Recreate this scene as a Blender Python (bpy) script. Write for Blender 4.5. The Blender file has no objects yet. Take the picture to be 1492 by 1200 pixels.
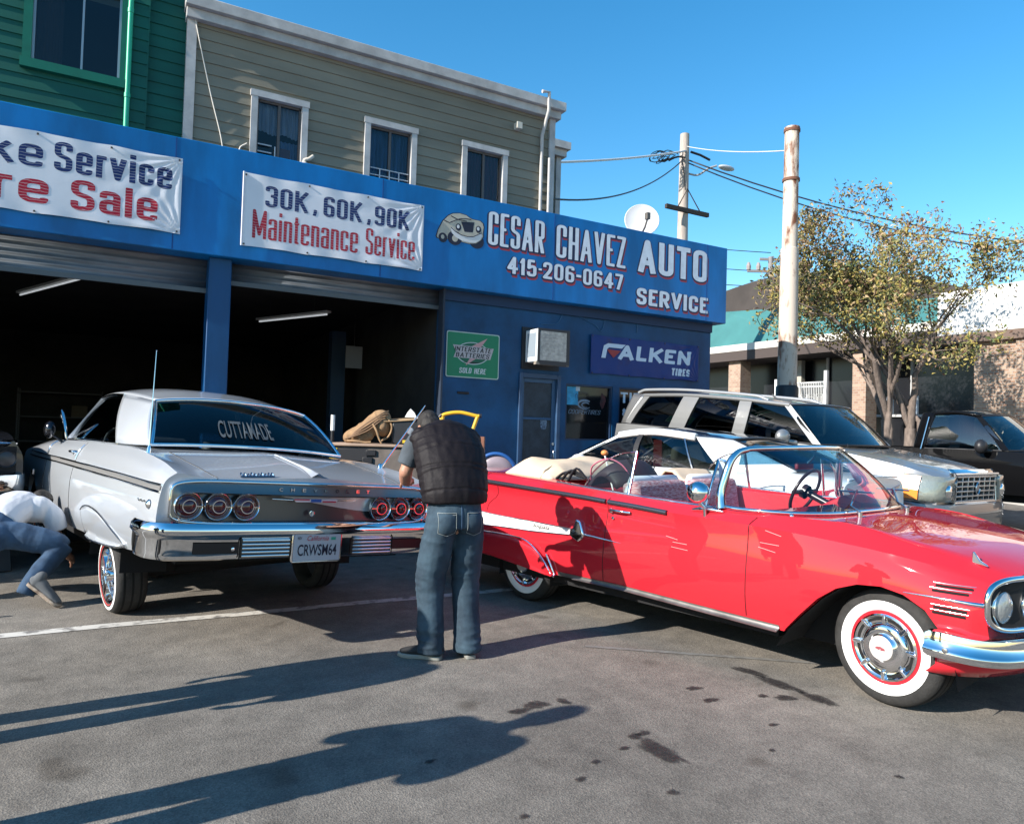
import bpy, bmesh, math, random
import numpy as np
from mathutils import Vector, Matrix, Quaternion
random.seed(7); RNG = np.random.default_rng(7)
SC = bpy.context.scene
COL = SC.collection
R_ = math.radians
PI = math.pi

# ------------------------------------------------------------------ camera
PITCH = math.atan(28 / 1060); YAW = R_(29.1); ROLL = 0.03
_F0 = Vector((math.sin(YAW), math.cos(YAW), 0)); _R0 = Vector((math.cos(YAW), -math.sin(YAW), 0)); _U0 = Vector((0, 0, 1))
_F = _F0 * math.cos(PITCH) + _U0 * math.sin(PITCH); _U = _U0 * math.cos(PITCH) - _F0 * math.sin(PITCH)
_R = _R0 * math.cos(ROLL) + _U * math.sin(ROLL); _UU = _U * math.cos(ROLL) - _R0 * math.sin(ROLL)
cd = bpy.data.cameras.new('camera'); cam = bpy.data.objects.new('camera', cd); COL.objects.link(cam)
cd.sensor_width = 36; cd.lens = 36 * 1060 / 1492; cd.clip_start = 0.05; cd.clip_end = 2000
cam.matrix_world = Matrix(((_R.x, _UU.x, -_F.x, 0), (_R.y, _UU.y, -_F.y, 0), (_R.z, _UU.z, -_F.z, 1.52), (0, 0, 0, 1)))
SC.camera = cam

# ------------------------------------------------------------------ sky, sun, exposure
SUN_EL = R_(28); SUN_AZ = R_(4.4)          # light travels towards +X and a little towards +Y
wd = bpy.data.worlds.new('World'); SC.world = wd; wd.use_nodes = True
_nt = wd.node_tree; _bg = _nt.nodes['Background']; _sky = _nt.nodes.new('ShaderNodeTexSky')
_sky.sky_type = 'NISHITA'; _sky.sun_disc = False; _sky.sun_elevation = SUN_EL
_sky.sun_rotation = R_(270) - SUN_AZ; _sky.air_density = 1.1; _sky.dust_density = 0.2; _sky.ozone_density = 2.2
_hs = _nt.nodes.new('ShaderNodeHueSaturation'); _hs.inputs['Saturation'].default_value = 1.38; _hs.inputs['Hue'].default_value = 0.493
_nt.links.new(_sky.outputs[0], _hs.inputs['Color']); _nt.links.new(_hs.outputs[0], _bg.inputs[0]); _bg.inputs[1].default_value = 0.122
sl = bpy.data.lights.new('sun', 'SUN'); sl.energy = 5.0; sl.angle = R_(0.53); sl.color = (1, 0.94, 0.86)
so = bpy.data.objects.new('sun', sl); COL.objects.link(so)
_sd = Vector((math.cos(SUN_EL) * math.cos(SUN_AZ), math.cos(SUN_EL) * math.sin(SUN_AZ), -math.sin(SUN_EL)))
so.rotation_euler = _sd.to_track_quat('-Z', 'Y').to_euler(); so.location = (-30, -2, 20)
SC.view_settings.view_transform = 'Standard'; SC.view_settings.look = 'None'
SC.view_settings.exposure = 0.98; SC.view_settings.gamma = 1
SC.render.engine = 'CYCLES'
SC.cycles.max_bounces = 8; SC.cycles.transparent_max_bounces = 12

# ------------------------------------------------------------------ materials
_M = {}
def _in(b, *names):
    for n in names:
        if n in b.inputs: return b.inputs[n]
def mat(name, col, rough=0.6, metal=0.0, coat=0.0, var=0.0, vs=3.0, bump=0.0, bs=40.0, spec=0.5, emit=None, es=1.0,
        alpha=1.0, trans=0.0, ior=1.45, col2=None, stretch=(1, 1, 1), detail=5.0, coatr=0.04, contrast=(0.35, 0.65), rvar=0.0):
    if name in _M: return _M[name]
    m = bpy.data.materials.new(name); m.use_nodes = True; nt = m.node_tree; b = nt.nodes['Principled BSDF']
    c4 = (*col, 1)
    b.inputs['Base Color'].default_value = c4; b.inputs['Roughness'].default_value = rough; b.inputs['Metallic'].default_value = metal
    b.inputs['Coat Weight'].default_value = coat; b.inputs['Coat Roughness'].default_value = coatr
    b.inputs['Specular IOR Level'].default_value = spec; b.inputs['IOR'].default_value = ior
    b.inputs['Alpha'].default_value = alpha; b.inputs['Transmission Weight'].default_value = trans
    if emit: b.inputs['Emission Color'].default_value = (*emit, 1); b.inputs['Emission Strength'].default_value = es
    if var or bump or col2 or rvar:
        tc = nt.nodes.new('ShaderNodeTexCoord'); mp = nt.nodes.new('ShaderNodeMapping'); mp.inputs['Scale'].default_value = stretch
        nt.links.new(tc.outputs['Object'], mp.inputs[0])
    if var or col2 or rvar:
        n = nt.nodes.new('ShaderNodeTexNoise'); n.inputs['Scale'].default_value = vs; n.inputs['Detail'].default_value = detail; n.inputs['Roughness'].default_value = 0.62
        nt.links.new(mp.outputs[0], n.inputs['Vector'])
        r = nt.nodes.new('ShaderNodeValToRGB'); r.color_ramp.elements[0].position = contrast[0]; r.color_ramp.elements[1].position = contrast[1]
        if col2: a, z = (*col2, 1), c4
        else: a = (*[max(0, c * (1 - var)) for c in col], 1); z = (*[min(1, c * (1 + var)) for c in col], 1)
        r.color_ramp.elements[0].color = a; r.color_ramp.elements[1].color = z
        nt.links.new(n.outputs['Fac'], r.inputs[0])
        if var or col2: nt.links.new(r.outputs[0], b.inputs['Base Color'])
        if rvar:
            mr = nt.nodes.new('ShaderNodeMapRange'); mr.inputs['To Min'].default_value = max(0, rough - rvar); mr.inputs['To Max'].default_value = rough + rvar
            nt.links.new(n.outputs['Fac'], mr.inputs[0]); nt.links.new(mr.outputs[0], b.inputs['Roughness'])
    if bump:
        n2 = nt.nodes.new('ShaderNodeTexNoise'); n2.inputs['Scale'].default_value = bs; n2.inputs['Detail'].default_value = 6
        nt.links.new(mp.outputs[0], n2.inputs['Vector'])
        bp = nt.nodes.new('ShaderNodeBump'); bp.inputs['Strength'].default_value = bump; bp.inputs['Distance'].default_value = 0.02
        nt.links.new(n2.outputs['Fac'], bp.inputs['Height']); nt.links.new(bp.outputs[0], b.inputs['Normal'])
    _M[name] = m
    return m
def glass(name, tint, refl=0.06, rough=0.0, dens=1.0):
    """thin pane: tinted see-through mixed with a mirror by Fresnel"""
    if name in _M: return _M[name]
    m = bpy.data.materials.new(name); m.use_nodes = True; nt = m.node_tree
    for n in list(nt.nodes): nt.nodes.remove(n)
    o = nt.nodes.new('ShaderNodeOutputMaterial'); t = nt.nodes.new('ShaderNodeBsdfTransparent'); t.inputs[0].default_value = (*tint, 1)
    g = nt.nodes.new('ShaderNodeBsdfGlossy'); g.inputs['Roughness'].default_value = rough
    fr = nt.nodes.new('ShaderNodeFresnel'); fr.inputs[0].default_value = 1.5
    mx = nt.nodes.new('ShaderNodeMixShader'); ad = nt.nodes.new('ShaderNodeMath'); ad.operation = 'ADD'; ad.inputs[1].default_value = refl; ad.use_clamp = True
    nt.links.new(fr.outputs[0], ad.inputs[0]); nt.links.new(ad.outputs[0], mx.inputs[0]); nt.links.new(t.outputs[0], mx.inputs[1]); nt.links.new(g.outputs[0], mx.inputs[2])
    nt.links.new(mx.outputs[0], o.inputs[0]); _M[name] = m
    return m

chrome = mat('chrome', (0.78, 0.79, 0.8), 0.06, 1.0, rvar=0.04, vs=9)
chrome_dull = mat('aged chrome', (0.55, 0.56, 0.58), 0.22, 1.0)
rubber = mat('tyre rubber', (0.022, 0.021, 0.02), 0.8, var=0.25, vs=14, bump=0.2, bs=90)
black_plastic = mat('black plastic', (0.016, 0.016, 0.018), 0.45)
matte_black = mat('matt black', (0.008, 0.008, 0.009), 0.9)
white_paint = mat('white paint', (0.72, 0.72, 0.7), 0.5, var=0.05)
dark_gap = mat('dark gap', (0.004, 0.004, 0.004), 0.9)
red_lens = mat('red lens', (0.06, 0.002, 0.004), 0.12, coat=1.0)
clear_lens = mat('clear lens', (0.36, 0.38, 0.38), 0.16, 0.55, coat=1.0, bump=0.3, bs=60)
amber = mat('amber lens', (0.75, 0.24, 0.04), 0.15, coat=1.0)

# ------------------------------------------------------------------ mesh helpers
def link(o, parent=None):
    COL.objects.link(o)
    if parent is not None: o.parent = parent
    return o
def empty(name, label, cat, loc=(0, 0, 0), rz=0.0, group=None, rot=None):
    o = bpy.data.objects.new(name, None); COL.objects.link(o); o.location = loc
    o.rotation_euler = rot if rot else (0, 0, rz); o.empty_display_size = 0.1
    o['label'] = label; o['category'] = cat
    if group: o['group'] = group
    return o
def tag(o, label=None, cat=None, group=None, kind=None):
    if label: o['label'] = label
    if cat: o['category'] = cat
    if group: o['group'] = group
    if kind: o['kind'] = kind
    return o
def finish(me, smooth=None):
    if smooth is None: return me
    me.polygons.foreach_set('use_smooth', [True] * len(me.polygons))
    if smooth < 179: me.set_sharp_from_angle(angle=R_(smooth))
    me.update(); return me
class MB:
    def __init__(s): s.v = []; s.f = []
    def add(s, vs, fs, M=None):
        k = len(s.v)
        s.v += [tuple(M @ Vector(p)) for p in vs] if M is not None else [tuple(p) for p in vs]
        s.f += [tuple(i + k for i in f) for f in fs]; return s
    def box(s, x0, x1, y0, y1, z0, z1, M=None):
        vs = [(x0, y0, z0), (x1, y0, z0), (x1, y1, z0), (x0, y1, z0), (x0, y0, z1), (x1, y0, z1), (x1, y1, z1), (x0, y1, z1)]
        return s.add(vs, [(0, 3, 2, 1), (4, 5, 6, 7), (0, 1, 5, 4), (1, 2, 6, 5), (2, 3, 7, 6), (3, 0, 4, 7)], M)
    def tube(s, path, r, n=8, M=None, flat=None, closed=False):
        P = [Vector(p) for p in path]; L = len(P); rr = r if hasattr(r, '__len__') else [r] * L
        vs = []; up = None
        for i in range(L):
            a = P[(i - 1) % L] if (closed or i > 0) else P[i]; b = P[(i + 1) % L] if (closed or i < L - 1) else P[i]
            t = (b - a).normalized()
            if up is None:
                up = Vector((0, 0, 1)) if abs(t.z) < 0.9 else Vector((1, 0, 0))
            x = t.cross(up)
            if x.length < 1e-5: x = t.orthogonal()
            x.normalize(); up = x.cross(t).normalized()
            for k in range(n):
                q = 2 * PI * k / n
                e = (1, flat) if flat else (1, 1)
                vs.append(P[i] + x * math.cos(q) * rr[i] * e[0] + up * math.sin(q) * rr[i] * e[1])
        fs = []
        m = L if closed else L - 1
        for i in range(m):
            j = (i + 1) % L
            for k in range(n):
                fs.append((i * n + k, i * n + (k + 1) % n, j * n + (k + 1) % n, j * n + k))
        if not closed:
            fs.append(tuple(range(n))[::-1]); fs.append(tuple((L - 1) * n + k for k in range(n)))
        return s.add(vs, fs, M)
    def lathe(s, prof, n=32, M=None, closed=False):
        """prof: (r, z) list, axis z"""
        vs = []; fs = []; idx = []
        for (r, z) in prof:
            if abs(r) < 1e-6: idx.append([len(vs)]); vs.append((0, 0, z))
            else:
                idx.append(list(range(len(vs), len(vs) + n)))
                vs += [(r * math.cos(2 * PI * k / n), r * math.sin(2 * PI * k / n), z) for k in range(n)]
        pr = list(zip(idx[:-1], idx[1:])) + ([(idx[-1], idx[0])] if closed else [])
        for a, b in pr:
            for k in range(n):
                k2 = (k + 1) % n
                if len(a) == 1 and len(b) == 1: continue
                if len(a) == 1: fs.append((a[0], b[k2], b[k]))
                elif len(b) == 1: fs.append((a[k], a[k2], b[0]))
                else: fs.append((a[k], a[k2], b[k2], b[k]))
        return s.add(vs, fs, M)
    def prism(s, poly, d0, d1, M=None):
        """poly (a,b) list extruded along third axis"""
        n = len(poly); vs = [(a, b, d0) for a, b in poly] + [(a, b, d1) for a, b in poly]
        fs = [tuple(range(n))[::-1], tuple(range(n, 2 * n))] + [(i, (i + 1) % n, n + (i + 1) % n, n + i) for i in range(n)]
        return s.add(vs, fs, M)
    def grid(s, rows, M=None, wrap=False):
        n = len(rows[0]); vs = [p for r in rows for p in r]; fs = []
        for i in range(len(rows) - 1):
            for k in range(n if wrap else n - 1):
                k2 = (k + 1) % n
                fs.append((i * n + k, i * n + k2, (i + 1) * n + k2, (i + 1) * n + k))
        return s.add(vs, fs, M)
    def ball(s, c, r, n=16, m=10, M=None):
        rx, ry, rz = r if hasattr(r, '__len__') else (r, r, r)
        b = MB().lathe([(math.sin(PI * i / m), -math.cos(PI * i / m)) for i in range(m + 1)], n)
        T = Matrix.Translation(c) @ Matrix.Diagonal((rx, ry, rz, 1))
        return s.add(b.v, b.f, (M @ T) if M is not None else T)
    def mesh(s, name='m'):
        me = bpy.data.meshes.new(name); me.from_pydata(s.v, [], s.f); me.update(); return me
    def build(s, name, m, parent=None, smooth=None, bevel=0, seg=2, solid=0, fixn=True):
        me = s.mesh(name)
        if fixn:
            b = bmesh.new(); b.from_mesh(me); bmesh.ops.recalc_face_normals(b, faces=b.faces); b.to_mesh(me); b.free()
        return obj(name, me, m, parent, smooth, bevel, seg, solid)
def obj(name, me, m, parent=None, smooth=None, bevel=0, seg=2, solid=0):
    if m is not None:
        me.materials.clear(); me.materials.append(m)
    finish(me, smooth)
    o = bpy.data.objects.new(name, me); link(o, parent)
    if solid:
        sm = o.modifiers.new('s', 'SOLIDIFY'); sm.thickness = solid; sm.offset = 0
    if bevel:
        bm_ = o.modifiers.new('b', 'BEVEL'); bm_.width = bevel; bm_.segments = seg; bm_.limit_method = 'ANGLE'; bm_.angle_limit = R_(40)
        if smooth is None: finish(me, 35)
    return o
def bake(o):
    """apply the modifiers of o into a plain mesh"""
    dg = bpy.context.evaluated_depsgraph_get(); dg.update()
    me = bpy.data.meshes.new_from_object(o.evaluated_get(dg)); o.modifiers.clear(); o.data = me; return me
def boolcut(me, cutters, op='DIFFERENCE'):
    o = bpy.data.objects.new('tmp', me); COL.objects.link(o); tmp = []
    for c in cutters:
        co = bpy.data.objects.new('tmpc', c); COL.objects.link(co); tmp.append(co)
        md = o.modifiers.new('x', 'BOOLEAN'); md.operation = op; md.object = co; md.solver = 'EXACT'
    r = bake(o)
    for t in tmp: bpy.data.objects.remove(t)
    bpy.data.objects.remove(o); return r
def remesh(mb, voxel, smooth_it=4, name='body'):
    me = mb.mesh(name); o = bpy.data.objects.new('tmp', me); COL.objects.link(o)
    md = o.modifiers.new('r', 'REMESH'); md.mode = 'VOXEL'; md.voxel_size = voxel
    if smooth_it:
        sm = o.modifiers.new('s', 'SMOOTH'); sm.iterations = smooth_it; sm.factor = 0.5
    r = bake(o); bpy.data.objects.remove(o); return r
def text_mb(body, w, h, M, bold=0.0, shear=0.0, depth=0.004, sx=1.0, fit=True, space=1.0):
    """lettering scaled to w x h (metres) in the XY plane of M, letters stand depth proud"""
    bold = min(bold, .016)
    cu = bpy.data.curves.new('t', 'FONT'); cu.body = body; cu.size = 1; cu.offset = bold; cu.extrude = 0.0; cu.resolution_u = 4; cu.shear = shear; cu.space_character = space
    o = bpy.data.objects.new('t', cu); COL.objects.link(o)
    dg = bpy.context.evaluated_depsgraph_get(); dg.update(); me = bpy.data.meshes.new_from_object(o.evaluated_get(dg))
    vs = np.array([v.co[:] for v in me.vertices]); fs = [tuple(p.vertices) for p in me.polygons]
    bpy.data.objects.remove(o); bpy.data.curves.remove(cu); bpy.data.meshes.remove(me)
    lo, hi = vs.min(0), vs.max(0); vs = (vs - lo) / np.maximum(hi - lo, 1e-6)
    vs[:, 0] *= w; vs[:, 1] *= h; vs[:, 2] = depth
    mb = MB(); mb.add([tuple(p) for p in vs], fs, M)
    return mb
# ------------------------------------------------------------------ hand painted block lettering (strokes -> filled outline)
_X = .74
_BF = {'C': (.62, ['(1,.68)|(1,1)r|(0,1)r|(0,0)r|(1,0)r|(1,.32)']), 'E': (.55, ['(1,1)|(0,1)|(0,0)|(1,0)', '(0,.52)|(.85,.52)']), 'S': (.62, ['(1,.74)|(1,1)r|(0,1)r|(0,.54)r|(1,.46)r|(1,0)r|(0,0)r|(0,.26)']),
 'A': (.72, ['(0,0)|(.5,1)|(1,0)', '(.22,.27)|(.78,.27)']), 'R': (.64, ['(0,0)|(0,1)|(1,1)r|(1,.46)r|(0,.46)', '(.5,.46)|(1,0)']), 'H': (.62, ['(0,0)|(0,1)', '(1,0)|(1,1)', '(0,.5)|(1,.5)']),
 'V': (.68, ['(0,1)|(.5,0)|(1,1)']), 'Z': (.6, ['(0,1)|(1,1)|(0,0)|(1,0)']), 'U': (.64, ['(0,1)|(0,0)r|(1,0)r|(1,1)']), 'T': (.6, ['(0,1)|(1,1)', '(.5,1)|(.5,0)']), 'O': (.66, ['*(0,.5)|(0,1)r|(1,1)r|(1,0)r|(0,0)r']),
 'I': (.0, ['(.5,0)|(.5,1)']), 'K': (.66, ['(0,0)|(0,1)', '(1,1)|(.04,.40)', '(.30,.60)|(1,0)']), 'M': (.9, ['(0,0)|(0,1)|(.5,.12)|(1,1)|(1,0)']), 'B': (.62, ['*(0,.5)|(0,1)|(.92,1)r|(.92,.53)r|(0,.53)', '(0,.53)|(1,.53)r|(1,0)r|(0,0)|(0,.53)']),
 'L': (.5, ['(0,1)|(0,0)|(1,0)']), 'N': (.66, ['(0,0)|(0,1)|(1,0)|(1,1)']), 'D': (.64, ['*(0,.5)|(0,1)|(1,1)r|(1,0)r|(0,0)']), 'W': (.95, ['(0,1)|(.25,0)|(.5,.85)|(.75,0)|(1,1)']), 'P': (.6, ['(0,0)|(0,1)|(1,1)r|(1,.44)r|(0,.44)']),
 '0': (.6, ['*(0,.5)|(0,1)r|(1,1)r|(1,0)r|(0,0)r']), '1': (.3, ['(0,.80)|(.9,1)|(.9,0)']), '2': (.6, ['(0,.72)|(0,1)r|(1,1)r|(1,.58)r|(0,0)|(1,0)']), '3': (.6, ['(0,.78)|(0,1)r|(1,1)r|(1,.54)r|(.4,.54)', '(.4,.54)|(1,.52)r|(1,0)r|(0,0)r|(0,.24)']),
 '4': (.66, ['(.72,0)|(.72,1)|(0,.28)|(1,.28)']), '5': (.6, ['(.95,1)|(.08,1)|(.04,.50)|(.5,.62)|(1,.60)r|(1,0)r|(0,0)r|(0,.22)']), '6': (.6, ['(1,.80)|(1,1)r|(0,1)r|(0,0)r|(1,0)r|(1,.56)r|(0,.56)']), '7': (.58, ['(0,1)|(1,1)|(.35,0)']), '9': (.6, ['(0,.2)|(0,0)r|(1,0)r|(1,1)r|(0,1)r|(0,.44)r|(1,.44)']),
 '-': (.34, ['(0,.46)|(1,.46)']), '.': (.12, ['(.5,.44)|(.5,.56)']), ',': (.16, ['(.7,.16)|(.7,.02)|(.2,-.16)']), '&': (.66, ['(1,0)|(.15,.75)|(.35,1)r|(.65,.8)r|(0,.3)r|(.3,0)r|(1,.4)']),
 'a': (.56, ['(0,.54)|(0,.74)r|(1,.74)r|(1,0)', '(1,.41)|(0,.41)r|(0,0)r|(1,0)r|(1,.2)']), 'k': (.58, ['(0,0)|(0,1)', '(.95,.74)|(.04,.28)', '(.36,.44)|(1,0)']), 'e': (.58, ['(0,.37)|(1,.37)|(1,.74)r|(0,.74)r|(0,0)r|(1,0)r|(1,.14)']), 'r': (.36, ['(0,0)|(0,.74)', '(0,.48)|(.15,.74)r|(1,.74)']),
 'v': (.6, ['(0,.74)|(.5,0)|(1,.74)']), 'i': (.0, ['(.5,0)|(.5,.74)', '(.5,.90)|(.5,1)']), 'c': (.56, ['(1,.50)|(1,.74)r|(0,.74)r|(0,0)r|(1,0)r|(1,.22)']), 'l': (.0, ['(.5,0)|(.5,1)']), 'n': (.56, ['(0,0)|(0,.74)', '(0,.5)|(.1,.74)r|(1,.74)r|(1,0)']), 't': (.34, ['(.4,.98)|(.4,0)r|(1,0)', '(0,.74)|(1,.74)'])}
def _strokes(ch, x0, wd, h, t):
    out = []
    for s in _BF[ch][1]:
        closed = s[0] == '*'; s = s.lstrip('*'); pts = []; raw = []
        for tok in s.split('|'):
            rd = tok.endswith('r'); a, b = tok.rstrip('r').strip('()').split(','); raw.append((float(a), float(b), 0)); pts.append((x0 + t / 2 + float(a) * max(0.0, wd - t), t / 2 + float(b) * (h - t), rd))
        n = len(pts); P = []; rng = range(n)
        for i in rng:
            x, y, rd = pts[i]
            if rd and (closed or 0 < i < n - 1):
                a = np.array(pts[(i - 1) % n][:2]); c = np.array((x, y)); b = np.array(pts[(i + 1) % n][:2]); la, lb = np.linalg.norm(a - c), np.linalg.norm(b - c)
                R = min(la, lb) * .5; pa = c + (a - c) / la * R; pb = c + (b - c) / lb * R
                for k in range(7):
                    q = k / 6; P.append(tuple(pa * (1 - q) ** 2 + 2 * c * q * (1 - q) + pb * q * q))
            else: P.append((x, y))
        if closed: P.append(P[0])
        def ends(i, j):
            (x, y, _), (x2, y2, _) = raw[i], raw[j]
            if abs(y - y2) * 1.3 > abs(x - x2): return y in (0, 1) or (y == .74 and y > y2)
            return x in (0, 1)
        out.append((np.array(P), closed, ends(0, 1), ends(-1, -2)))
    return out
def block_text(s, w, h, t, M, shear=0.0, grow=0.0, cell=None, gap=0.14, sp=0.42, z=0.0, hk=1.5):
    """words of uniform stroke width t fitted to w x h; grow fattens the outline; returns faces that never overlap"""
    h = h * hk; shear = shear / hk
    adv = [(sp * h if c == ' ' else max(_BF[c][0] * h, t)) for c in s]; tot = sum(adv) + gap * h * (len(s) - 1)
    fx_ = 1.0
    free = w - sum(t if (c != ' ' and _BF[c][0] == 0) else 0 for c in s); base = tot - sum(t if (c != ' ' and _BF[c][0] == 0) else 0 for c in s); fx_ = free / base
    segs = []; x = 0.0
    for c, a in zip(s, adv):
        wd = t if (c != ' ' and _BF[c][0] == 0) else a * fx_
        if c != ' ': segs += _strokes(c, x, wd, h, t)
        x += wd + gap * h * fx_
    cell = (cell or max(.004, h / hk / 44)); m = grow + 2 * cell; xs_ = np.arange(-m, w + m + cell, cell); ys_ = np.arange(-m - .18 * h, h + m + cell, cell); X, Y = np.meshgrid(xs_, ys_); F = np.full(X.shape, 9.0)
    hw = t / 2 + grow
    for P, closed, e0_, e1_ in segs:
        for i in range(len(P) - 1):
            a, b = P[i], P[i + 1]; d = b - a; L = np.linalg.norm(d)
            if L < 1e-6: continue
            d = d / L; lo = max(0, int((min(a[0], b[0]) - hw - m - xs_[0]) / cell)); hi = int((max(a[0], b[0]) + hw + m - xs_[0]) / cell) + 2
            U = (X[:, lo:hi] - a[0]) * d[0] + (Y[:, lo:hi] - a[1]) * d[1]; V = -(X[:, lo:hi] - a[0]) * d[1] + (Y[:, lo:hi] - a[1]) * d[0]
            r0 = closed or i > 0; r1 = closed or i < len(P) - 2
            dx = np.where(U < 0, -U - (0 if r0 else grow + (t / 2 if e0_ else 0)), np.where(U > L, U - L - (0 if r1 else grow + (t / 2 if e1_ else 0)), 0)); 
            D = np.hypot(np.maximum(dx, 0), V) - hw
            if not r0: D = np.where(U < 0, np.maximum(np.abs(V) - hw, dx), D)
            if not r1: D = np.where(U > L, np.maximum(np.abs(V) - hw, dx), D)
            F[:, lo:hi] = np.minimum(F[:, lo:hi], D)
    mb = MB(); key = {}
    def vid(px, py):
        k = (round(px, 5), round(py, 5))
        if k not in key: key[k] = len(mb.v); mb.v.append(tuple(M @ Vector((px + shear * py, py / hk, z))))
        return key[k]
    ny, nx = F.shape; neg = F < 0; runs = neg[:-1, :-1] | neg[1:, :-1] | neg[:-1, 1:] | neg[1:, 1:]
    for j, i in zip(*np.nonzero(runs)):
        c = [(xs_[i], ys_[j], F[j, i]), (xs_[i + 1], ys_[j], F[j, i + 1]), (xs_[i + 1], ys_[j + 1], F[j + 1, i + 1]), (xs_[i], ys_[j + 1], F[j + 1, i])]; poly = []
        for k in range(4):
            p, q = c[k], c[(k + 1) % 4]
            if p[2] < 0: poly.append(vid(p[0], p[1]))
            if (p[2] < 0) != (q[2] < 0):
                u = p[2] / (p[2] - q[2]); poly.append(vid(p[0] + (q[0] - p[0]) * u, p[1] + (q[1] - p[1]) * u))
        poly = [a for n_, a in enumerate(poly) if a != poly[n_ - 1]]
        if len(set(poly)) >= 3: mb.f.append(tuple(dict.fromkeys(poly)))
    return mb
def wallM(x, y, z, rx=0.0):
    """XY of a drawing -> a wall facing -Y, (x,z) lower left corner"""
    return Matrix.Translation((x, y, z)) @ Matrix.Rotation(PI / 2, 4, 'X') @ Matrix.Rotation(rx, 4, 'Z')
def pchip(xs, ys, x):
    xs = np.array(xs, float); ys = np.array(ys, float); x = np.clip(np.asarray(x, float), xs[0], xs[-1])
    if len(xs) == 1: return np.full_like(x, ys[0])
    hk = np.diff(xs); d = np.diff(ys) / hk; m = np.zeros_like(ys)
    if len(xs) > 2:
        for i in range(1, len(xs) - 1):
            if d[i - 1] * d[i] > 0:
                w1 = 2 * hk[i] + hk[i - 1]; w2 = hk[i] + 2 * hk[i - 1]; m[i] = (w1 + w2) / (w1 / d[i - 1] + w2 / d[i])
    m[0] = d[0]; m[-1] = d[-1]
    i = np.clip(np.searchsorted(xs, x) - 1, 0, len(hk) - 1); t = (x - xs[i]) / hk[i]
    return (ys[i] * (2 * t**3 - 3 * t**2 + 1) + hk[i] * m[i] * (t**3 - 2 * t**2 + t) + ys[i + 1] * (-2 * t**3 + 3 * t**2) + hk[i] * m[i + 1] * (t**3 - t**2))
def crom(pts, sub, sharp=()):
    """Catmull-Rom through pts, tangents broken at the indices in sharp"""
    P = np.array(pts, float); n = len(P); out = []
    for i in range(n - 1):
        a, b = P[i], P[i + 1]
        ta = (P[i + 1] - P[i - 1]) * 0.5 if i > 0 and i not in sharp else (b - a)
        tb = (P[i + 2] - P[i]) * 0.5 if i + 2 < n and (i + 1) not in sharp else (b - a)
        L = np.linalg.norm(b - a) + 1e-9
        for t_, s_ in ((ta, 0), (tb, 1)):
            q = np.linalg.norm(t_)
            if q > L: t_ *= L / q
        for k in range(sub):
            t = k / sub
            out.append(a * (2 * t**3 - 3 * t**2 + 1) + ta * (t**3 - 2 * t**2 + t) + b * (-2 * t**3 + 3 * t**2) + tb * (t**3 - t**2))
    out.append(P[-1]); return np.array(out)
def loft(lines, us, sub=4, sharp=(), bottom=True):
    """car shell: feature lines (each a list of (u, v, w)) from the sill up to the centre line; mirrored and closed"""
    ev = []
    for ln in lines:
        a = np.array(ln, float); ev.append(np.stack([pchip(a[:, 0], a[:, 1], us), pchip(a[:, 0], a[:, 2], us)], 1))
    ev = np.stack(ev, 1); rows = []
    for i, u in enumerate(us):
        half = crom(ev[i], sub, sharp)
        if half[-1][0] < 1e-6: left = half[:-1]; ctr = [half[-1]]
        else: left = half; ctr = []
        loop = [(u, v, w) for v, w in left] + [(u, 0, c[1]) for c in ctr] + [(u, -v, w) for v, w in left[::-1]]
        rows.append(loop)
    mb = MB(); n = len(rows[0]); mb.grid(rows, wrap=True)
    mb.f.append(tuple(range(n))); k = (len(rows) - 1) * n; mb.f.append(tuple(range(k, k + n))[::-1])
    return mb
def smoothpath(pts, sub=6, closed=False): return [tuple(p) for p in crom(pts, sub)]
def clean(mb):
    me = mb.mesh(); b = bmesh.new(); b.from_mesh(me); bmesh.ops.recalc_face_normals(b, faces=b.faces); b.to_mesh(me); b.free(); return me

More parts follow.
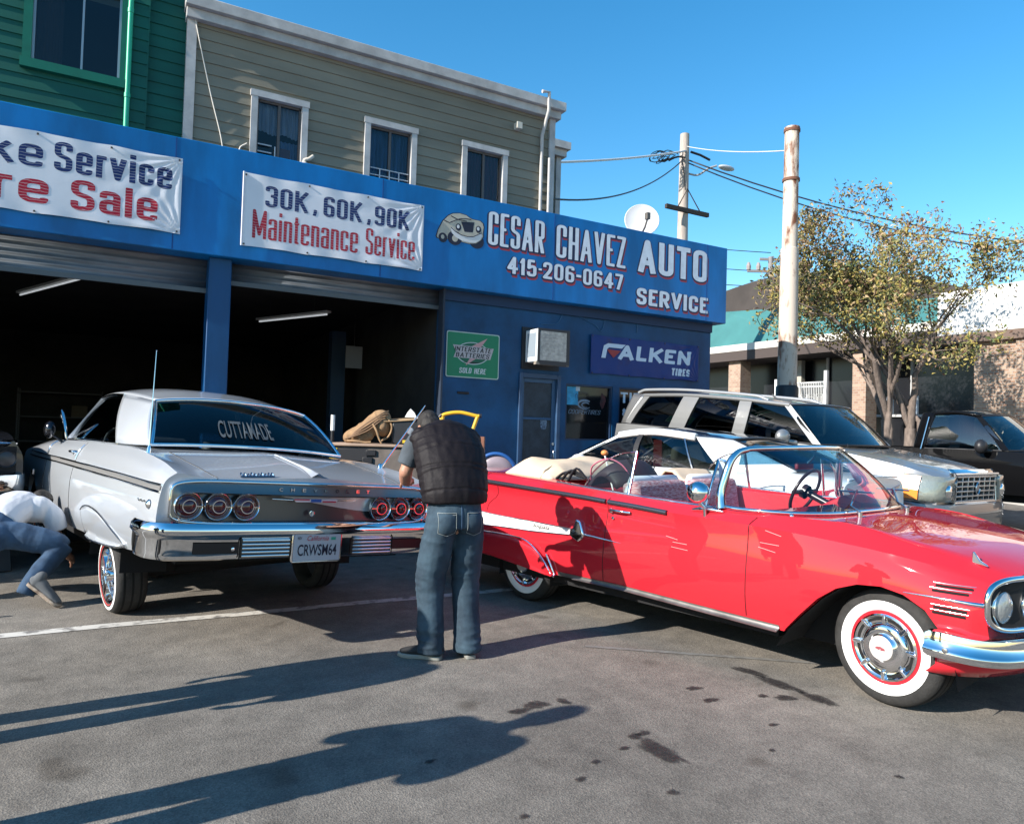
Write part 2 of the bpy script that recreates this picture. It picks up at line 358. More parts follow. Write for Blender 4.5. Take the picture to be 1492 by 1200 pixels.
# ================================================================== SETTING
def sstep(t): t = min(1, max(0, t)); return t * t * (3 - 2 * t)
def gz(x, y):
    """the lot rises a little towards the building on the right"""
    return 0.26 * sstep((x - 5.9) / 1.6) * sstep((y - 4.6) / 5.0)
def asphalt():
    m = bpy.data.materials.new('asphalt'); m.use_nodes = True; nt = m.node_tree; b = nt.nodes['Principled BSDF']; L = nt.links.new
    tc = nt.nodes.new('ShaderNodeTexCoord')
    def noise(s, d=4, r=0.6):
        n = nt.nodes.new('ShaderNodeTexNoise'); n.inputs['Scale'].default_value = s; n.inputs['Detail'].default_value = d; n.inputs['Roughness'].default_value = r
        L(tc.outputs['Object'], n.inputs['Vector']); return n
    def ramp(src, p0, p1, c0, c1):
        r = nt.nodes.new('ShaderNodeValToRGB'); r.color_ramp.elements[0].position = p0; r.color_ramp.elements[1].position = p1
        r.color_ramp.elements[0].color = (*c0, 1); r.color_ramp.elements[1].color = (*c1, 1); L(src, r.inputs[0]); return r
    def mix(f, a, c, mode='MULTIPLY', fac=1.0):
        x = nt.nodes.new('ShaderNodeMix'); x.data_type = 'RGBA'; x.blend_type = mode; x.inputs[0].default_value = fac
        if f is not None: L(f, x.inputs[0])
        L(a, x.inputs[6]); L(c, x.inputs[7]); return x
    big = ramp(noise(0.55, 6, 0.65).outputs['Fac'], 0.32, 0.7, (0.125, 0.112, 0.097), (0.225, 0.206, 0.18))
    mid = ramp(noise(5, 5).outputs['Fac'], 0.3, 0.72, (0.74, 0.74, 0.74), (1.12, 1.11, 1.1))
    vo = nt.nodes.new('ShaderNodeTexVoronoi'); vo.inputs['Scale'].default_value = 120; L(tc.outputs['Object'], vo.inputs['Vector'])
    fine = ramp(vo.outputs['Color'], 0.0, 1.0, (0.62, 0.62, 0.62), (1.4, 1.38, 1.34))
    fn2 = ramp(noise(160, 3, 0.7).outputs['Fac'], 0.3, 0.72, (0.6, 0.6, 0.6), (1.4, 1.4, 1.4))
    spots = ramp(noise(2.3, 2, 0.5).outputs['Fac'], 0.27, 0.36, (0.62, 0.6, 0.58), (1, 1, 1))
    pale = ramp(noise(0.9, 5, 0.7).outputs['Fac'], 0.58, 0.75, (1, 1, 1), (1.3, 1.28, 1.25))
    c = mix(None, big.outputs[0], mid.outputs[0]); c = mix(None, c.outputs[2], fine.outputs[0], fac=0.8); c = mix(None, c.outputs[2], fn2.outputs[0], fac=0.7)
    c = mix(None, c.outputs[2], spots.outputs[0]); c = mix(None, c.outputs[2], pale.outputs[0])
    L(c.outputs[2], b.inputs['Base Color']); b.inputs['Roughness'].default_value = 0.88; b.inputs['Specular IOR Level'].default_value = 0.3
    bp = nt.nodes.new('ShaderNodeBump'); bp.inputs['Strength'].default_value = 0.35; bp.inputs['Distance'].default_value = 0.008
    ad = nt.nodes.new('ShaderNodeMath'); ad.operation = 'ADD'; L(vo.outputs['Distance'], ad.inputs[0]); L(noise(110, 5, 0.75).outputs['Fac'], ad.inputs[1])
    L(ad.outputs[0], bp.inputs['Height']); L(bp.outputs[0], b.inputs['Normal'])
    return m
xs = sorted(set([-300, -100, -40, -20, -10, -5, 0, 2, 4] + [5.5 + 0.25 * i for i in range(14)] + [10, 12, 15, 20, 30, 60, 120, 300, 700]))
ys = sorted(set([-300, -100, -30, -10, 0, 2] + [3.5 + 0.4 * i for i in range(18)] + [12, 15, 20, 30, 60, 120, 300, 700]))
g = MB(); g.grid([[(x, y, gz(x, y)) for x in xs] for y in ys])
tag(g.build('ground', asphalt(), smooth=180), kind='structure')

paint_worn = mat('worn road paint', (0.5, 0.48, 0.44), 0.8, col2=(0.16, 0.15, 0.14), vs=9, contrast=(0.36, 0.5), detail=8)
def ribbon(pts, w, z):
    P = [Vector((*p, 0)) for p in pts]; rows = []
    for i, p in enumerate(P):
        t = (P[min(i + 1, len(P) - 1)] - P[max(i - 1, 0)]).normalized(); nrm = Vector((-t.y, t.x, 0))
        rows.append([tuple(p + nrm * w * s + Vector((0, 0, z))) for s in (-0.5, 0.5)])
    return MB().grid(rows)
tag(ribbon([(-4 + 0.5 * i, 6.13 + 0.012 * math.sin(i * 1.7)) for i in range(20)], 0.12, 0.004).build('parking_line_marking', paint_worn), kind='structure')
paint_faint = mat('faint road paint', (0.185, 0.178, 0.165), 0.85, col2=(0.135, 0.128, 0.118), vs=14, contrast=(0.4, 0.6))
tag(ribbon([(3.05 + 0.3 * i, 4.3 - 0.23 * i) for i in range(7)], 0.05, 0.004).build('faint_line_marking', paint_faint), kind='structure')

oil = bpy.data.materials.new('oil stain'); oil.use_nodes = True
_n = oil.node_tree; _b = _n.nodes['Principled BSDF']; _b.inputs['Base Color'].default_value = (.028, .024, .024, 1); _b.inputs['Roughness'].default_value = .75; _b.inputs['Specular IOR Level'].default_value = .2
_a = _n.nodes.new('ShaderNodeAttribute'); _a.attribute_name = 'soak'; _tc = _n.nodes.new('ShaderNodeTexCoord'); _no = _n.nodes.new('ShaderNodeTexNoise'); _no.inputs['Scale'].default_value = 38; _no.inputs['Detail'].default_value = 6
_n.links.new(_tc.outputs['Object'], _no.inputs['Vector']); _m1 = _n.nodes.new('ShaderNodeMath'); _m1.operation = 'ADD'; _n.links.new(_a.outputs['Fac'], _m1.inputs[0]); _n.links.new(_no.outputs['Fac'], _m1.inputs[1])
_mr = _n.nodes.new('ShaderNodeMapRange'); _mr.inputs['From Min'].default_value = .62; _mr.inputs['From Max'].default_value = 1.5; _mr.inputs['To Max'].default_value = .8; _n.links.new(_m1.outputs[0], _mr.inputs[0]); _n.links.new(_mr.outputs[0], _b.inputs['Alpha'])
def blot(x, y, rx, ry, rot=0.0, seed=0, n=40, rough=0.22):
    r = random.Random(seed); ph = [r.uniform(0, 6.3) for _ in range(7)]; P = []
    for k in range(n):
        a = 2 * PI * k / n; q = 1 + rough * sum(math.sin((j + 2) * a + ph[j]) / (j + 1.6) for j in range(7))
        px, py = rx * q * math.cos(a), ry * q * math.sin(a)
        P.append((x + px * math.cos(rot) - py * math.sin(rot), y + px * math.sin(rot) + py * math.cos(rot), 0.004))
    return P
ob = MB(); soak = []
def addblot(*a, **k):
    P = blot(*a, **k); n = len(P); cx_ = sum(p[0] for p in P) / n; cy_ = sum(p[1] for p in P) / n; k0 = len(ob.v)
    for q in (1.18, .8): ob.v += [(cx_ + (p[0] - cx_) * q, cy_ + (p[1] - cy_) * q, p[2]) for p in P]
    ob.v.append((cx_, cy_, .004)); soak.extend([0.0] * n + [.75] * n + [1.0])
    for i in range(n): j = (i + 1) % n; ob.f += [(k0 + i, k0 + j, k0 + n + j, k0 + n + i), (k0 + n + i, k0 + n + j, k0 + 2 * n)]
for (x_, y_, a_, b_, r_, s_) in ((2.39, 2.73, 0.06, 0.16, 0.1, 1), (2.39, 2.92, 0.045, 0.03, 0, 2), (2.15, 3.49, 0.07, 0.06, 0, 3), (2.02, 3.45, 0.06, 0.04, 0, 4), (2.32, 3.47, 0.035, 0.045, 0, 5), (2.45, 2.93, 0.05, 0.02, 0, 6),
                                 (3.72, 3.40, 0.045, 0.14, 0.15, 7), (3.71, 3.15, 0.05, 0.2, 0.1, 8), (3.72, 2.88, 0.05, 0.13, -0.1, 9), (3.16, 3.32, 0.06, 0.03, 0, 10), (3.11, 3.13, 0.055, 0.03, 0.2, 11), (3.55, 2.97, 0.06, 0.05, 0, 12), (3.45, 3.05, 0.03, 0.03, 0, 13),
                                 (2.04, 2.77, 0.025, 0.02, 0, 14), (1.88, 2.66, 0.03, 0.02, 0, 15), (3.16, 2.72, 0.03, 0.02, 0, 16), (3.21, 2.05, 0.02, 0.02, 0, 17), (2.25, 2.83, 0.03, 0.02, 0, 18), (2.17, 2.39, 0.03, 0.022, 0, 19), (2.9, 2.5, 0.02, 0.015, 0, 20), (1.5, 2.5, 0.02, 0.02, 0, 21), (1.35, 3.1, 0.03, 0.015, 0, 22)):
    addblot(x_, y_, a_, b_, r_, s_)
_o = ob.build('oil_stain_marking', oil, fixn=False); _o.data.attributes.new('soak', 'FLOAT', 'POINT').data.foreach_set('value', soak); tag(_o, kind='structure')

# ================================================================== THE AUTO SHOP
blue = mat('blue wall paint', (0.003, 0.052, 0.15), 0.42, var=0.22, vs=1.1, bump=0.05, bs=30, stretch=(1, 1, 0.35), spec=0.4)
blue_sign = mat('blue sign board', (0.0, 0.12, 0.345), 0.35, var=0.26, vs=1.6, stretch=(1, 1, 0.3), spec=0.45)
blue_dark = mat('dark blue wall paint', (0.004, 0.052, 0.135), 0.5, var=0.3, vs=1.5, bump=0.08, bs=25, spec=0.35)
inside = mat('shade dark interior', (0.02, 0.019, 0.018), 0.95, var=0.4, vs=1.2)  # darkness of the bays put into the wall colour
steel_door = mat('grey shutter steel', (0.13, 0.145, 0.165), 0.5, 0.3, var=0.25, vs=2.5, stretch=(0.6, 1, 3))
shop = empty('auto_shop', 'long low blue garage with two open bays and a painted sign fascia', 'garage', (4.5, 10.2, 0))
def S(mb, name, m, parent=None, **k):
    """part of the shop, drawn in world coordinates"""
    p = parent or shop; T = Matrix.Translation((-4.5, -10.2, 0)); mb.v = [tuple(T @ Vector(v)) for v in mb.v]
    return mb.build(name, m, p, **k)
YW = 10.25
fas = S(MB().box(-7.5, 10.12, 10.0, 10.9, 3.66, 5.09), 'fascia', blue_sign, bevel=0.012)
S(MB().box(0.625, 0.64, 9.9965, 10.0, 3.67, 5.08).box(3.33, 3.345, 9.9965, 10.0, 3.67, 5.08).box(6.25, 6.262, 9.9965, 10.0, 3.67, 5.08).box(9.60, 9.612, 9.9965, 10.0, 3.67, 5.08), 'panel_seam', mat('seam', (0.0, 0.05, 0.2), 0.6))
S(MB().box(1.08, 1.36, 10.12, 10.45, 0, 3.66), 'pillar', blue, bevel=0.01)
S(MB().box(-2.3, -2.0, 10.12, 10.45, 0, 3.66), 'pillar', blue, bevel=0.01)
# front wall with door and window openings
fw = MB()
for x0, x1, z0, z1 in ((4.43, 5.81, 0, 3.66), (5.81, 6.61, 2.48, 3.66), (6.61, 6.73, 0, 3.66), (6.73, 7.71, 0, 1.40), (6.73, 7.71, 2.35, 3.66), (7.71, 7.84, 0, 3.66), (7.84, 9.45, 0, 1.40), (7.84, 9.45, 2.35, 3.66), (9.45, 9.98, 0, 3.66)):
    fw.box(x0, x1, YW, YW + 0.2, z0, z1)
S(fw, 'front_wall', blue_dark)
S(MB().box(9.78, 9.98, YW + 0.2, 22, 0, 3.66), 'side_wall', blue_dark)
S(MB().box(-7.5, 10.0, 10.9, 22, 3.95, 4.1), 'flat_roof', mat('roof felt', (0.12, 0.12, 0.12), 0.9))
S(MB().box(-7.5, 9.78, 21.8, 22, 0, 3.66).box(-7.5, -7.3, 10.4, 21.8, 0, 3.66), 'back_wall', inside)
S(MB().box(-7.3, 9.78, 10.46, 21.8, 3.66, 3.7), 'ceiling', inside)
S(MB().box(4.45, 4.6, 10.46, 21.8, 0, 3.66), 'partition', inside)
S(MB().box(-7.3, 4.45, 10.46, 21.8, 0.006, 0.012), 'garage_floor', mat('dark concrete', (0.05, 0.047, 0.045), 0.7, var=0.4, vs=2))  # dark mottled concrete
def shutter(x0, x1, zb, zt):
    rows = []; n = int((zt - zb) / 0.0125)
    for i in range(n + 1):
        z = zb + (zt - zb) * i / n; y = 10.36 + 0.016 * abs(math.sin(PI * i / 7.0))
        rows.append([(x0, y, z), (x1, y, z)])
    s = S(MB().grid(rows), 'roller_shutter', steel_door, smooth=40, solid=0.004)
    S(MB().box(x0, x1, 10.34, 10.385, zb - 0.06, zb), 'bottom_rail', mat('rail steel', (0.1, 0.11, 0.12), 0.5, 0.4), s)
shutter(-2.0, 1.08, 3.28, 3.75); shutter(1.36, 4.43, 3.42, 3.75); shutter(-7.3, -2.3, 3.3, 3.75)
S(MB().box(4.40, 4.43, 10.15, 10.33, 0, 3.66), 'door_guide', mat('guide', (0.02, 0.03, 0.05), 0.6))
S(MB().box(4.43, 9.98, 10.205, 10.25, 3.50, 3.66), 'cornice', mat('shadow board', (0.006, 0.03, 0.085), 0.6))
# wall cracks / cables under the fascia
S(MB().tube(smoothpath([(6.2, 10.24, 3.3), (6.5, 10.235, 3.34), (6.62, 10.235, 3.52)]), 0.006).tube(smoothpath([(6.9, 10.235, 3.52), (7.3, 10.235, 3.38), (7.42, 10.235, 3.3), (7.5, 10.235, 3.52)]), 0.006)
  .tube([(8.2, 10.24, 3.5), (8.2, 10.24, 3.34)], 0.006), 'cable', mat('blue cable', (0.03, 0.11, 0.22), 0.5), smooth=60)
# door
dm = mat('dark door frame', (0.02, 0.055, 0.12), 0.45, var=0.2)
fr = MB().box(5.813, 5.87, 10.215, 10.40, 0, 2.477).box(6.54, 6.607, 10.215, 10.40, 0, 2.477).box(5.87, 6.54, 10.215, 10.40, 2.40, 2.477)
S(fr, 'door_frame', dm, bevel=0.006)
dr = S(MB().box(5.87, 5.93, 10.27, 10.32, 0.28, 2.40).box(6.47, 6.54, 10.27, 10.32, 0.28, 2.40).box(5.93, 6.47, 10.27, 10.32, 2.33, 2.40).box(5.93, 6.47, 10.27, 10.32, 0.28, 0.5).box(5.93, 6.47, 10.27, 10.32, 1.72, 1.76), 'door', mat('blue grey door', (0.02, 0.065, 0.14), 0.4), bevel=0.004)
S(MB().box(5.93, 6.47, 10.29, 10.30, 0.5, 2.33), 'screen', mat('door mesh screen', (0.022, 0.03, 0.042), 0.6, var=0.3, vs=6), dr)
S(MB().tube([(6.505, 10.27, 1.22), (6.505, 10.235, 1.22), (6.505, 10.235, 1.10), (6.505, 10.27, 1.10)], 0.011).lathe([(0.024, 0), (0.024, 0.015), (0, 0.015)], 14, Matrix.Translation((6.505, 10.27, 1.33)) @ Matrix.Rotation(PI / 2, 4, 'X')), 'handle', chrome_dull, dr, smooth=50)
P = [(6.33 + 0.065 * q * math.cos(a), 10.287, 1.66 + 0.10 * q * math.sin(a)) for a, q in [(2 * PI * k / 24, 1 + 0.14 * math.sin(k * 2.3) * math.cos(k)) for k in range(24)]]
S(MB().add(P, [tuple(range(24))]), 'sticker', mat('pale sticker', (0.16, 0.22, 0.3), 0.6, col2=(0.03, 0.05, 0.09), vs=28), dr)
S(MB().box(5.75, 6.65, 10.02, 10.5, 0, 0.27), 'door_step', mat('step concrete', (0.2, 0.2, 0.19), 0.9))
# windows
wglass = mat('black shop glass', (0.006, 0.007, 0.009), 0.12, spec=0.5)
wfm = mat('dark window frame', (0.012, 0.03, 0.07), 0.5)
def shopwin(x0, x1):
    w = MB(); t = 0.03
    w.box(x0, x0 + t, 10.262, 10.34, 1.40, 2.35).box(x1 - t, x1, 10.262, 10.34, 1.40, 2.35).box(x0 + t, x1 - t, 10.262, 10.34, 2.32, 2.35).box(x0 + t, x1 - t, 10.262, 10.34, 1.40, 1.43)
    f = S(w, 'window', wfm); S(MB().box(x0 + t, x1 - t, 10.315, 10.325, 1.43, 2.32), 'pane', wglass, f); return f
w1 = shopwin(6.733, 7.707); w2 = shopwin(7.843, 9.447)
let_grey = mat('grey window lettering', (0.16, 0.2, 0.26), 0.6); let_white = mat('white window lettering', (0.58, 0.64, 0.72), 0.6)
S(block_text('COOPERTIRES', 0.66, 0.075, .0105, wallM(6.83, 10.3135, 1.85), .25), 'lettering', let_grey, w1, fixn=False)
def arc(cx, cz, rx, rz, a0, a1, w0, w1_, y, n=24):
    rows = []
    for i in range(n + 1):
        t = i / n; a = a0 + (a1 - a0) * t; w = (w0 + (w1_ - w0) * t) * (0.25 + 0.75 * math.sin(PI * (0.12 + 0.8 * t)))
        rows.append([(cx + (rx - w) * math.cos(a), y, cz + (rz - w) * math.sin(a)), (cx + rx * math.cos(a), y, cz + rz * math.sin(a))])
    return MB().grid(rows)
lg = arc(7.16, 2.02, 0.15, 0.085, 0.7, 5.6, 0.05, 0.02, 10.312); l2 = arc(7.18, 2.01, 0.085, 0.05, 0.4, 5.2, 0.03, 0.015, 10.311); lg.add(l2.v, l2.f)
S(lg, 'swirl_mark', let_grey, w1)
S(MB().box(6.79, 7.02, 10.308, 10.313, 2.0, 2.31), 'poster', mat('cyan poster', (0.03, 0.26, 0.45), 0.6, var=0.25, vs=12), w1)
S(MB().box(6.97, 7.05, 10.302, 10.3075, 2.24, 2.315), 'price_card', mat('card', (0.4, 0.45, 0.5), 0.7), w1)
lc = arc(6.985, 2.15, 0.03, 0.045, -0.9, 4.0, 0.014, 0.014, 10.3065); S(lc, 'poster_mark', mat('navy', (0.01, 0.03, 0.12), 0.6), w1)
S(MB().add([(7.55 + 0.06 * math.cos(k * 0.7) * (1 + 0.4 * math.sin(k * 3)), 10.313, 2.09 + 0.13 * math.sin(k * 0.7) * (1 + 0.3 * math.cos(k * 2.1))) for k in range(9)], [tuple(range(9))]), 'red_poster', mat('dim red print', (0.08, 0.015, 0.015), 0.6, col2=(0.012, 0.008, 0.01), vs=14), w1)
S(block_text('TIRES', 0.85, 0.19, .05, wallM(7.93, 10.3135, 2.08)), 'lettering', let_white, w2, fixn=False)
S(block_text('& WHEELS', 1.0, 0.15, .035, wallM(7.97, 10.3135, 1.84)), 'lettering', let_white, w2, fixn=False)
# painted sign lettering, with dark outline and red drop shade
sgn_w = mat('sign letter white', (0.62, 0.66, 0.72), 0.5, var=0.08, vs=9); sgn_k = mat('sign letter navy', (0.008, 0.012, 0.05), 0.5); sgn_r = mat('sign letter red', (0.30, 0.03, 0.04), 0.5)
def sign_text(s, x, z, w, h, t):
    S(block_text(s, w, h, t, wallM(x + .012, 9.9989, z - .045), grow=.016, gap=.13), 'letter_shade', sgn_r, fixn=False)
    S(block_text(s, w, h, t, wallM(x - .006, 9.9982, z - .012), grow=.022, gap=.13), 'letter_outline', sgn_k, fixn=False)
    S(block_text(s, w, h, t, wallM(x, 9.9975, z), gap=.13), 'lettering', sgn_w, fixn=False)
sign_text('CESAR', 5.05, 4.40, 1.02, 0.52, 0.066)
sign_text('CHAVEZ', 6.30, 4.38, 1.42, 0.54, 0.072)
sign_text('AUTO', 8.00, 4.37, 1.62, 0.58, 0.125)
sign_text('415.206-0647', 5.40, 4.00, 2.28, 0.27, 0.062)
sign_text('SERVICE', 7.98, 3.80, 1.67, 0.29, 0.08)
# painted car on the fascia (flat, built as flat artwork)
def flat(pts, y, name, m): return S(MB().add([(x, y, z) for x, z in pts], [tuple(range(len(pts)))]), name, m)
cx0, cz0, sc = 4.115, 4.275, 0.00070
def E2(pts): return [(cx0 + sc * 0.98 * x, cz0 + 0.02 + sc * 0.80 * (1060 - y) - 0.0 * x) for x, y in pts]
art_k = mat('artwork black', (0.012, 0.012, 0.03), 0.5); art_c = mat('artwork cream', (0.42, 0.39, 0.32), 0.5, var=0.1, vs=8); art_w = mat('artwork white', (0.6, 0.6, 0.6), 0.5)
def ell(cx, cy, rx, ry, n=28): return [(cx + rx * math.cos(2 * PI * k / n), cy + ry * math.sin(2 * PI * k / n)) for k in range(n)]
body = [(110, 880), (150, 700), (250, 450), (380, 280), (480, 210), (640, 170), (800, 190), (900, 250), (960, 270), (1150, 275), (1215, 330), (1240, 430), (1225, 600), (1235, 690), (1180, 800), (1060, 910), (900, 945), (700, 925), (560, 880), (430, 900), (250, 930), (140, 930)]
def grow(p, k): mx = sum(a for a, b in p) / len(p); my = sum(b for a, b in p) / len(p); return [(mx + (a - mx) * k, my + (b - my) * k) for a, b in p]
PA = 'painted_car'
flat(E2(grow(body, 1.045)), 9.9985, PA, art_k); flat(E2(body), 9.9972, PA, art_c)
for (a, b, c, d) in ((1075, 850, 185, 200), (540, 860, 175, 190), (255, 900, 105, 130)): flat(E2(ell(a, b, c, d)), 9.9978 if a > 1000 else 9.9966, PA, art_k)
flat(E2(ell(545, 870, 70, 90)), 9.996, PA, art_c); flat(E2(ell(250, 880, 40, 60)), 9.996, PA, art_c)
flat(E2([(430, 590), (470, 580), (620, 720), (800, 760), (1000, 730), (1130, 630), (1190, 620), (1215, 690), (1160, 800), (1050, 895), (900, 915), (720, 900), (560, 830), (460, 730)]), 9.9955, PA, art_w)
flat(E2([(680, 385), (1005, 345), (975, 625), (770, 645)]), 9.996, PA, art_k)
for (a, b) in ((620, 550), (1112, 515)): flat(E2(ell(a, b, 68, 98)), 9.9958, PA, art_k); flat(E2(ell(a - 8, b - 15, 34, 52)), 9.9948, PA, art_w)
S(MB().tube([(x, 9.9955, z) for x, z in E2([(270, 430), (400, 470), (540, 380), (660, 310), (800, 280), (920, 285)])], 0.006, 5).tube([(x, 9.9955, z) for x, z in E2([(430, 280), (600, 345), (820, 350)])], 0.006, 5)
  .tube([(x, 9.995, z) for x, z in E2([(440, 590), (560, 690), (700, 750), (850, 765), (1000, 735), (1130, 640), (1200, 600)])], 0.006, 5), 'painted_line', art_k)

# ---- banners
def stripes_mat(name, col, streak=0.5):
    m = bpy.data.materials.new(name); m.use_nodes = True; nt = m.node_tree; b = nt.nodes['Principled BSDF']; L = nt.links.new
    tc = nt.nodes.new('ShaderNodeTexCoord'); w = nt.nodes.new('ShaderNodeTexWave'); w.bands_direction = 'Z'; w.inputs['Scale'].default_value = 9; w.inputs['Distortion'].default_value = 3.5; w.inputs['Detail'].default_value = 2; w.inputs['Detail Scale'].default_value = 1.5
    L(tc.outputs['Object'], w.inputs['Vector']); r = nt.nodes.new('ShaderNodeValToRGB'); r.color_ramp.elements[0].position = 0.86; r.color_ramp.elements[1].position = 0.99
    r.color_ramp.elements[0].color = (*col, 1); r.color_ramp.elements[1].color = (*[c + (0.55 - c) * streak for c in col], 1)
    L(w.outputs['Fac'], r.inputs[0]); L(r.outputs[0], b.inputs['Base Color']); b.inputs['Roughness'].default_value = 0.6; b.inputs['Specular IOR Level'].default_value = .2; return m
ban_red = stripes_mat('banner red', (0.34, 0.012, 0.032), 0.5); ban_navy = stripes_mat('banner navy', (0.008, 0.025, 0.11), 0.45)
def vinyl(name, col, st=0.6):
    return mat(name, col, 0.35, bump=st, bs=3.2, spec=0.6, var=0.04, vs=2, stretch=(1, 1, 1.0))
ban_white = vinyl('white vinyl', (0.62, 0.63, 0.67), 0.16)
def banner(name, label, x0, x1, z0, z1, y, m, lines, cat='banner', eyelets=4, parent=None, sag=0.012):
    t = empty(name, label, cat, ((x0 + x1) / 2, y, z0))
    W, H = x1 - x0, z1 - z0; nx, nz = 150, 50
    def wv(a, b):
        """folds radiating from the right-hand corners, scallops between eyelets"""
        r1 = math.hypot((1 - a) * W, (1 - b) * H); r2 = math.hypot((1 - a) * W, b * H)
        q1 = math.atan2((1 - b) * H, (1 - a) * W + 1e-6); q2 = math.atan2(b * H, (1 - a) * W + 1e-6)
        f = 0.011 * math.sin(q1 * 22) * math.exp(-r1 * 2.6) + 0.011 * math.sin(q2 * 22) * math.exp(-r2 * 2.6)
        f += 0.006 * math.sin(a * 37 + 4 * b) * (abs(2 * b - 1) ** 3)
        return -0.02 - f
    rows = []
    for j in range(nz + 1):
        b = j / nz; row = []
        for i in range(nx + 1):
            a = i / nx; sc_ = abs(math.sin(PI * a * (eyelets - 1))) * sag * (2 * b - 1)
            row.append(((a - 0.5) * W, wv(a, b), b * H - sc_))
        rows.append(row)
    MB().grid(rows).build('sheet', m, t, smooth=180)
    ed = MB()
    ed.tube([(-W / 2, -0.026, 0), (-W / 2, -0.03, H)], 0.011, 8)
    ed.build('hem', m, t, smooth=60)
    ey = MB()
    for i in range(eyelets):
        for b in (0.03, 0.97):
            a = (0.012 + 0.976 * i / (eyelets - 1)); ey.lathe([(0.012, 0), (0.012, 0.012), (0, 0.014)], 10, Matrix.Translation(((a - 0.5) * W, wv(a, b) - 0.001, b * H - 0.004)) @ Matrix.Rotation(PI / 2, 4, 'X'))
    ey.build('eyelet', mat('eyelet', (0.08, 0.07, 0.07), 0.5, 0.6), t)
    for (s, lx, lz, w, h, bold, shear, mm) in lines:
        b_ = block_text(s, w, h, bold, Matrix.Translation((lx - W / 2, 0, lz)) @ Matrix.Rotation(PI / 2, 4, 'X'), shear, gap=.12, cell=.011)
        b_.v = [(x, wv(min(1, max(0, x / W + 0.5)), min(1, max(0, z / H))) - 0.0022, z) for x, y, z in b_.v]
        b_.build('lettering', mm, t, fixn=False)
    return t
banner('banner', 'white vinyl banner offering brake service and a tire sale', -2.35, 0.71, 3.86, 4.815, 9.99, ban_white,
       [('Brake', 0.30, 0.535, 1.29, 0.33, 0.07, 0, ban_navy), ('Service', 1.70, 0.535, 1.25, 0.345, 0.066, 0, ban_navy), ('Tire', 0.62, 0.12, 1.04, 0.35, 0.082, 0, ban_red), ('Sale', 1.88, 0.11, 0.92, 0.36, 0.078, 0, ban_red)], eyelets=5)
banner('banner', 'white vinyl banner reading 30K, 60K, 90K over red words', 1.44, 3.965, 3.83, 4.80, 9.99, ban_white,
       [('30K', 0.28, 0.56, 0.56, 0.28, 0.055, 0, ban_navy), (',', .90, .57, .07, .28, .045, 0, ban_navy), ('60K', 1.05, 0.56, 0.54, 0.28, 0.054, 0, ban_navy), (',', 1.66, .57, .07, .28, .045, 0, ban_navy), ('90K', 1.78, 0.56, 0.52, 0.28, 0.054, 0, ban_navy), ('Maintenance', 0.13, 0.12, 1.42, 0.38, 0.040, 0, ban_red), ('Service', 1.66, 0.13, 0.74, 0.37, 0.037, 0, ban_red)], eyelets=4)
ban_blue = mat('navy printed vinyl', (0.004, 0.030, 0.16), 0.4, bump=0.4, bs=4, spec=0.3, col2=(0.035, 0.016, 0.035), vs=1.3, contrast=(0.28, 0.42))
fk = banner('banner', 'dark blue vinyl tire banner with slanted white letters', 7.2, 9.66, 2.55, 3.225, YW - 0.012, ban_blue,
       [('ALKEN', 0.58, 0.285, 1.66, 0.26, 0.088, 0.12, let_white), ('TIRES', 1.80, 0.08, 0.44, 0.135, 0.042, 0.1, let_white)])
MB().prism([(-1.02, 0.285), (-0.93, 0.285), (-0.90, 0.44), (-0.86, 0.475), (-0.58, 0.475), (-0.50, 0.545), (-0.88, 0.545), (-0.97, 0.50)], 0.030, 0.034, Matrix.Rotation(PI / 2, 4, 'X')).build('lettering', let_white, fk)
MB().prism([(-0.90, 0.44), (-0.60, 0.43), (-0.76, 0.30), (-0.85, 0.38)], 0.031, 0.033, Matrix.Rotation(PI / 2, 4, 'X')).build('red_wing_mark', mat('print red', (0.32, 0.03, 0.03), 0.5), fk)
# ---- battery sign
sgn = empty('battery_sign', 'green and white metal battery sign left of the air conditioner', 'sign', (4.97, YW - 0.001, 2.33))
def rrect(w, h, r, n=6, cx=0, cy=0):
    P = []
    for (sx, sy, a0) in ((1, 1, 0), (-1, 1, PI / 2), (-1, -1, PI), (1, -1, 1.5 * PI)):
        for k in range(n + 1): a = a0 + PI / 2 * k / n; P.append((cx + sx * (w / 2 - r) + r * math.cos(a), cy + sy * (h / 2 - r) + r * math.sin(a)))
    return P
RX = Matrix.Rotation(PI / 2, 4, 'X')
MB().prism(rrect(0.92, 0.71, 0.035, cy=0.355), 0.004, 0.016, RX).build('panel', mat('sign rim', (0.42, 0.5, 0.46), 0.45), sgn)
MB().prism(rrect(0.89, 0.68, 0.03, cy=0.355), 0.016, 0.0175, RX).build('face', mat('sign green', (0.0, 0.17, 0.075), 0.4), sgn)
kk = mat('sign black', (0.008, 0.008, 0.01), 0.5); pk = mat('sign pale red', (0.50, 0.27, 0.27), 0.5); sw = mat('sign white', (0.52, 0.54, 0.55), 0.5)
MB().prism(ell(-0.01, 0.385, 0.285, 0.175, 40), 0.0175, 0.019, RX).build('oval', sw, sgn)
MB().prism(ell(-0.01, 0.385, 0.272, 0.163, 40), 0.019, 0.0202, RX).build('oval', mat('oval green', (0.0, 0.1, 0.05), 0.4), sgn)
MB().prism([(-0.19, 0.24), (0.17, 0.26), (0.0, 0.225)], 0.0202, 0.0212, RX).build('oval', kk, sgn)
MB().prism([(0.24, 0.64), (-0.08, 0.47), (0.0, 0.45), (-0.12, 0.33), (-0.05, 0.32), (-0.13, 0.19), (0.08, 0.33), (0.02, 0.345), (0.17, 0.47), (0.12, 0.48)], 0.0212, 0.0225, RX).build('bolt', pk, sgn)
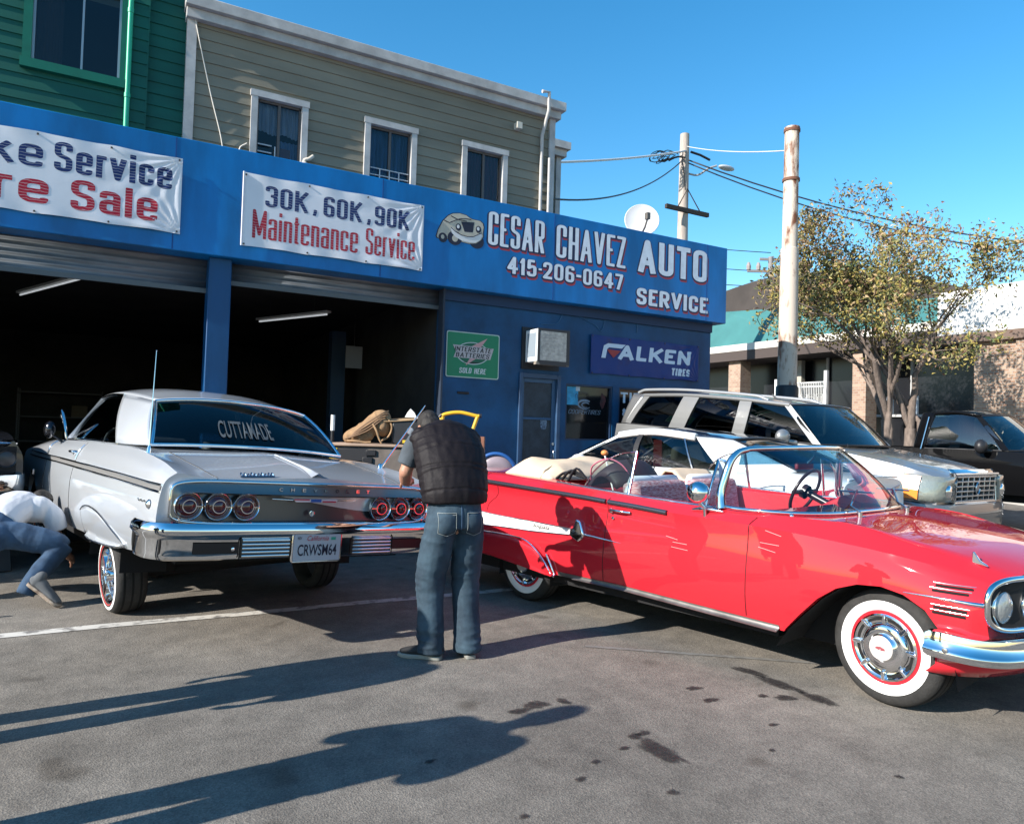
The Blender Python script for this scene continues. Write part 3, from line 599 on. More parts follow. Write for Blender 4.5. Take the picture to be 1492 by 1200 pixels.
MB().prism([(-0.355, 0.50), (0.355, 0.485), (0.30, 0.305), (-0.34, 0.305), (-0.30, 0.40)], 0.0225, 0.0235, RX).build('plate', mat('sign pale', (0.42, 0.38, 0.38), 0.5), sgn)
for s_, lx, lz, w, h, t_, sh in (('INTERSTATE', -0.325, 0.405, 0.63, 0.075, 0.0165, 0.18), ('BATTERIES', -0.305, 0.315, 0.58, 0.072, 0.0165, 0.18)):
    block_text(s_, w, h, t_, Matrix.Translation((lx, -0.0245, lz)) @ RX, sh).build('lettering', kk, sgn, fixn=False)
block_text('SOLD HERE', 0.46, 0.085, .0155, Matrix.Translation((-0.235, -0.0190, 0.07)) @ RX, .12).build('lettering', sw, sgn, fixn=False)
# ---- small slot plate on the wall
# ---- air conditioner
ac = empty('air_conditioner', 'white window air conditioner jutting out above the shop door', 'air conditioner', (6.2, YW, 2.6))
MB().box(-0.36, 0.36, -0.03, 0.0, -0.06, 0.62).build('mount_frame', mat('ac frame black', (0.012, 0.014, 0.018), 0.6), ac)
ACW = mat('ac casing', (0.6, 0.64, 0.66), 0.4, var=0.1, vs=5)
MB().box(-0.30, 0.30, -0.40, -0.03, 0.04, 0.56).build('casing', ACW, ac, bevel=0.015)
MB().box(-0.31, 0.31, -0.405, -0.33, -0.01, 0.04).build('base_tray', mat('rusty tray', (0.2, 0.17, 0.14), 0.8, var=0.4, vs=9), ac)
MB().box(-0.29, -0.25, -0.412, -0.40, 0.03, 0.57).box(0.25, 0.31, -0.412, -0.40, 0.0, 0.57).box(-0.25, 0.25, -0.412, -0.40, 0.53, 0.57).box(-0.25, 0.25, -0.412, -0.40, -0.01, 0.06).build('grille_frame', mat('grille frame', (0.03, 0.03, 0.033), 0.7), ac)
fins = MB()
for i in range(46): fins.box(-0.245 + i * 0.0108, -0.2395 + i * 0.0108, -0.411, -0.401, 0.06, 0.53)
for i in range(9): fins.box(-0.25, 0.25, -0.4125, -0.4115, 0.08 + 0.05 * i, 0.084 + 0.05 * i)
fins.build('grille', mat('dusty grille', (0.42, 0.42, 0.4), 0.8, var=0.25, vs=18), ac)
MB().box(-0.305, -0.300, -0.36, -0.10, 0.12, 0.5).build('vent_slot', mat('slot', (0.2, 0.24, 0.28), 0.6), ac)
# wall slot
tag(MB().box(4.72, 4.92, YW - 0.02, YW - 0.002, 2.075, 2.11).build('mail_slot', mat('slot black', (0.012, 0.006, 0.006), 0.6), bevel=0.004), 'small dark slot plate on blue wall under the battery sign', 'mail slot')
# ---- strip lights inside the bays
def strip(label, x, y, z, rz, L=1.7):
    t = empty('strip_light', label, 'strip light', (x, y, z), rz, 'strip lights hanging inside the garage')
    MB().box(-L / 2, L / 2, -0.05, 0.05, 0.025, 0.06).build('reflector', mat('lamp reflector', (0.4, 0.4, 0.38), 0.5), t)
    MB().tube([(-L / 2 + 0.04, 0, 0.0), (L / 2 - 0.04, 0, 0.0)], 0.014, 10).build('lamp_tube', mat('lamp tube', (0.8, 0.8, 0.8), 0.4, emit=(0.9, 0.95, 1.0), es=0.22), t, smooth=50)
    MB().tube([(-0.6, 0, 0.09), (-0.6, 0, 3.66 - z)], 0.006, 6).tube([(0.6, 0, 0.09), (0.6, 0, 3.66 - z)], 0.006, 6).build('rod', black_plastic, t)
strip('pale strip light hanging behind the left roller shutter', -0.82, 12.6, 3.42, R_(-68), 2.4)
strip('strip light hanging in the middle of the right bay', 2.70, 12.7, 3.34, R_(-65), 1.9)
# ---- satellite dish on the roof
ds = empty('satellite_dish', 'pale round satellite dish standing on the shop roof edge', 'satellite dish', (8.58, 10.75, 4.1))
MB().tube([(0, 0, 0), (0, 0, 1.20)], 0.035, 10).build('mast', mat('dish mast', (0.12, 0.12, 0.12), 0.6, 0.4), ds, smooth=60)
DM = Matrix.Translation((0.0, -0.10, 1.43)) @ Matrix.Rotation(R_(-32), 4, 'Z') @ Matrix.Rotation(R_(78), 4, 'X')
MB().lathe([(0, -0.05), (0.10, -0.046), (0.2, -0.03), (0.28, -0.008), (0.315, 0.008), (0.325, 0.0), (0.28, -0.02), (0.2, -0.043), (0.1, -0.06), (0, -0.065)], 40, DM).build('reflector', mat('dish grey', (0.52, 0.52, 0.52), 0.5, var=0.06), ds, smooth=60)
MB().tube([(-0.06, -0.14, 1.10), (-0.12, -0.34, 1.22), (-0.13, -0.42, 1.36)], 0.018, 8).box(-0.165, -0.095, -0.46, -0.38, 1.34, 1.46).build('receiver_arm', mat('dish arm', (0.10, 0.09, 0.08), 0.6), ds)

# ---- dim things inside the bays
dk_steel = mat('dim steel', (0.05, 0.05, 0.055), .5, .4); dk_box = mat('dim cardboard', (0.10, 0.075, 0.05), .8)
for i, (x, y) in enumerate(((1.75, 14.5), (4.0, 14.5))):
    l = empty('lift_post', ('left' if i == 0 else 'right') + ' post of the car lift inside the right bay', 'lift post', (x, y, .012), 0, 'car lift posts in the right bay')
    MB().box(-.14, .14, -.12, .12, .02, 3.4).build('column', mat('lift blue', (0.02, 0.05, 0.10), .5), l); MB().box(-.3, .3, -.3, .3, 0, .02).build('base_plate', dk_steel, l); MB().box(-.05, .05, -1.0, 0, .5, .58, Matrix.Rotation(R_(50 if i == 0 else -50), 4, 'Z')).build('arm', dk_steel, l)
for i, x in enumerate((-4.0, -1.0, 2.9)):
    sh = empty('shelf_unit', ('leftmost', 'middle', 'rightmost')[i] + ' of the dim steel shelves along the garage back wall', 'shelf', (x, 21.3, .012), 0, 'shelves along the garage back wall')
    f_ = MB()
    for sx in (-.9, .87):
        for sy in (-.25, .22): f_.box(sx, sx + .03, sy, sy + .03, 0, 2.2)
    f_.build('upright', dk_steel, sh)
    for z in (.3, .9, 1.5, 2.1):
        MB().box(-.9, .9, -.25, .25, z, z + .03).build('shelf_board', dk_steel, sh)
bx_rng = random.Random(8)
for i in range(12):
    bxx = MB().box(-.17, .17, -.15, .15, 0, .2 + .012 * i).build('carton', dk_box, bevel=.005); bxx.location = ((-4.0, -1.0, 2.9)[i % 3] + (-.6, -.1, .4, .6)[i // 3], 21.3, .012 + (.33, .93, 1.53, .93)[i // 3])
    tag(bxx, 'dim cardboard carton on the steel shelves at the garage back', 'carton', 'cartons on the garage shelves')
for i in range(4):
    ty = MB().lathe([(.20, -.09), (.31, -.10), (.335, -.05), (.335, .05), (.31, .10), (.20, .09)], 28, closed=True).build('loose_tyre', rubber, smooth=50); ty.location = (.6, 13.2, .115 + .205 * i); tag(ty, 'black tyre in the stack just inside the left bay', 'tyre', 'tyres stacked inside the left bay')
pn = MB().box(-.16, .16, -.01, .01, 0, .42).build('hanging_board', mat('dim board', (0.20, 0.21, 0.23), .6), bevel=.004); pn.location = (4.05, 13.5, 2.62); tag(pn, 'dim pale board hanging in the right bay below the strip light', 'board')
tag(MB().tube([(4.05, 13.5, 3.04), (4.05, 13.5, 3.66)], .006, 6).build('hanging_wire', dk_steel), 'thin wire holding up the dim pale board', 'wire')

# ================================================================== UPPER HOUSES BEHIND THE SHOP ROOF
beige = mat('beige siding', (0.20, 0.18, 0.135), 0.8, var=0.16, vs=0.8, bump=0.1, bs=25, stretch=(0.5, 1, 2.5), detail=8)
trimw = mat('weathered trim', (0.40, 0.385, 0.37), 0.7, var=0.2, vs=3, detail=8)
greenp = mat('green siding', (0.0, 0.075, 0.05), 0.55, var=0.16, vs=1.5, stretch=(0.5, 1, 2))
greenl = mat('green trim', (0.0, 0.12, 0.07), 0.5, var=0.1); pipeg = mat('green pipe', (0.02, 0.36, 0.20), 0.4)
def siding(x0, x1, z0, z1, y, pitch, holes=(), lap=0.016):
    """lapped boards with real openings"""
    mb = MB(); n = int(math.ceil((z1 - z0) / pitch))
    for i in range(n):
        a, b = z0 + i * pitch, min(z1, z0 + (i + 1) * pitch)
        cuts = sorted({a, b} | {q for h in holes for q in (h[2], h[3]) if a < q < b})
        for c, d in zip(cuts[:-1], cuts[1:]):
            xs_ = [x0, x1]; segs = [(x0, x1)]
            for h in holes:
                if h[2] < (c + d) / 2 < h[3]:
                    ns = []
                    for (p, q) in segs:
                        if h[0] > p: ns.append((p, min(q, h[0])))
                        if h[1] < q: ns.append((max(p, h[1]), q))
                    segs = [s for s in ns if s[1] > s[0]]
            for (p, q) in segs:
                ya = y - lap * (1 - (c - a) / pitch); yb = y - lap * (1 - (d - a) / pitch)
                k = len(mb.v); mb.v += [(p, ya, c), (q, ya, c), (q, yb, d), (p, yb, d)]; mb.f.append((k, k + 1, k + 2, k + 3))
                if c == a: mb.v += [(p, y, c), (q, y, c)]; mb.f.append((k, k + 4, k + 5, k + 1))
    return mb
house = empty('beige_house', 'two storey house with beige lap siding and three white trimmed windows', 'house', (4, 11.5, 0))
HT = Matrix.Translation((-4, -11.5, 0))
def H(mb, name, m, parent=None, T=HT, **k):
    mb.v = [tuple(T @ Vector(v)) for v in mb.v]; return mb.build(name, m, parent or house, **k)
WINS = ((1.74, 2.55), (3.505, 4.367), (5.25, 6.11))
holes = [(a, b, 5.38, 6.52) for a, b in WINS]
H(siding(0.93, 7.0, 4.0, 7.36, 11.5, 0.165, holes), 'siding_wall', beige, fixn=False)
H(MB().box(0.8, 0.93, 11.45, 11.62, 4, 7.36), 'corner_board', trimw); H(MB().box(7.0, 7.12, 11.45, 11.6, 4, 7.36), 'corner_board', trimw)
H(MB().box(7.06, 7.11, 11.6, 19, 4, 7.4).box(0.85, 0.9, 11.62, 19, 4, 7.4).box(0.9, 7.06, 18.9, 19, 4, 7.4).box(0.9, 7.06, 11.6, 18.9, 7.4, 7.45), 'side_wall', beige)
H(MB().box(0.78, 7.20, 11.38, 19.1, 7.36, 7.50).box(0.76, 7.26, 11.30, 19.2, 7.5025, 7.66), 'cornice', trimw, bevel=0.008)
H(siding(7.12, 8.42, 4, 7.58, 13.5, 0.165), 'siding_wall', beige, fixn=False)
H(MB().box(8.42, 8.54, 13.45, 19, 4, 7.58).box(7.12, 8.62, 13.36, 19, 7.58, 7.73).box(7.12, 8.68, 13.28, 19, 7.7325, 7.89), 'rear_cornice', trimw)
curt = [mat('blue curtain', (0.22, 0.34, 0.52), 0.8, bump=0.5, bs=6, var=0.3, vs=5, stretch=(6, 1, 0.3)), mat('navy curtain', (0.07, 0.17, 0.34), 0.8, bump=0.5, bs=6, var=0.5, vs=5, stretch=(6, 1, 0.3)), mat('maroon curtain', (0.12, 0.025, 0.06), 0.8, bump=0.5, bs=6, var=0.4, vs=5, stretch=(6, 1, 0.3))]
wglass2 = glass('house window glass', (0.72, 0.75, 0.78), -0.01)
iron_w = mat('white iron', (0.45, 0.47, 0.5), 0.5)
for i, (a, b) in enumerate(WINS):
    t = 0.095; z0, z1 = 5.38, 6.52
    f = H(MB().box(a - 0.02, a + t - 0.02, 11.44, 11.56, z0, z1 - t + 0.04).box(b - t + 0.02, b + 0.02, 11.44, 11.56, z0, z1 - t + 0.04).box(a - 0.035, b + 0.035, 11.43, 11.56, z1 - t + 0.04, z1 + 0.04).box(a - 0.04, b + 0.04, 11.40, 11.56, z0 - 0.07, z0), 'window', trimw)
    m_ = (a + b) / 2
    H(MB().box(a + 0.075, a + 0.105, 11.52, 11.57, z0, z1 - t).box(b - 0.105, b - 0.075, 11.52, 11.57, z0, z1 - t).box(m_ - 0.02, m_ + 0.02, 11.515, 11.57, z0, z1 - t).box(a + 0.105, b - 0.105, 11.52, 11.57, z1 - t - 0.0, z1 - t + 0.035), 'sash', mat('bronze sash', (0.09, 0.075, 0.07), 0.5), f)
    H(MB().box(a + 0.1, b - 0.1, 11.542, 11.548, z0, z1 - t), 'pane', wglass2, f)
    rows = []
    for j in range(2):
        rows.append([(a + 0.08 + (b - a - 0.16) * k / 60, 11.62 + 0.02 * math.sin(k * 1.15 + i), (z0 if i else z0 + 0.62 + 0.02 * math.sin(k * 0.2)) if j == 0 else z1) for k in range(61)])
    H(MB().grid(rows), 'curtain', curt[i] if i else mat('pale curtain', (0.45, 0.52, 0.62), 0.8, var=0.25, vs=5, stretch=(6, 1, 0.3)), f, smooth=180)
    if i == 0:
        rows = [[(m_ + 0.02 + (b - m_ - 0.1) * k / 30, 11.66 + 0.02 * math.sin(k), z) for k in range(31)] for z in (z0, z0 + 0.55)]
        H(MB().grid(rows), 'curtain', curt[0], f, smooth=180)
        H(MB().box(m_ + 0.05, m_ + 0.2, 11.60, 11.61, z0, z0 + 0.42), 'card', mat('mauve card', (0.25, 0.16, 0.2), 0.8), f)
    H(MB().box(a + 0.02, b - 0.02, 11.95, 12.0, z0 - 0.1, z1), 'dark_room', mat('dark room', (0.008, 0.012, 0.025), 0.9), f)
    if i < 2:
        rb = MB()
        for z in (5.55, 5.66, 5.77): rb.tube([(a + 0.1, 11.50, z), ((b if i else m_) - 0.1, 11.50, z)], 0.010, 6)
        for k in range(1, 4 if i else 2): rb.tube([(a + 0.1 + (b - a - 0.2) * k / (4 if i else 2.4), 11.50, 5.4), (a + 0.1 + (b - a - 0.2) * k / (4 if i else 2.4), 11.50, 5.77)], 0.010, 6)
        H(rb, 'guard_rail', iron_w, f)
# pipes and bits on the beige wall
H(MB().tube([(6.83, 11.44, 4.5), (6.83, 11.44, 7.0), (6.85, 11.26, 7.40), (6.85, 11.26, 7.74), (6.70, 11.26, 7.72)], 0.032, 10).tube([(6.99, 11.42, 4.5), (6.99, 11.42, 6.6)], 0.03, 10), 'downpipe', mat('grey pipe', (0.42, 0.40, 0.38), 0.6, var=0.15), smooth=50)
H(MB().box(6.25, 6.36, 11.35, 11.485, 6.98, 7.10), 'junction_box', mat('cream box', (0.5, 0.47, 0.4), 0.6), bevel=0.006)
H(MB().tube(smoothpath([(0.90, 11.43, 7.36), (1.00, 11.46, 6.95), (1.16, 11.46, 6.3), (1.34, 11.46, 5.6), (1.36, 11.46, 5.0)]), 0.009, 6), 'cable', mat('white cable', (0.5, 0.47, 0.42), 0.6), smooth=60)
H(MB().tube(smoothpath([(2.53, 11.42, 5.3), (2.53, 11.42, 5.62), (2.60, 11.40, 5.66), (2.66, 11.42, 5.72)]), 0.028, 8).ball((2.53, 11.42, 5.55), 0.06, 10, 8), 'service_pipe', mat('rag white', (0.5, 0.45, 0.38), 0.8), smooth=60)
H(MB().tube(smoothpath([(1.58, 11.46, 5.2), (1.58, 11.46, 5.62), (1.68, 11.46, 5.72)]), 0.012, 6), 'cable', mat('white cable', (0.5, 0.47, 0.42), 0.6), smooth=60)

gh = empty('green_house', 'dark green lap sided house with a wide sliding window', 'house', (-3, 11.5, 0))
GT = Matrix.Translation((3, -11.5, 0))
gk = dict(parent=gh, T=GT)
H(siding(-9, 0.32, 4.0, 9.5, 11.5, 0.17, [(-1.06, -0.03, 6.24, 7.40)]), 'siding_wall', greenp, fixn=False, **gk)
H(siding(0.32, 0.80, 4.0, 9.5, 11.60, 0.17), 'siding_wall', greenp, fixn=False, **gk)  # end strip set back, a recess added so it falls in shade
H(MB().box(0.30, 0.32, 11.49, 11.6, 4, 9.5).box(-9, 0.8, 11.7, 18, 9.4, 9.5).box(-9, -8.9, 11.7, 18, 4, 9.4), 'side_wall', greenp, **gk)
f = H(MB().box(-1.16, -1.06, 11.43, 11.56, 6.24, 7.42).box(-0.03, 0.05, 11.43, 11.56, 6.24, 7.42).box(-1.18, 0.07, 11.41, 11.56, 6.12, 6.24).box(-1.16, 0.05, 11.43, 11.56, 7.42, 7.52), 'window', greenl, **gk)
H(MB().box(-1.06, -1.03, 11.5, 11.56, 6.27, 7.42).box(-0.06, -0.03, 11.48, 11.56, 6.27, 7.42).box(-0.50, -0.475, 11.49, 11.56, 6.27, 7.42).box(-1.06, -0.03, 11.5, 11.56, 6.24, 6.27), 'sash', mat('aluminium sash', (0.33, 0.36, 0.38), 0.4, 0.5), f, T=GT)
H(MB().box(-1.03, -0.06, 11.535, 11.54, 6.27, 7.42), 'pane', wglass2, f, T=GT)
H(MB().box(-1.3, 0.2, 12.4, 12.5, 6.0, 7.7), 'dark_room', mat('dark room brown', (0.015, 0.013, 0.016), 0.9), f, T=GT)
H(MB().grid([[(-1.05 + 0.33 * k / 20, 11.62 + 0.015 * math.sin(k * 1.5), z) for k in range(21)] for z in (6.25, 7.45)]), 'curtain', mat('brown curtain', (0.05, 0.035, 0.035), 0.9), f, T=GT, smooth=180)
H(MB().tube([(0.075, 11.43, 4.6), (0.075, 11.43, 9.4)], 0.034, 12).tube([(0.075, 11.43, 6.0), (0.075, 11.43, 6.06)], 0.041, 12).tube([(0.075, 11.43, 7.2), (0.075, 11.43, 7.26)], 0.041, 12), 'downpipe', pipeg, smooth=50, **gk)

# ================================================================== BUILDING ACROSS THE STREET
brick = bpy.data.materials.new('pale brick'); brick.use_nodes = True
_n = brick.node_tree; _b = _n.nodes['Principled BSDF']; _b.inputs['Roughness'].default_value = 0.9
_t = _n.nodes.new('ShaderNodeTexCoord'); _mp = _n.nodes.new('ShaderNodeMapping'); _mp.inputs['Rotation'].default_value = (R_(90), 0, R_(90)); _k = _n.nodes.new('ShaderNodeTexBrick')
_k.inputs['Color1'].default_value = (0.38, 0.27, 0.19, 1); _k.inputs['Color2'].default_value = (0.26, 0.15, 0.10, 1); _k.inputs['Mortar'].default_value = (0.30, 0.26, 0.22, 1)
_k.inputs['Scale'].default_value = 3.2; _k.inputs['Mortar Size'].default_value = 0.03
_sx = _n.nodes.new('ShaderNodeSeparateXYZ'); _cx = _n.nodes.new('ShaderNodeCombineXYZ'); _ad = _n.nodes.new('ShaderNodeMath')
_n.links.new(_t.outputs['Object'], _sx.inputs[0]); _n.links.new(_sx.outputs[0], _ad.inputs[0]); _n.links.new(_sx.outputs[1], _ad.inputs[1]); _n.links.new(_ad.outputs[0], _cx.inputs[0]); _n.links.new(_sx.outputs[2], _cx.inputs[1])
_n.links.new(_cx.outputs[0], _k.inputs[0]); _n.links.new(_k.outputs[0], _b.inputs['Base Color'])
teal = mat('teal mansard', (0.045, 0.155, 0.15), 0.6, var=0.15, vs=0.6)
stucco = mat('white stucco', (0.62, 0.61, 0.58), 0.8, var=0.06, vs=1)
roofd = mat('dark roofing', (0.05, 0.042, 0.038), 0.9, var=0.2, vs=0.7)
br = empty('teal_roofed_building', 'single storey building with teal mansard, brick piers and domed dark roof', 'building', (21, 18, 0))
BT = Matrix.Translation((-21, -18, 0)); bk = dict(parent=br, T=BT)
mz = lambda y: 6.28 + .08 * (min(y, 30) - 16.5)
H(MB().grid([[(21.0, y, 5.06), (22.2, y, mz(y)), (22.6, y, mz(y)), (22.6, y, 5.06)] for y in (12.4, 16.5, 22, 30, 45)]).add([(21.0, 12.4, 5.06), (22.2, 12.4, mz(12.4)), (22.6, 12.4, mz(12.4)), (22.6, 12.4, 5.06)], [(0, 1, 2, 3)]), 'mansard', teal, **bk)
H(MB().box(20.7, 22.6, 12.4, 45, 4.80, 5.05), 'eave', mat('cream trim', (0.55, 0.52, 0.47), 0.7), **bk)
H(MB().box(20.72, 22.6, 12.4, 45, 4.45, 4.797), 'soffit', mat('brown soffit', (0.06, 0.045, 0.04), 0.8), **bk)
arcp = [(8.0, 4.8), (11, 5.5), (13, 6.35), (14.6, 7.05), (17.2, 7.93), (20.0, 8.55), (22.7, 8.82), (24.6, 8.75), (28, 8.3), (34, 7.0), (42, 5.0)]
arcp = [tuple(q) for q in crom(arcp, 5)] + [(42, 4.6), (8, 4.6)]
H(MB().prism([(a, b) for a, b in arcp], 26, 44, Matrix(((0, 0, 1, 0), (1, 0, 0, 0), (0, 1, 0, 0), (0, 0, 0, 1)))), 'dome_roof', roofd, **bk)
H(MB().box(22.3, 22.5, 8.5, 45, 0, 4.6), 'back_wall', mat('dark glazing', (0.012, 0.013, 0.016), 0.25), **bk)
for (a, b) in ((19.9, 20.5), (14.66, 15.14), (25, 25.6), (30, 30.6)): H(MB().box(20.95, 21.5, a, b, 0, 4.45), 'brick_pier', brick, **bk)
H(MB().box(21.0, 21.6, 10.29, 11.4, 0, 4.36).box(21.6, 22.2, 8.0, 11.6, 0, 4.3), 'brick_wall', brick, **bk)
H(MB().box(20.9, 21.3, -8, 10.29, 0, 4.36), 'brick_wall', brick, **bk)
H(MB().box(20.9, 24, -8, 12.38, 4.62, 5.87), 'white_parapet', stucco, **bk)
H(MB().box(20.8, 24, -8, 12.39, 4.36, 4.617), 'brown_fascia', mat('brown fascia', (0.13, 0.09, 0.07), 0.8), **bk)
wf = MB()
for y in (13.9, 15.35, 17.0, 18.6, 21.5, 23, 24.4): wf.box(22.2, 22.28, y, y + 0.09, 0, 4.45)
wf.box(22.2, 22.29, 11.6, 45, 2.35, 2.43)
H(wf, 'window_frame', mat('pale window frame', (0.4, 0.4, 0.4), 0.5), **bk)
for y in (13.2, 14.0): H(MB().box(21.3, 21.38, y, y + 0.18, 2.4, 2.95), 'wall_lamp', mat('pale lamp box', (0.5, 0.55, 0.6), 0.5), **bk)
H(MB().box(21.9, 22.1, 17.9, 18.5, 0, 4.4), 'pale_door', mat('beige door', (0.38, 0.35, 0.30), 0.6), **bk)
H(MB().lathe([(0, 0), (0.22, 0), (0.22, 0.5), (0.34, 0.5), (0.34, 0.62), (0.2, 0.75), (0, 0.75)], 14, Matrix.Translation((26.5, 21.6, 8.6))), 'roof_vent', mat('roof vent', (0.2, 0.12, 0.09), 0.7), smooth=40, **bk)
# ornamental iron screen
scr = empty('iron_screen', 'white ornamental iron screen beside the pale steel pole', 'iron screen', (20.4, 16.7, 2.3))
im = MB()
for z in (0, 0.14, 0.98, 1.12): im.box(-0.015, 0.015, -0.95, 0.95, z, z + 0.035)
for k in range(29):
    y = -0.93 + k * 0.0664; im.box(-0.012, 0.012, y, y + 0.018, 0.0, 1.14)
for k in range(6):
    y = -0.78 + k * 0.31
    for rr in (0.13, 0.07):
        im.tube([(-0.02, y + rr * c1, 0.56 + rr * s1 * 1.3) for c1, s1 in ((1, 1), (-1, 1), (-1, -1), (1, -1))], 0.016, 5, closed=True)
im.build('panel', mat('white iron screen', (0.6, 0.6, 0.58), 0.6), scr)
MB().box(-0.05, 0.05, -1.05, -0.95, -2.3, 1.5).box(-0.05, 0.05, 0.95, 1.05, -2.3, 1.3).build('post', mat('white iron screen', (0.6, 0.6, 0.58), 0.6), scr)
# pavement across the street
tag(MB().box(17.6, 20.9, -30, 60, 0.2, 0.38).build('pavement', mat('pavement concrete', (0.3, 0.29, 0.27), 0.9, var=0.1, vs=2)), kind='structure')

# ================================================================== POLES AND WIRES
wood = mat('pole wood', (0.36, 0.31, 0.27), 0.85, var=0.25, vs=4, stretch=(6, 6, 0.4), bump=0.3, bs=8)
dwood = mat('dark crossarm wood', (0.035, 0.028, 0.025), 0.85)
up = empty('utility_pole', 'wooden utility pole with dark crossarm and street lamp arm', 'utility pole', (17.0, 18.9, 0))
MB().lathe([(0.24, 0), (0.20, 6), (0.155, 11.9), (0, 11.92)], 20).build('shaft', wood, up, smooth=50)
MB().box(-0.95, 0.95, -0.27, -0.16, 9.13, 9.27, Matrix.Rotation(R_(0), 4, 'Z')).build('crossarm', dwood, up)
MB().tube([(-0.45, -0.24, 9.25), (0.0, -0.2, 9.95), (0.55, -0.24, 9.25)], 0.02, 6).build('brace', dwood, up)
lam = MB().tube(smoothpath([(0.12, -0.05, 10.55), (0.45, -0.2, 10.52), (0.75, -0.38, 10.75), (1.0, -0.52, 10.86)]), 0.035, 8)
lam.build('lamp_arm', mat('lamp arm', (0.36, 0.36, 0.36), 0.5, 0.4), up, smooth=60)
MB().ball((1.32, -0.66, 10.80), (0.36, 0.15, 0.085), 16, 10, Matrix.Identity(4)).build('lamp_head', mat('lamp head', (0.4, 0.42, 0.44), 0.5), up, smooth=60)
tg = MB(); rr = random.Random(4)
for k in range(9):
    c = Vector((-0.35 - rr.random() * 0.9, -0.15, 11.05 - rr.random() * 0.35)); a = rr.uniform(0.12, 0.3)
    tg.tube([(c.x + a * 1.5 * math.cos(q) + rr.uniform(-.04, .04), c.y + 0.1 * math.sin(q * 2), c.z + a * 0.6 * math.sin(q) + 0.13 * math.cos(q)) for q in np.linspace(0, 5.5, 14)], 0.014, 5)
tg.tube(smoothpath([(-0.2, -0.15, 11.2), (-0.25, -0.2, 10.8), (-0.16, -0.2, 10.35), (-0.1, -0.2, 9.9)]), 0.02, 5).tube(smoothpath([(-0.15, -0.2, 11.0), (-0.5, -0.2, 10.95), (-0.85, -0.2, 10.75)]), 0.03, 6)
tg.tube([(0.1, -0.2, 11.25), (0.45, -0.3, 11.18), (0.8, -0.4, 11.05)], 0.04, 6)
tg.build('cable_coil', mat('cable black', (0.012, 0.012, 0.014), 0.6), up, smooth=60)
rust = mat('pale paint with rust', (0.52, 0.44, 0.365), 0.7, col2=(0.15, 0.055, 0.025), vs=2.2, contrast=(0.40, 0.50), detail=9, stretch=(1.6, 1.6, 0.55), bump=0.1, bs=20)
sp = empty('steel_pole', 'tall pale steel pole with rust patches and a black base', 'pole', (12.98, 10.98, 0.2))
MB().lathe([(0.215, 0), (0.205, 2.58), (0.19, 5.5), (0.165, 5.52), (0.155, 8.1), (0.165, 8.1), (0.165, 8.2), (0, 8.2)], 24).build('shaft', rust, sp, smooth=40)
MB().lathe([(0.24, 0), (0.235, 2.46), (0.206, 2.5)], 24).build('base_sleeve', mat('black sleeve', (0.018, 0.02, 0.022), 0.5), sp, smooth=40)
for pr_ in ([(0.175, 8.1), (0.175, 8.16), (0.16, 8.16)], [(0.185, 7.0), (0.185, 7.06), (0.17, 7.06)]): MB().lathe(pr_, 24).build('collar', mat('rusty collar', (0.14, 0.06, 0.035), 0.8), sp, smooth=40)
fp = empty('far_power_pole', 'small distant power pole with insulators above the dark roof', 'power pole', (47.3, 41.9, 0))
fm = mat('distant pole grey', (0.20, 0.19, 0.19), 0.8)
MB().lathe([(0.26, 0), (0.2, 16.5), (0, 16.5)], 10).build('shaft', fm, fp, smooth=60)
ca = MB()
for z, L in ((15.2, 1.9), (16.2, 0.9)): ca.box(-L, L, -0.09, 0.09, z, z + 0.2, Matrix.Rotation(R_(-30), 4, 'Z'))
ca.build('crossarm', fm, fp)
for x in (-1.8, -1.0, 1.0, 1.8): MB().lathe([(0, 0), (0.17, 0), (0.2, 0.3), (0.1, 0.6), (0, 0.6)], 8, Matrix.Rotation(R_(-30), 4, 'Z') @ Matrix.Translation((x, 0, 15.4))).build('insulator', mat('distant insulator', (0.25, 0.22, 0.21), 0.6), fp)
MB().lathe([(0, 0), (0.24, 0), (0.24, 0.8), (0, 0.8)], 8, Matrix.Translation((0.5, -0.3, 15.0))).build('transformer', mat('distant insulator', (0.25, 0.22, 0.21), 0.6), fp)
wireb = mat('wire black', (0.02, 0.02, 0.022), 0.6); wirew = mat('wire pale', (0.55, 0.55, 0.55), 0.5)
def wire(label, a, b, sag, r, m):
    P = []
    for k in range(25):
        t = k / 24; p = Vector(a).lerp(Vector(b), t); p.z -= sag * 4 * t * (1 - t); P.append(tuple(p))
    tag(MB().tube(P, r, 5).build('overhead_wire', m, smooth=90), label, 'wire', 'overhead wires')
wire('thick pale wire from the wooden pole to the beige house', (17.0, 18.8, 11.3), (6.5, 14.2, 7.3), 0.15, 0.032, wirew)
wire('lower black wire from the wooden pole to the beige house', (16.9, 18.8, 11.0), (6.9, 11.6, 5.9), 0.5, 0.02, wireb)
wire('upper black wire running right from the wooden pole', (17.0, 18.8, 11.0), (40, 4, 9.8), 2.3, 0.026, wireb)
wire('lower black wire running right from the wooden pole', (17.0, 18.8, 10.9), (38, 4, 9.2), 2.4, 0.024, wireb)
wire('thin pale wire strung level between the two tall poles', (17.0, 18.8, 11.45), (12.98, 10.98, 7.9), 0.1, 0.014, wirew)
for k, z in enumerate((17.2, 15.6, 14.3)):
    wire(['highest', 'middle', 'lowest'][k] + ' of the thin far wires beside the sign end', (47.3, 41.9, z * 0.98), (26, 62, z * 1.28), 0.6, 0.035, wireb)

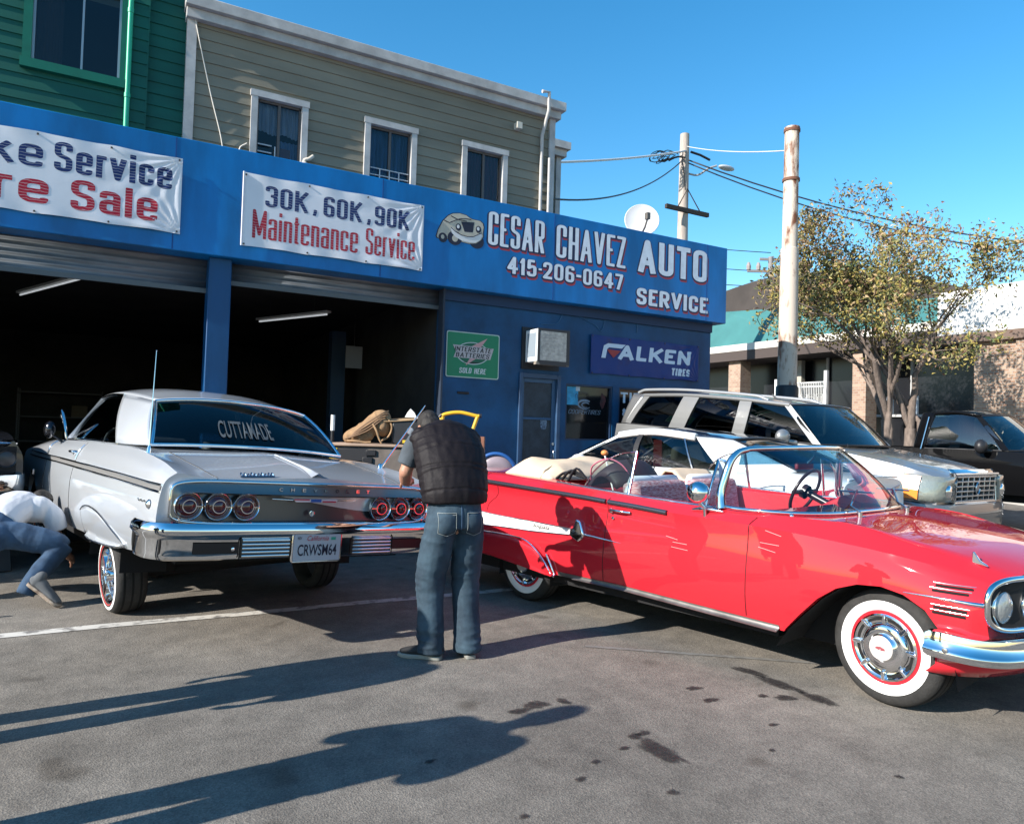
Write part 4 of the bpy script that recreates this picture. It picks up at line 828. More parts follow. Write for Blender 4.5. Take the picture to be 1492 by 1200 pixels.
# ================================================================== STREET TREE
bark = mat('tree bark', (0.16, 0.125, 0.105), 0.9, var=0.3, vs=9, bump=0.5, bs=14, stretch=(2, 2, 0.6))
LEAFM = [mat('leaf olive', (0.15, 0.145, 0.045), 0.6), mat('leaf yellow', (0.29, 0.23, 0.06), 0.6), mat('leaf brown', (0.16, 0.085, 0.05), 0.7), mat('leaf green', (0.085, 0.11, 0.035), 0.6), mat('leaf pale', (0.33, 0.24, 0.13), 0.6)]
def tree(name, label, base, rnd, crown_c, crown_r, bare_dir, nleaf=1.0):
    t = empty(name, label, 'tree', base); B = Vector(base); r = random.Random(rnd); wood_ = MB(); tips = []
    cc = Vector(crown_c) - B; cr = Vector(crown_r)
    def inside(p): q = p - cc; return math.sqrt((q.x / cr.x) ** 2 + (q.y / cr.y) ** 2 + (q.z / cr.z) ** 2)
    def grow(p, d, L, rad, dep):
        n = 4; P = [p]; R = [rad]; q = p; dd = d.normalized()
        for i in range(n):
            dd = (dd + Vector((r.uniform(-1, 1), r.uniform(-1, 1), r.uniform(-0.7, 0.9))) * (0.16 if dep < 5 else 0.24)).normalized()
            if inside(q) > 0.88: dd = (dd + (cc - q).normalized() * 0.55).normalized()
            q = q + dd * L / n; P.append(q); R.append(rad * (1 - 0.33 * (i + 1) / n))
            if dep >= 3: tips.append((q.copy(), dep))
        wood_.tube(P, R, 8 if dep < 2 else (6 if dep < 4 else 4))
        if dep >= 7 or rad < 0.004: return
        k = r.choice((2, 2, 3)) if dep < 5 else r.choice((2, 3))
        for j in range(k):
            ax = Vector((r.uniform(-1, 1), r.uniform(-1, 1), r.uniform(-1, 1))).cross(dd)
            if ax.length < 1e-3: continue
            nd = Quaternion(ax.normalized(), r.uniform(0.25, 0.8)) @ dd; nd.z += 0.08
            grow(q if j < 2 else P[2], nd, L * r.uniform(0.70, 0.92), R[-1] * r.uniform(0.62, 0.86), dep + 1)
    lat = Vector((0.874, -0.486, 0))
    for (dx, dz, L, rad, off) in TRUNKS:
        d = (lat * dx + Vector((0.1 * r.uniform(-1, 1), 0.1, dz))).normalized()
        p0 = Vector((0, 0, 0)) + lat * off
        grow(p0, d, L, rad, 0)
    wood_.build('trunk', bark, t, smooth=70)
    lv = MB(); mi = []
    for p, dep in tips:
        s = (p - cc).dot(lat) / cr.x; hz = (p.z - cc.z) / cr.z
        den = 1.0 - 0.85 * sstep((s - 0.15) / 0.55) * sstep((hz + 0.5) / 0.5)
        pn = math.sin(p.x * 2.1 + 1) * math.sin(p.y * 2.3) * math.sin(p.z * 1.9 + 2)
        den *= 0.62 + 0.5 * pn
        for k in range(int(7 * nleaf)):
            if r.random() > den: continue
            c = p + Vector((r.gauss(0, 0.10), r.gauss(0, 0.10), r.gauss(-0.03, 0.10)))
            L = r.uniform(0.065, 0.135); w = L * r.uniform(0.38, 0.55)
            q = Quaternion((r.gauss(0, 1), r.gauss(0, 1), r.gauss(0, 1), r.gauss(0, 1))).normalized()
            vs = [c + q @ Vector(v) for v in ((-L / 2, 0, 0), (-L * 0.1, -w / 2, 0.008), (L / 2, 0, -0.02), (-L * 0.1, w / 2, 0.008))]
            lv.add(vs, [(0, 1, 2, 3)])
            top = hz > 0.35
            wts = (0.18, 0.22, 0.30, 0.05, 0.25) if top else (0.30, 0.32, 0.10, 0.15, 0.13)
            mi.append(r.choices(range(5), wts)[0])
    o = lv.build('crown', LEAFM[0], t, fixn=False); me = o.data
    for m in LEAFM[1:]: me.materials.append(m)
    me.polygons.foreach_set('material_index', mi); return t
TRUNKS = [(-0.26, 1.0, 1.9, 0.17, -0.07), (0.24, 1.0, 1.7, 0.18, 0.09), (-0.62, 0.8, 1.7, 0.09, -0.05), (.75, .8, 1.9, .10, .1)]
tree('street_tree', 'street tree with thin olive and brown leaves and a forked grey trunk', (16.9, 10.85, 0.2), 11, (16.75, 10.8, 4.75), (3.8, 3.1, 3.15), 1, 1.75)

# ================================================================== CARS: shared builders
from mathutils.bvhtree import BVHTree
tyre_black = rubber
white_wall = mat('white wall', (0.72, 0.71, 0.69), 0.6, var=0.03)
RY = Matrix.Rotation(PI / 2, 4, 'X')           # lathe axis z -> -y
def wheelM(x, y, z, side, steer=0.0, camber=0.0):
    """lathe axis pointing outwards (side = +1 left, -1 right)"""
    return Matrix.Translation((x, y, z)) @ Matrix.Rotation(steer, 4, 'Z') @ Matrix.Rotation(-PI / 2 * side + camber, 4, 'X')
def tyre_prof(R, w, rim):
    h = w / 2
    return [(rim, -h * 0.80), (rim + 0.01, -h * 0.92), (R * 0.80, -h * 1.04), (R * 0.90, -h * 0.99), (R * 0.965, -h * 0.80), (R * 0.99, -h * 0.60), (R, -h * 0.2), (R, h * 0.2), (R * 0.99, h * 0.60), (R * 0.965, h * 0.80), (R * 0.90, h * 0.99), (R * 0.80, h * 1.04), (rim + 0.01, h * 0.92), (rim, h * 0.80)]
def tyre(parent, M, R, w, rim, name='wheel'):
    t = MB().lathe(tyre_prof(R, w, rim), 56, M, closed=True)
    o = t.build(name, tyre_black, parent, smooth=50)
    gr = MB()
    for z in (-0.26, 0.0, 0.26):
        gr.lathe([(R * (1.0 if z == 0 else 0.998) + 0.0007, w * (z - 0.035)), (R * (1.0 if z == 0 else 0.998) + 0.0007, w * (z + 0.035))], 56, M)
    gr.build('tread_groove', dark_gap, o, smooth=50)
    return o
def ring(r0, r1, z, M, n=56, dome=0.0): return MB().lathe([(r0, z), ((r0 + r1) / 2, z + dome), (r1, z)], n, M)
def plain_wheel(parent, x, y, R=0.33, w=0.2, side=1, steer=0.0, m=None, z=None):
    M = wheelM(x, y, z or R, side, steer); o = tyre(parent, M, R, w, R * 0.64); h = w / 2
    MB().lathe([(R * 0.64, h * 0.8), (R * 0.6, h * 0.85), (R * 0.56, h * 0.4), (R * 0.2, h * 0.55), (R * 0.16, h * 0.8), (0, h * 0.85)], 40, M).build('rim', m or chrome_dull, o, smooth=40)
    sp_ = MB()
    for k in range(5):
        a = 2 * PI * k / 5
        sp_.box(-R * 0.07, R * 0.07, R * 0.15, R * 0.58, h * 0.45, h * 0.72, M @ Matrix.Rotation(a, 4, 'Z'))
    sp_.build('spoke', m or chrome_dull, o, bevel=0.006); return o
def bvh(me): return BVHTree.FromPolygons([v.co.copy() for v in me.vertices], [tuple(p.vertices) for p in me.polygons])
def side_pt(T, x, z, s, off=0.003):
    h = T.ray_cast(Vector((x, 3 * s, z)), Vector((0, -s, 0)))
    if h[0] is None: return Vector((x, 1.03 * s, z))
    n = h[1] if h[1].y * s > 0 else -h[1]
    return h[0] + n * off
def top_pt(T, x, y, off=0.003):
    h = T.ray_cast(Vector((x, y, 4)), Vector((0, 0, -1)))
    if h[0] is None: return Vector((x, y, 1))
    n = h[1] if h[1].z > 0 else -h[1]
    return h[0] + n * off
def side_strip(T, lo, hi, s, n=40, m=3, off=0.004):
    """sheet on the car side between two (x,z) curves"""
    lo = np.array(lo); hi = np.array(hi); tt = np.linspace(0, 1, n); xi = np.linspace(0, 1, len(lo)); xj = np.linspace(0, 1, len(hi)); rows = []
    for q in range(m + 1):
        a = q / m; rows.append([tuple(side_pt(T, np.interp(t, xi, lo[:, 0]) * (1 - a) + np.interp(t, xj, hi[:, 0]) * a, np.interp(t, xi, lo[:, 1]) * (1 - a) + np.interp(t, xj, hi[:, 1]) * a, s, off)) for t in tt])
    return MB().grid(rows)
def side_line(T, pts, s, r, sub=8, off=0.0, n=6): return MB().tube([tuple(side_pt(T, x, z, s, off)) for x, z in smoothpath(pts, sub)], r, n)
def top_line(T, pts, r, sub=8, off=0.0, n=6): return MB().tube([tuple(top_pt(T, x, y, off)) for x, y in smoothpath(pts, sub)], r, n)
def ruled(A, B, m, bulge=0.0, bdir=None):
    A = [Vector(a) for a in A]; B = [Vector(b) for b in B]; rows = []
    for j in range(m + 1):
        t = j / m; rows.append([tuple(a.lerp(b, t) + (Vector(bdir) * bulge * 4 * t * (1 - t) if bdir else Vector())) for a, b in zip(A, B)])
    return MB().grid(rows)
def bow(E, dx, dz, n=18, p=2.0):
    """mirrored curve from (x,y,z) to (x,-y,z) bowed by dx, dz at the centre"""
    x, y, z = E; out = []
    for k in range(n + 1):
        s = 1 - 2 * k / n; q = 1 - abs(s) ** p; out.append((x + dx * q, y * s, z + dz * q))
    return out
def mirror_y(pts): return [(x, -y, z) for x, y, z in pts]
def greenhouse(root, body_m, gl, P, T=None, interior=None, trim=None):
    """roof, pillars and panes: A0/A1 windscreen corners, Ca0/Ca1 rear edge of side window, Cb0/Cb1 rear window corners, rail = extra roof edge points"""
    T = T or Matrix.Identity(4)
    def bld(mb, n, m, par=root, **k): mb.v = [tuple(T @ Vector(v)) for v in mb.v]; return mb.build(n, m, par, **k)
    A0, A1, Ca0, Ca1, Cb0, Cb1 = (P[k] for k in ('A0', 'A1', 'Ca0', 'Ca1', 'Cb0', 'Cb1'))
    rail = [A1] + list(P.get('rail', [])) + [Ca1, Cb1]; R = crom(rail, 10); nr = len(R); crown = P.get('crown', 0.06); rows = []
    for i, e in enumerate(R):
        t = i / (nr - 1); dx = P.get('hx', 0.08) * (1 - t) ** 2 - P.get('rx', 0.06) * t ** 2; cz = crown * min(1, (0.55 + 1.2 * min(t, 1 - t) * 2))
        rows.append([(e[0] + dx * (1 - abs(s) ** 2), e[1] * s, e[2] + cz * (1 - abs(s) ** P.get('pw', 2.6))) for s in np.linspace(1, -1, 25)])
    roof = bld(MB().grid(rows), 'roof', P.get('roofm', body_m), smooth=60, solid=0.03)
    hd = rows[0]; rh = rows[-1]
    ws0 = bow(A0, P.get('wx', 0.22), P.get('wz', 0.02), 24); rw0 = bow(Cb0, -P.get('rwx', 0.14), P.get('rwz', 0.02), 24)
    wsb = ruled(ws0, hd, 6, P.get('wbulge', 0.02), (0.6, 0, 0.6)); rwb = ruled(rw0, rh, 6, P.get('rbulge', 0.02), (-0.6, 0, 0.6))
    bld(wsb, 'windscreen', gl, smooth=180); bld(rwb, 'rear_window', P.get('rgl', gl), smooth=180)
    tr = trim or black_plastic
    fr_ = MB().tube([Vector(p) for p in ws0], 0.014, 6).tube([Vector(p) for p in hd], 0.014, 6); bld(fr_, 'windscreen_frame', tr, smooth=60)
    fr_ = MB().tube([Vector(p) + Vector((-.004, 0, .006)) for p in rw0], P.get('rt', 0.012), 6).tube([Vector(p) + Vector((-.004, 0, .006)) for p in rh], P.get('rt', 0.012), 6)
    for s in (1, -1): fr_.tube([Vector((c[0] - .004, c[1] * s, c[2] + 0.004)) for c in [np.array(Cb0) * (1 - t) + np.array(Cb1) * t + np.array((-0.6, 0, 0.6)) * P.get('rbulge', 0.02) * 4 * t * (1 - t) for t in np.linspace(0, 1, 7)]], P.get('rt', 0.012), 6)
    bld(fr_, 'rear_window_frame', P.get('rtm', tr), smooth=60)
    for s in (1, -1):
        k = lambda p: (p[0], p[1] * s, p[2])
        lo = crom([Ca0] + list(P.get('cm0', [])) + [Cb0], 6); hi = crom([Ca1, tuple((np.array(Ca1) + np.array(Cb1)) / 2 + np.array((0, 0, 0.004))), Cb1], max(1, (len(lo) - 1) // 2))
        m_ = min(len(lo), len(hi)); lo = [lo[int(round(i * (len(lo) - 1) / (m_ - 1)))] for i in range(m_)]; hi = [hi[int(round(i * (len(hi) - 1) / (m_ - 1)))] for i in range(m_)]
        bld(ruled([k(p) for p in lo], [k(p) for p in hi], 8, P.get('cb', 0.03), (0, s, 0.3)), 'rear_pillar', body_m, smooth=60, solid=0.025)
        a0, a1 = Vector(k(A0)), Vector(k(A1)); w = P.get('aw', 0.05)
        back = Vector((-w, 0, 0))
        bld(MB().grid([[tuple(a0 + Vector((0.01, 0, 0))), tuple(a1 + Vector((0.01, 0, 0)))], [tuple(a0 + back + Vector((0, 0.02 * s, 0))), tuple(a1 + back * 0.8 + Vector((0, 0.015 * s, 0)))], [tuple(a0 + back * 1.3 - Vector((0, 0.02 * s, 0))), tuple(a1 + back - Vector((0, 0.02 * s, 0)))]]), 'front_pillar', body_m, solid=0.02)
        ra = [np.array(a1) * 0 + np.array(k(q)) for q in crom([A1] + list(P.get('rail', [])) + [Ca1], 8)]
        belt = [np.array(k(A0)) * (1 - t) + np.array(k(Ca0)) * t + np.array((0, 0, P.get('bdip', 0) * 4 * t * (1 - t))) for t in np.linspace(0, 1, len(ra))]
        dz = np.array((0, -0.012 * s, 0))
        bld(ruled([tuple(b + dz) for b in belt], [tuple(r + dz) for r in ra], 6, P.get('sb', 0.025), (0, s, 0)), 'side_window', P.get('sgl', gl), smooth=180)
        bld(MB().tube([tuple(r) for r in ra], P.get('rl', 0.018), 8), 'roof_rail', P.get('rlm', body_m), smooth=60)
        bld(MB().tube([tuple(r) for r in belt], 0.012, 6), 'belt_trim', P.get('btm', chrome_dull), smooth=60)
        for (tb, tt, wd_, mm) in P.get('pillars', []):
            def at(c, t): i = t * (len(c) - 1); a = int(min(i, len(c) - 2)); return c[a] + (c[a + 1] - c[a]) * (i - a)
            pts = [[], []]
            for q in np.linspace(0, 1, 7):
                tm = tb * (1 - q) + tt * q; p = at(belt, tm) * (1 - q) + at(ra, tm) * q + np.array((0, s * (0.004 + P.get('sb', 0.025) * 4 * q * (1 - q)), 0))
                pts[0].append(tuple(p + np.array((-wd_ / 2, 0, 0)))); pts[1].append(tuple(p + np.array((wd_ / 2, 0, 0))))
            bld(MB().grid(pts), 'door_pillar', mm, solid=0.012)
    return roof
def seat(root, x, y, z, w, h, d, m, T=None, tilt=0.18, name='seat', head=False):
    M = (T or Matrix.Identity(4)) @ Matrix.Translation((x, y, z)) @ Matrix.Rotation(-tilt, 4, 'Y')
    b = MB().box(-d / 2, d / 2, -w / 2, w / 2, 0, h, M)
    if head: b.box(-d * 0.35, d * 0.35, -0.14, 0.14, h + 0.03, h + 0.2, M)
    return b.build(name, m, root, bevel=0.05, seg=3)
def steer_wheel(root, x, y, z, r, m, T=None, tilt=R_(62)):
    M = (T or Matrix.Identity(4)) @ Matrix.Translation((x, y, z)) @ Matrix.Rotation(-tilt, 4, 'Y')
    b = MB().tube([(r * math.cos(a), r * math.sin(a), 0) for a in np.linspace(0, 2 * PI, 33)[:-1]], 0.014, 8, M, closed=True)
    b.tube([(0, -r, 0), (0, -r * .3, 0.0), (0, r * .3, 0.0), (0, r, 0)], 0.02, 6, M).lathe([(0.06, -0.02), (0.06, 0.02), (0, 0.035)], 16, M).tube([(0, 0, 0), (0.0, 0, -0.35)], 0.03, 8, M)
    return b.build('steering_wheel', m, root, smooth=60)
def dense(us, n=3):
    out = []
    for a, b in zip(us[:-1], us[1:]): out += list(np.linspace(a, b, n + 1)[:-1])
    return out + [us[-1]]
def carve(mb, arches, tub=None, tubm=None):
    me = clean(mb); cut = []
    for poly, y0, y1 in arches:
        cut.append(clean(MB().prism(poly, -y1, -y0, RY))); cut.append(clean(MB().prism(poly, y0, y1, RY)))
    if tub: cut.append(clean(tub))
    return boolcut(me, cut)
def circ(cx, cz, r, a0=0, a1=PI, n=16): return [(cx + r * math.cos(a0 + (a1 - a0) * k / n), cz + r * math.sin(a0 + (a1 - a0) * k / n)) for k in range(n + 1)]

# ================================================================== RED CONVERTIBLE
def paintm(name, col, rough, metal, fl=0.0):
    m = mat(name, col, rough, metal, coat=1.0, coatr=0.02, bump=0.012, bs=2.0, var=fl, vs=260, spec=.12)
    return m
redp = paintm('red car paint', (0.47, 0.014, 0.024), 0.7, 0.0)
red_vinyl = mat('red vinyl', (0.42, 0.02, 0.03), 0.45, bump=0.1, bs=30); weave = mat('red white weave', (0.55, 0.42, 0.42), 0.7, col2=(0.32, 0.07, 0.09), vs=60, contrast=(0.4, 0.6), stretch=(0.2, 0.4, 3))
tan_cloth = mat('tan vinyl cover', (0.62, 0.47, 0.33), 0.6, bump=0.3, bs=5, var=0.08, vs=3)
car = empty('convertible_car', 'red vintage convertible with whitewall tyres and open top', 'car', (4.203, 5.834, 0), math.atan2(-0.9757, 0.2191))
sill = [(-1.54, .90, .44), (-1.3, .96, .41), (-.4, .99, .385), (.45, .99, .33), (1.2, .99, .345), (2.5, .98, .31), (3.0, .95, .31), (3.4, .94, .315), (3.78, .88, .36)]
low = [(-1.54, .97, .55), (-1.2, 1.015, .55), (0, 1.025, .52), (2.4, 1.025, .50), (3.3, 1.0, .50), (3.7, .98, .50), (3.78, .93, .50)]
midl = [(-1.54, .985, .78), (-1.2, 1.02, .75), (0, 1.026, .72), (2.4, 1.03, .70), (3.2, 1.015, .675), (3.7, .99, .665), (3.78, .955, .66)]
upl = [(-1.54, .95, .98), (-.4, .995, .95), (.8, 1.012, .92), (2.0, 1.015, .88), (3.0, 1.005, .82), (3.5, .985, .78), (3.78, .92, .74)]
fin = [(-1.54, 1.0, 1.10), (-.4, 1.03, 1.058), (.8, 1.03, 1.015), (1.6, 1.022, .972), (2.4, 1.005, .945), (3.0, .985, .90), (3.5, .95, .845), (3.78, .87, .785)]
beltl = [(-1.54, .88, 1.145), (-.4, .90, 1.12), (.6, .925, 1.075), (1.2, .93, 1.045), (1.8, .925, 1.025), (2.3, .915, 1.025), (2.75, .86, 1.02), (3.2, .84, .955), (3.5, .81, .905), (3.78, .75, .82)]
inn = [(-1.54, .62, 1.10), (-.4, .62, 1.13), (.6, .70, 1.09), (1.2, .74, 1.055), (2.3, .74, 1.035), (2.75, .62, 1.015), (3.2, .58, .965), (3.5, .55, .925), (3.78, .5, .85)]
cen = [(-1.54, 0, 1.105), (-.4, 0, 1.15), (.6, 0, 1.12), (2.3, 0, 1.05), (2.75, 0, 1.03), (3.2, 0, .985), (3.5, 0, .945), (3.78, 0, .865)]
us = dense([-1.54, -1.5, -1.2, -.8, -.4, 0, .4, .8, 1.2, 1.6, 2.0, 2.4, 2.8, 3.1, 3.4, 3.6, 3.7, 3.78], 3)
rb = loft([sill, low, midl, upl, fin, beltl, inn, cen], us, 4, sharp=(0, 4, 5))
def sweep(v):
    x, y, z = v
    if x > 3.0: x -= 0.20 * (abs(y) / 0.97) ** 2 * ((x - 3.0) / 0.78)
    if x < -1.2: x += 0.10 * (abs(y) / 1.0) ** 2 * ((-1.2 - x) / 0.34)
    return (x, y, z)
rb.v = [sweep(v) for v in rb.v]
ARCH = [(2.42, .2), (2.50, .33), (2.60, .44), (2.72, .565), (2.83, .645), (2.95, .69), (3.08, .70), (3.20, .675), (3.31, .61), (3.39, .50), (3.45, .36), (3.47, .2)]
RARCH = [(-.34, .2), (-.33, .36), (-.2, .6), (0, .68), (.2, .6), (.33, .36), (.34, .2)]
tub = MB().prism([(x, y) for x, y in [(0.15, -.74), (0.05, -.6), (0.0, 0), (0.05, .6), (.15, .74), (.5, .80), (2.1, .82), (2.25, .7), (2.32, 0), (2.25, -.7), (2.1, -.82), (.5, -.80)]], 0.42, 1.6)
rme = carve(rb, [(ARCH, .60, 1.4), (RARCH, .60, .93)], tub)
rbody = obj('body', rme, redp, car, smooth=34); RT = bvh(rme)
MB().box(0.2, 2.2, -.72, .72, 0.425, 0.44).build('floor', mat('dark carpet', (0.03, 0.01, 0.012), 0.9), car)
# dark wheel wells
def arch_liner(parent, poly, y0, y1, s, T=None):
    c = (sum(p[0] for p in poly) / len(poly), sum(p[1] for p in poly) / len(poly)); rows = []
    for y in (y0, y1): rows.append([(c[0] + (x - c[0]) * .985, y * s, z - .006 if z > .25 else z) for x, z in poly])
    b = MB().grid(rows); b.add([(x, y, z) for x, y, z in rows[0]], [tuple(range(len(poly)))])
    if T: b.v = [tuple(T @ Vector(v)) for v in b.v]
    return b.build('arch_liner', matte_black, parent)
def well(parent, x, y0, y1, r, z=0.33):
    b = MB()
    for s in (1, -1): b.lathe([(0, y0), (r, y0), (r, y1)], 24, Matrix.Translation((x, 0, z)) @ Matrix.Rotation(-PI / 2 * s, 4, 'X'))
    return b.build('wheel_well', matte_black, parent, smooth=60)
for s in (1, -1): arch_liner(car, ARCH, .604, .965, s); arch_liner(car, RARCH, .604, .92, s)
# rocker moulding, side trim, seams
for s in (-1, 1):
    side_strip(RT, [(.50, .332), (1.2, .338), (2.46, .305)], [(.50, .365), (1.2, .372), (2.46, .345)], s, 30, 2, 0.006).build('rocker_trim', mat('dull steel trim', (0.16, 0.15, 0.14), 0.4, 0.7, var=0.3, vs=6), car, smooth=180)
    side_strip(RT, [(-1.45, .55), (-.5, .646), (.25, .672), (.62, .682), (.72, .70)], [(-1.45, .86), (-.5, .762), (.25, .745), (.62, .735), (.72, .722)], s, 50, 4, 0.004).build('white_flash', mat('white car paint', (0.72, 0.70, 0.66), 0.35, coat=0.6), car, smooth=180)
    side_line(RT, [(-1.45, .545), (-.5, .642), (.25, .668), (.75, .695)], s, 0.006, off=0.003).tube([tuple(side_pt(RT, x, z, s, .003)) for x, z in smoothpath([(-1.45, .865), (-.5, .766), (.25, .749), (.75, .735)])], 0.006, 6).build('flash_trim', chrome, car, smooth=60)
    side_line(RT, [(-1.48, 1.092), (-.4, 1.05), (.8, 1.008), (1.03, .996)], s, 0.019, off=0.002, n=8).build('side_moulding', mat('dark side moulding', (0.11, 0.11, 0.13), 0.25, 0.8), car, smooth=60)
    side_line(RT, [(1.055, .994), (1.3, .984), (1.6, .966)], s, 0.019, off=0.002, n=8).build('side_moulding', mat('dark side moulding', (0.11, 0.11, 0.13), 0.25, 0.8), car, smooth=60)
    # jet ornament with a tapering spear
    o = side_pt(RT, .76, .715, s, 0.006)
    orn = MB().prism([(-.10, -.03), (.0, -.07), (.05, -.03), (.06, .0), (.02, .10), (-.03, .115), (-.05, .05), (-.09, .02)], -0.02, 0.02, Matrix.Translation(o) @ RY)
    orn.build('jet_ornament', chrome, car, bevel=0.012, seg=2)
    side_line(RT, [(.70, .712), (.85, .709), (1.05, .70), (1.19, .692)], s, [0.016 - 0.0006 * k for k in range(25)], off=0.004).build('spear_trim', chrome, car, smooth=60)
    if s < 0:
        tm = text_mb('Impala', 0.20, 0.045, Matrix.Translation((0, 0, 0)), 0.0, 0.35, 0)
        tm.v = [tuple(side_pt(RT, 0.22 + v[0], 0.69 + v[1] + 0.00, -1, 0.008)) for v in tm.v]; tm.build('script_lettering', mat('badge black', (0.03, 0.03, 0.03), 0.4), car, fixn=False)
    # seams: door and fuel flap
    for nm_, pts_, r_ in (('door_seam', [(1.045, 1.02), (1.045, .97), (1.03, .8), (1.0, .42), (.995, .37)], .004), ('door_seam', [(2.27, 1.0), (2.245, .95), (2.245, .8), (2.232, .36)], .004),
                          ('quarter_seam', [(-.28, 1.02), (-.30, .93), (-.40, .85), (-.42, .78)], .0035), ('quarter_seam', [(-.44, .63), (-.5, .56)], .0035)):
        side_line(RT, pts_, s, r_).build(nm_, mat('red seam', (0.09, 0.0, 0.005), 0.6), car, smooth=60)
    # fender skirt with bright edge
    side_strip(RT, [(-.62, .392), (-.3, .375), (.2, .335), (.455, .318)], [(-.62, .585), (-.47, .588), (.0, .588), (.25, .53), (.40, .42), (.455, .33)], s, 60, 6, 0.022).build('fender_skirt', redp, car, smooth=60, solid=0.018)
    sk = MB().tube([tuple(side_pt(RT, x, z, s, 0.028)) for x, z in smoothpath([(-.62, .59), (-.47, .592), (-.1, .60), (.13, .588), (.27, .53), (.38, .43), (.44, .325)])], 0.008, 6)
    sk.tube([tuple(side_pt(RT, x, z, s, 0.02)) for x, z in smoothpath([(.40, .50), (.44, .42), (.475, .32)])], [0.010] * 17, 6)
    sk.build('skirt_trim', chrome, car, smooth=60)
    side_line(RT, [(-.6, .395), (-.5, .39), (-.36, .385)], s, 0.007, off=0.026).build('skirt_lower_trim', chrome_dull, car, smooth=60)
    # door handle
    c = side_pt(RT, 1.16, .935, s, 0.0)
    hb = MB().tube(smoothpath([(1.07, c.y + s * .01, .93), (1.10, c.y + s * .035, .937), (1.20, c.y + s * .038, .935), (1.27, c.y + s * .01, .93)]), 0.011, 8).lathe([(0.02, 0), (0.02, .02), (0, .025)], 14, wheelM(1.085, c.y, .93, s)).lathe([(0.014, 0), (0.014, .012), (0, .014)], 12, wheelM(1.10, c.y, .875, s))
    hb.build('door_handle', chrome, car, smooth=50)
    # short pale dashes on door and fender
    if s < 0:
        sc_ = MB()
        for (x0, z0, x1, z1) in ((1.60, .80, 1.70, .785), (1.66, .765, 1.78, .762), (1.65, .73, 1.79, .722), (2.33, .85, 2.46, .845), (2.32, .82, 2.44, .80), (2.36, .93, 2.47, .905)):
            sc_.tube([tuple(side_pt(RT, x0 + (x1 - x0) * t, z0 + (z1 - z0) * t, s, 0.0005)) for t in np.linspace(0, 1, 5)], 0.0015, 4)
        sc_.build('pale_dash', mat('dash pink', (0.75, 0.38, 0.36), 0.5), car)
    # fender gills
    gl_ = MB(); gt = MB()
    for (xa, xb, z) in ((3.345, 3.535, .755), (3.33, 3.52, .727), (3.34, 3.52, .64), (3.335, 3.515, .612)):
        gt.tube([tuple(side_pt(RT, xa + (xb - xa) * t, z + .013 - 0.004 * t, s, 0.0)) for t in np.linspace(0, 1, 6)], 0.0035, 6)
        gl_.tube([tuple(side_pt(RT, xa + 0.012 + (xb - xa - 0.024) * t, z - 0.004 * t, s, 0.002)) for t in np.linspace(0, 1, 6)], 0.0072, 6)
    gt.build('gill_trim', chrome_dull, car, smooth=60); gl_.build('gill_slot', dark_gap, car, smooth=60)
    side_line(RT, [(3.20, .690), (3.35, .690), (3.5, .684), (3.62, .678)], s, list(np.linspace(0.003, 0.017, 25)), off=0.002).build('fender_spear', chrome, car, smooth=60)
    # fender ornament
    f0 = top_pt(RT, 3.50, .80 * s, -0.004)
    MB().prism([(-.025, .006), (.052, -.008), (.052, .0), (.015, .022), (-.012, .066), (-.022, .066)], -0.007, 0.007, Matrix.Translation((f0.x, f0.y, f0.z)) @ RY).build('fender_ornament', chrome, car, bevel=0.004)
    hs = top_line(RT, [(2.75, .845 * s), (3.1, .85 * s), (3.35, .84 * s)], 0.0035, off=0.0); hs.build('crest_trim', redp, car, smooth=60)
    # lights in oval bezel
    for k, (yy, xx) in enumerate(((.83, 3.625), (.61, 3.70))):
        M = Matrix.Translation((xx, yy * s, .665)) @ Matrix.Rotation(s * R_(12), 4, 'Z') @ Matrix.Rotation(PI / 2, 4, 'Y')
        hl = MB().lathe([(.098, -.09), (.112, .0), (.108, .020), (.099, .011), (.094, -.01)], 36, M).build('headlight', chrome, car, smooth=50)
        MB().lathe([(.096, -.005), (.083, .016), (.05, .030), (0, .038)], 36, M).build('lens', clear_lens, hl, smooth=60)
    bz = []
    for q in np.linspace(0, 2 * PI, 49)[:-1]:
        e = 0.62; cy = abs(math.cos(q)) ** e * math.copysign(1, math.cos(q)); cz = abs(math.sin(q)) ** e * math.copysign(1, math.sin(q)); yy = .695 + .27 * cy
        bz.append((3.795 - .205 * (yy / .97) ** 2, yy * s, .678 + .135 * cz))
    bzo = MB().tube(bz, 0.017, 8, closed=True).build('headlight_bezel', chrome, car, smooth=60)
    MB().add([(p[0] + 0.004, p[1], p[2]) for p in bz], [tuple(range(len(bz)))]).build('bezel_backing', matte_black, bzo)
# grille between the lamps
gb = MB()
for k in range(13): gb.box(3.76, 3.80, -.40 + k * .0665, -.394 + k * .0665, .54, .79)
for z in (.56, .62, .68, .74): gb.box(3.755, 3.805, -.42, .42, z, z + .012)
gb.build('grille', chrome, car); MB().box(3.73, 3.765, -.42, .42, .53, .80).build('grille_backing', matte_black, car)
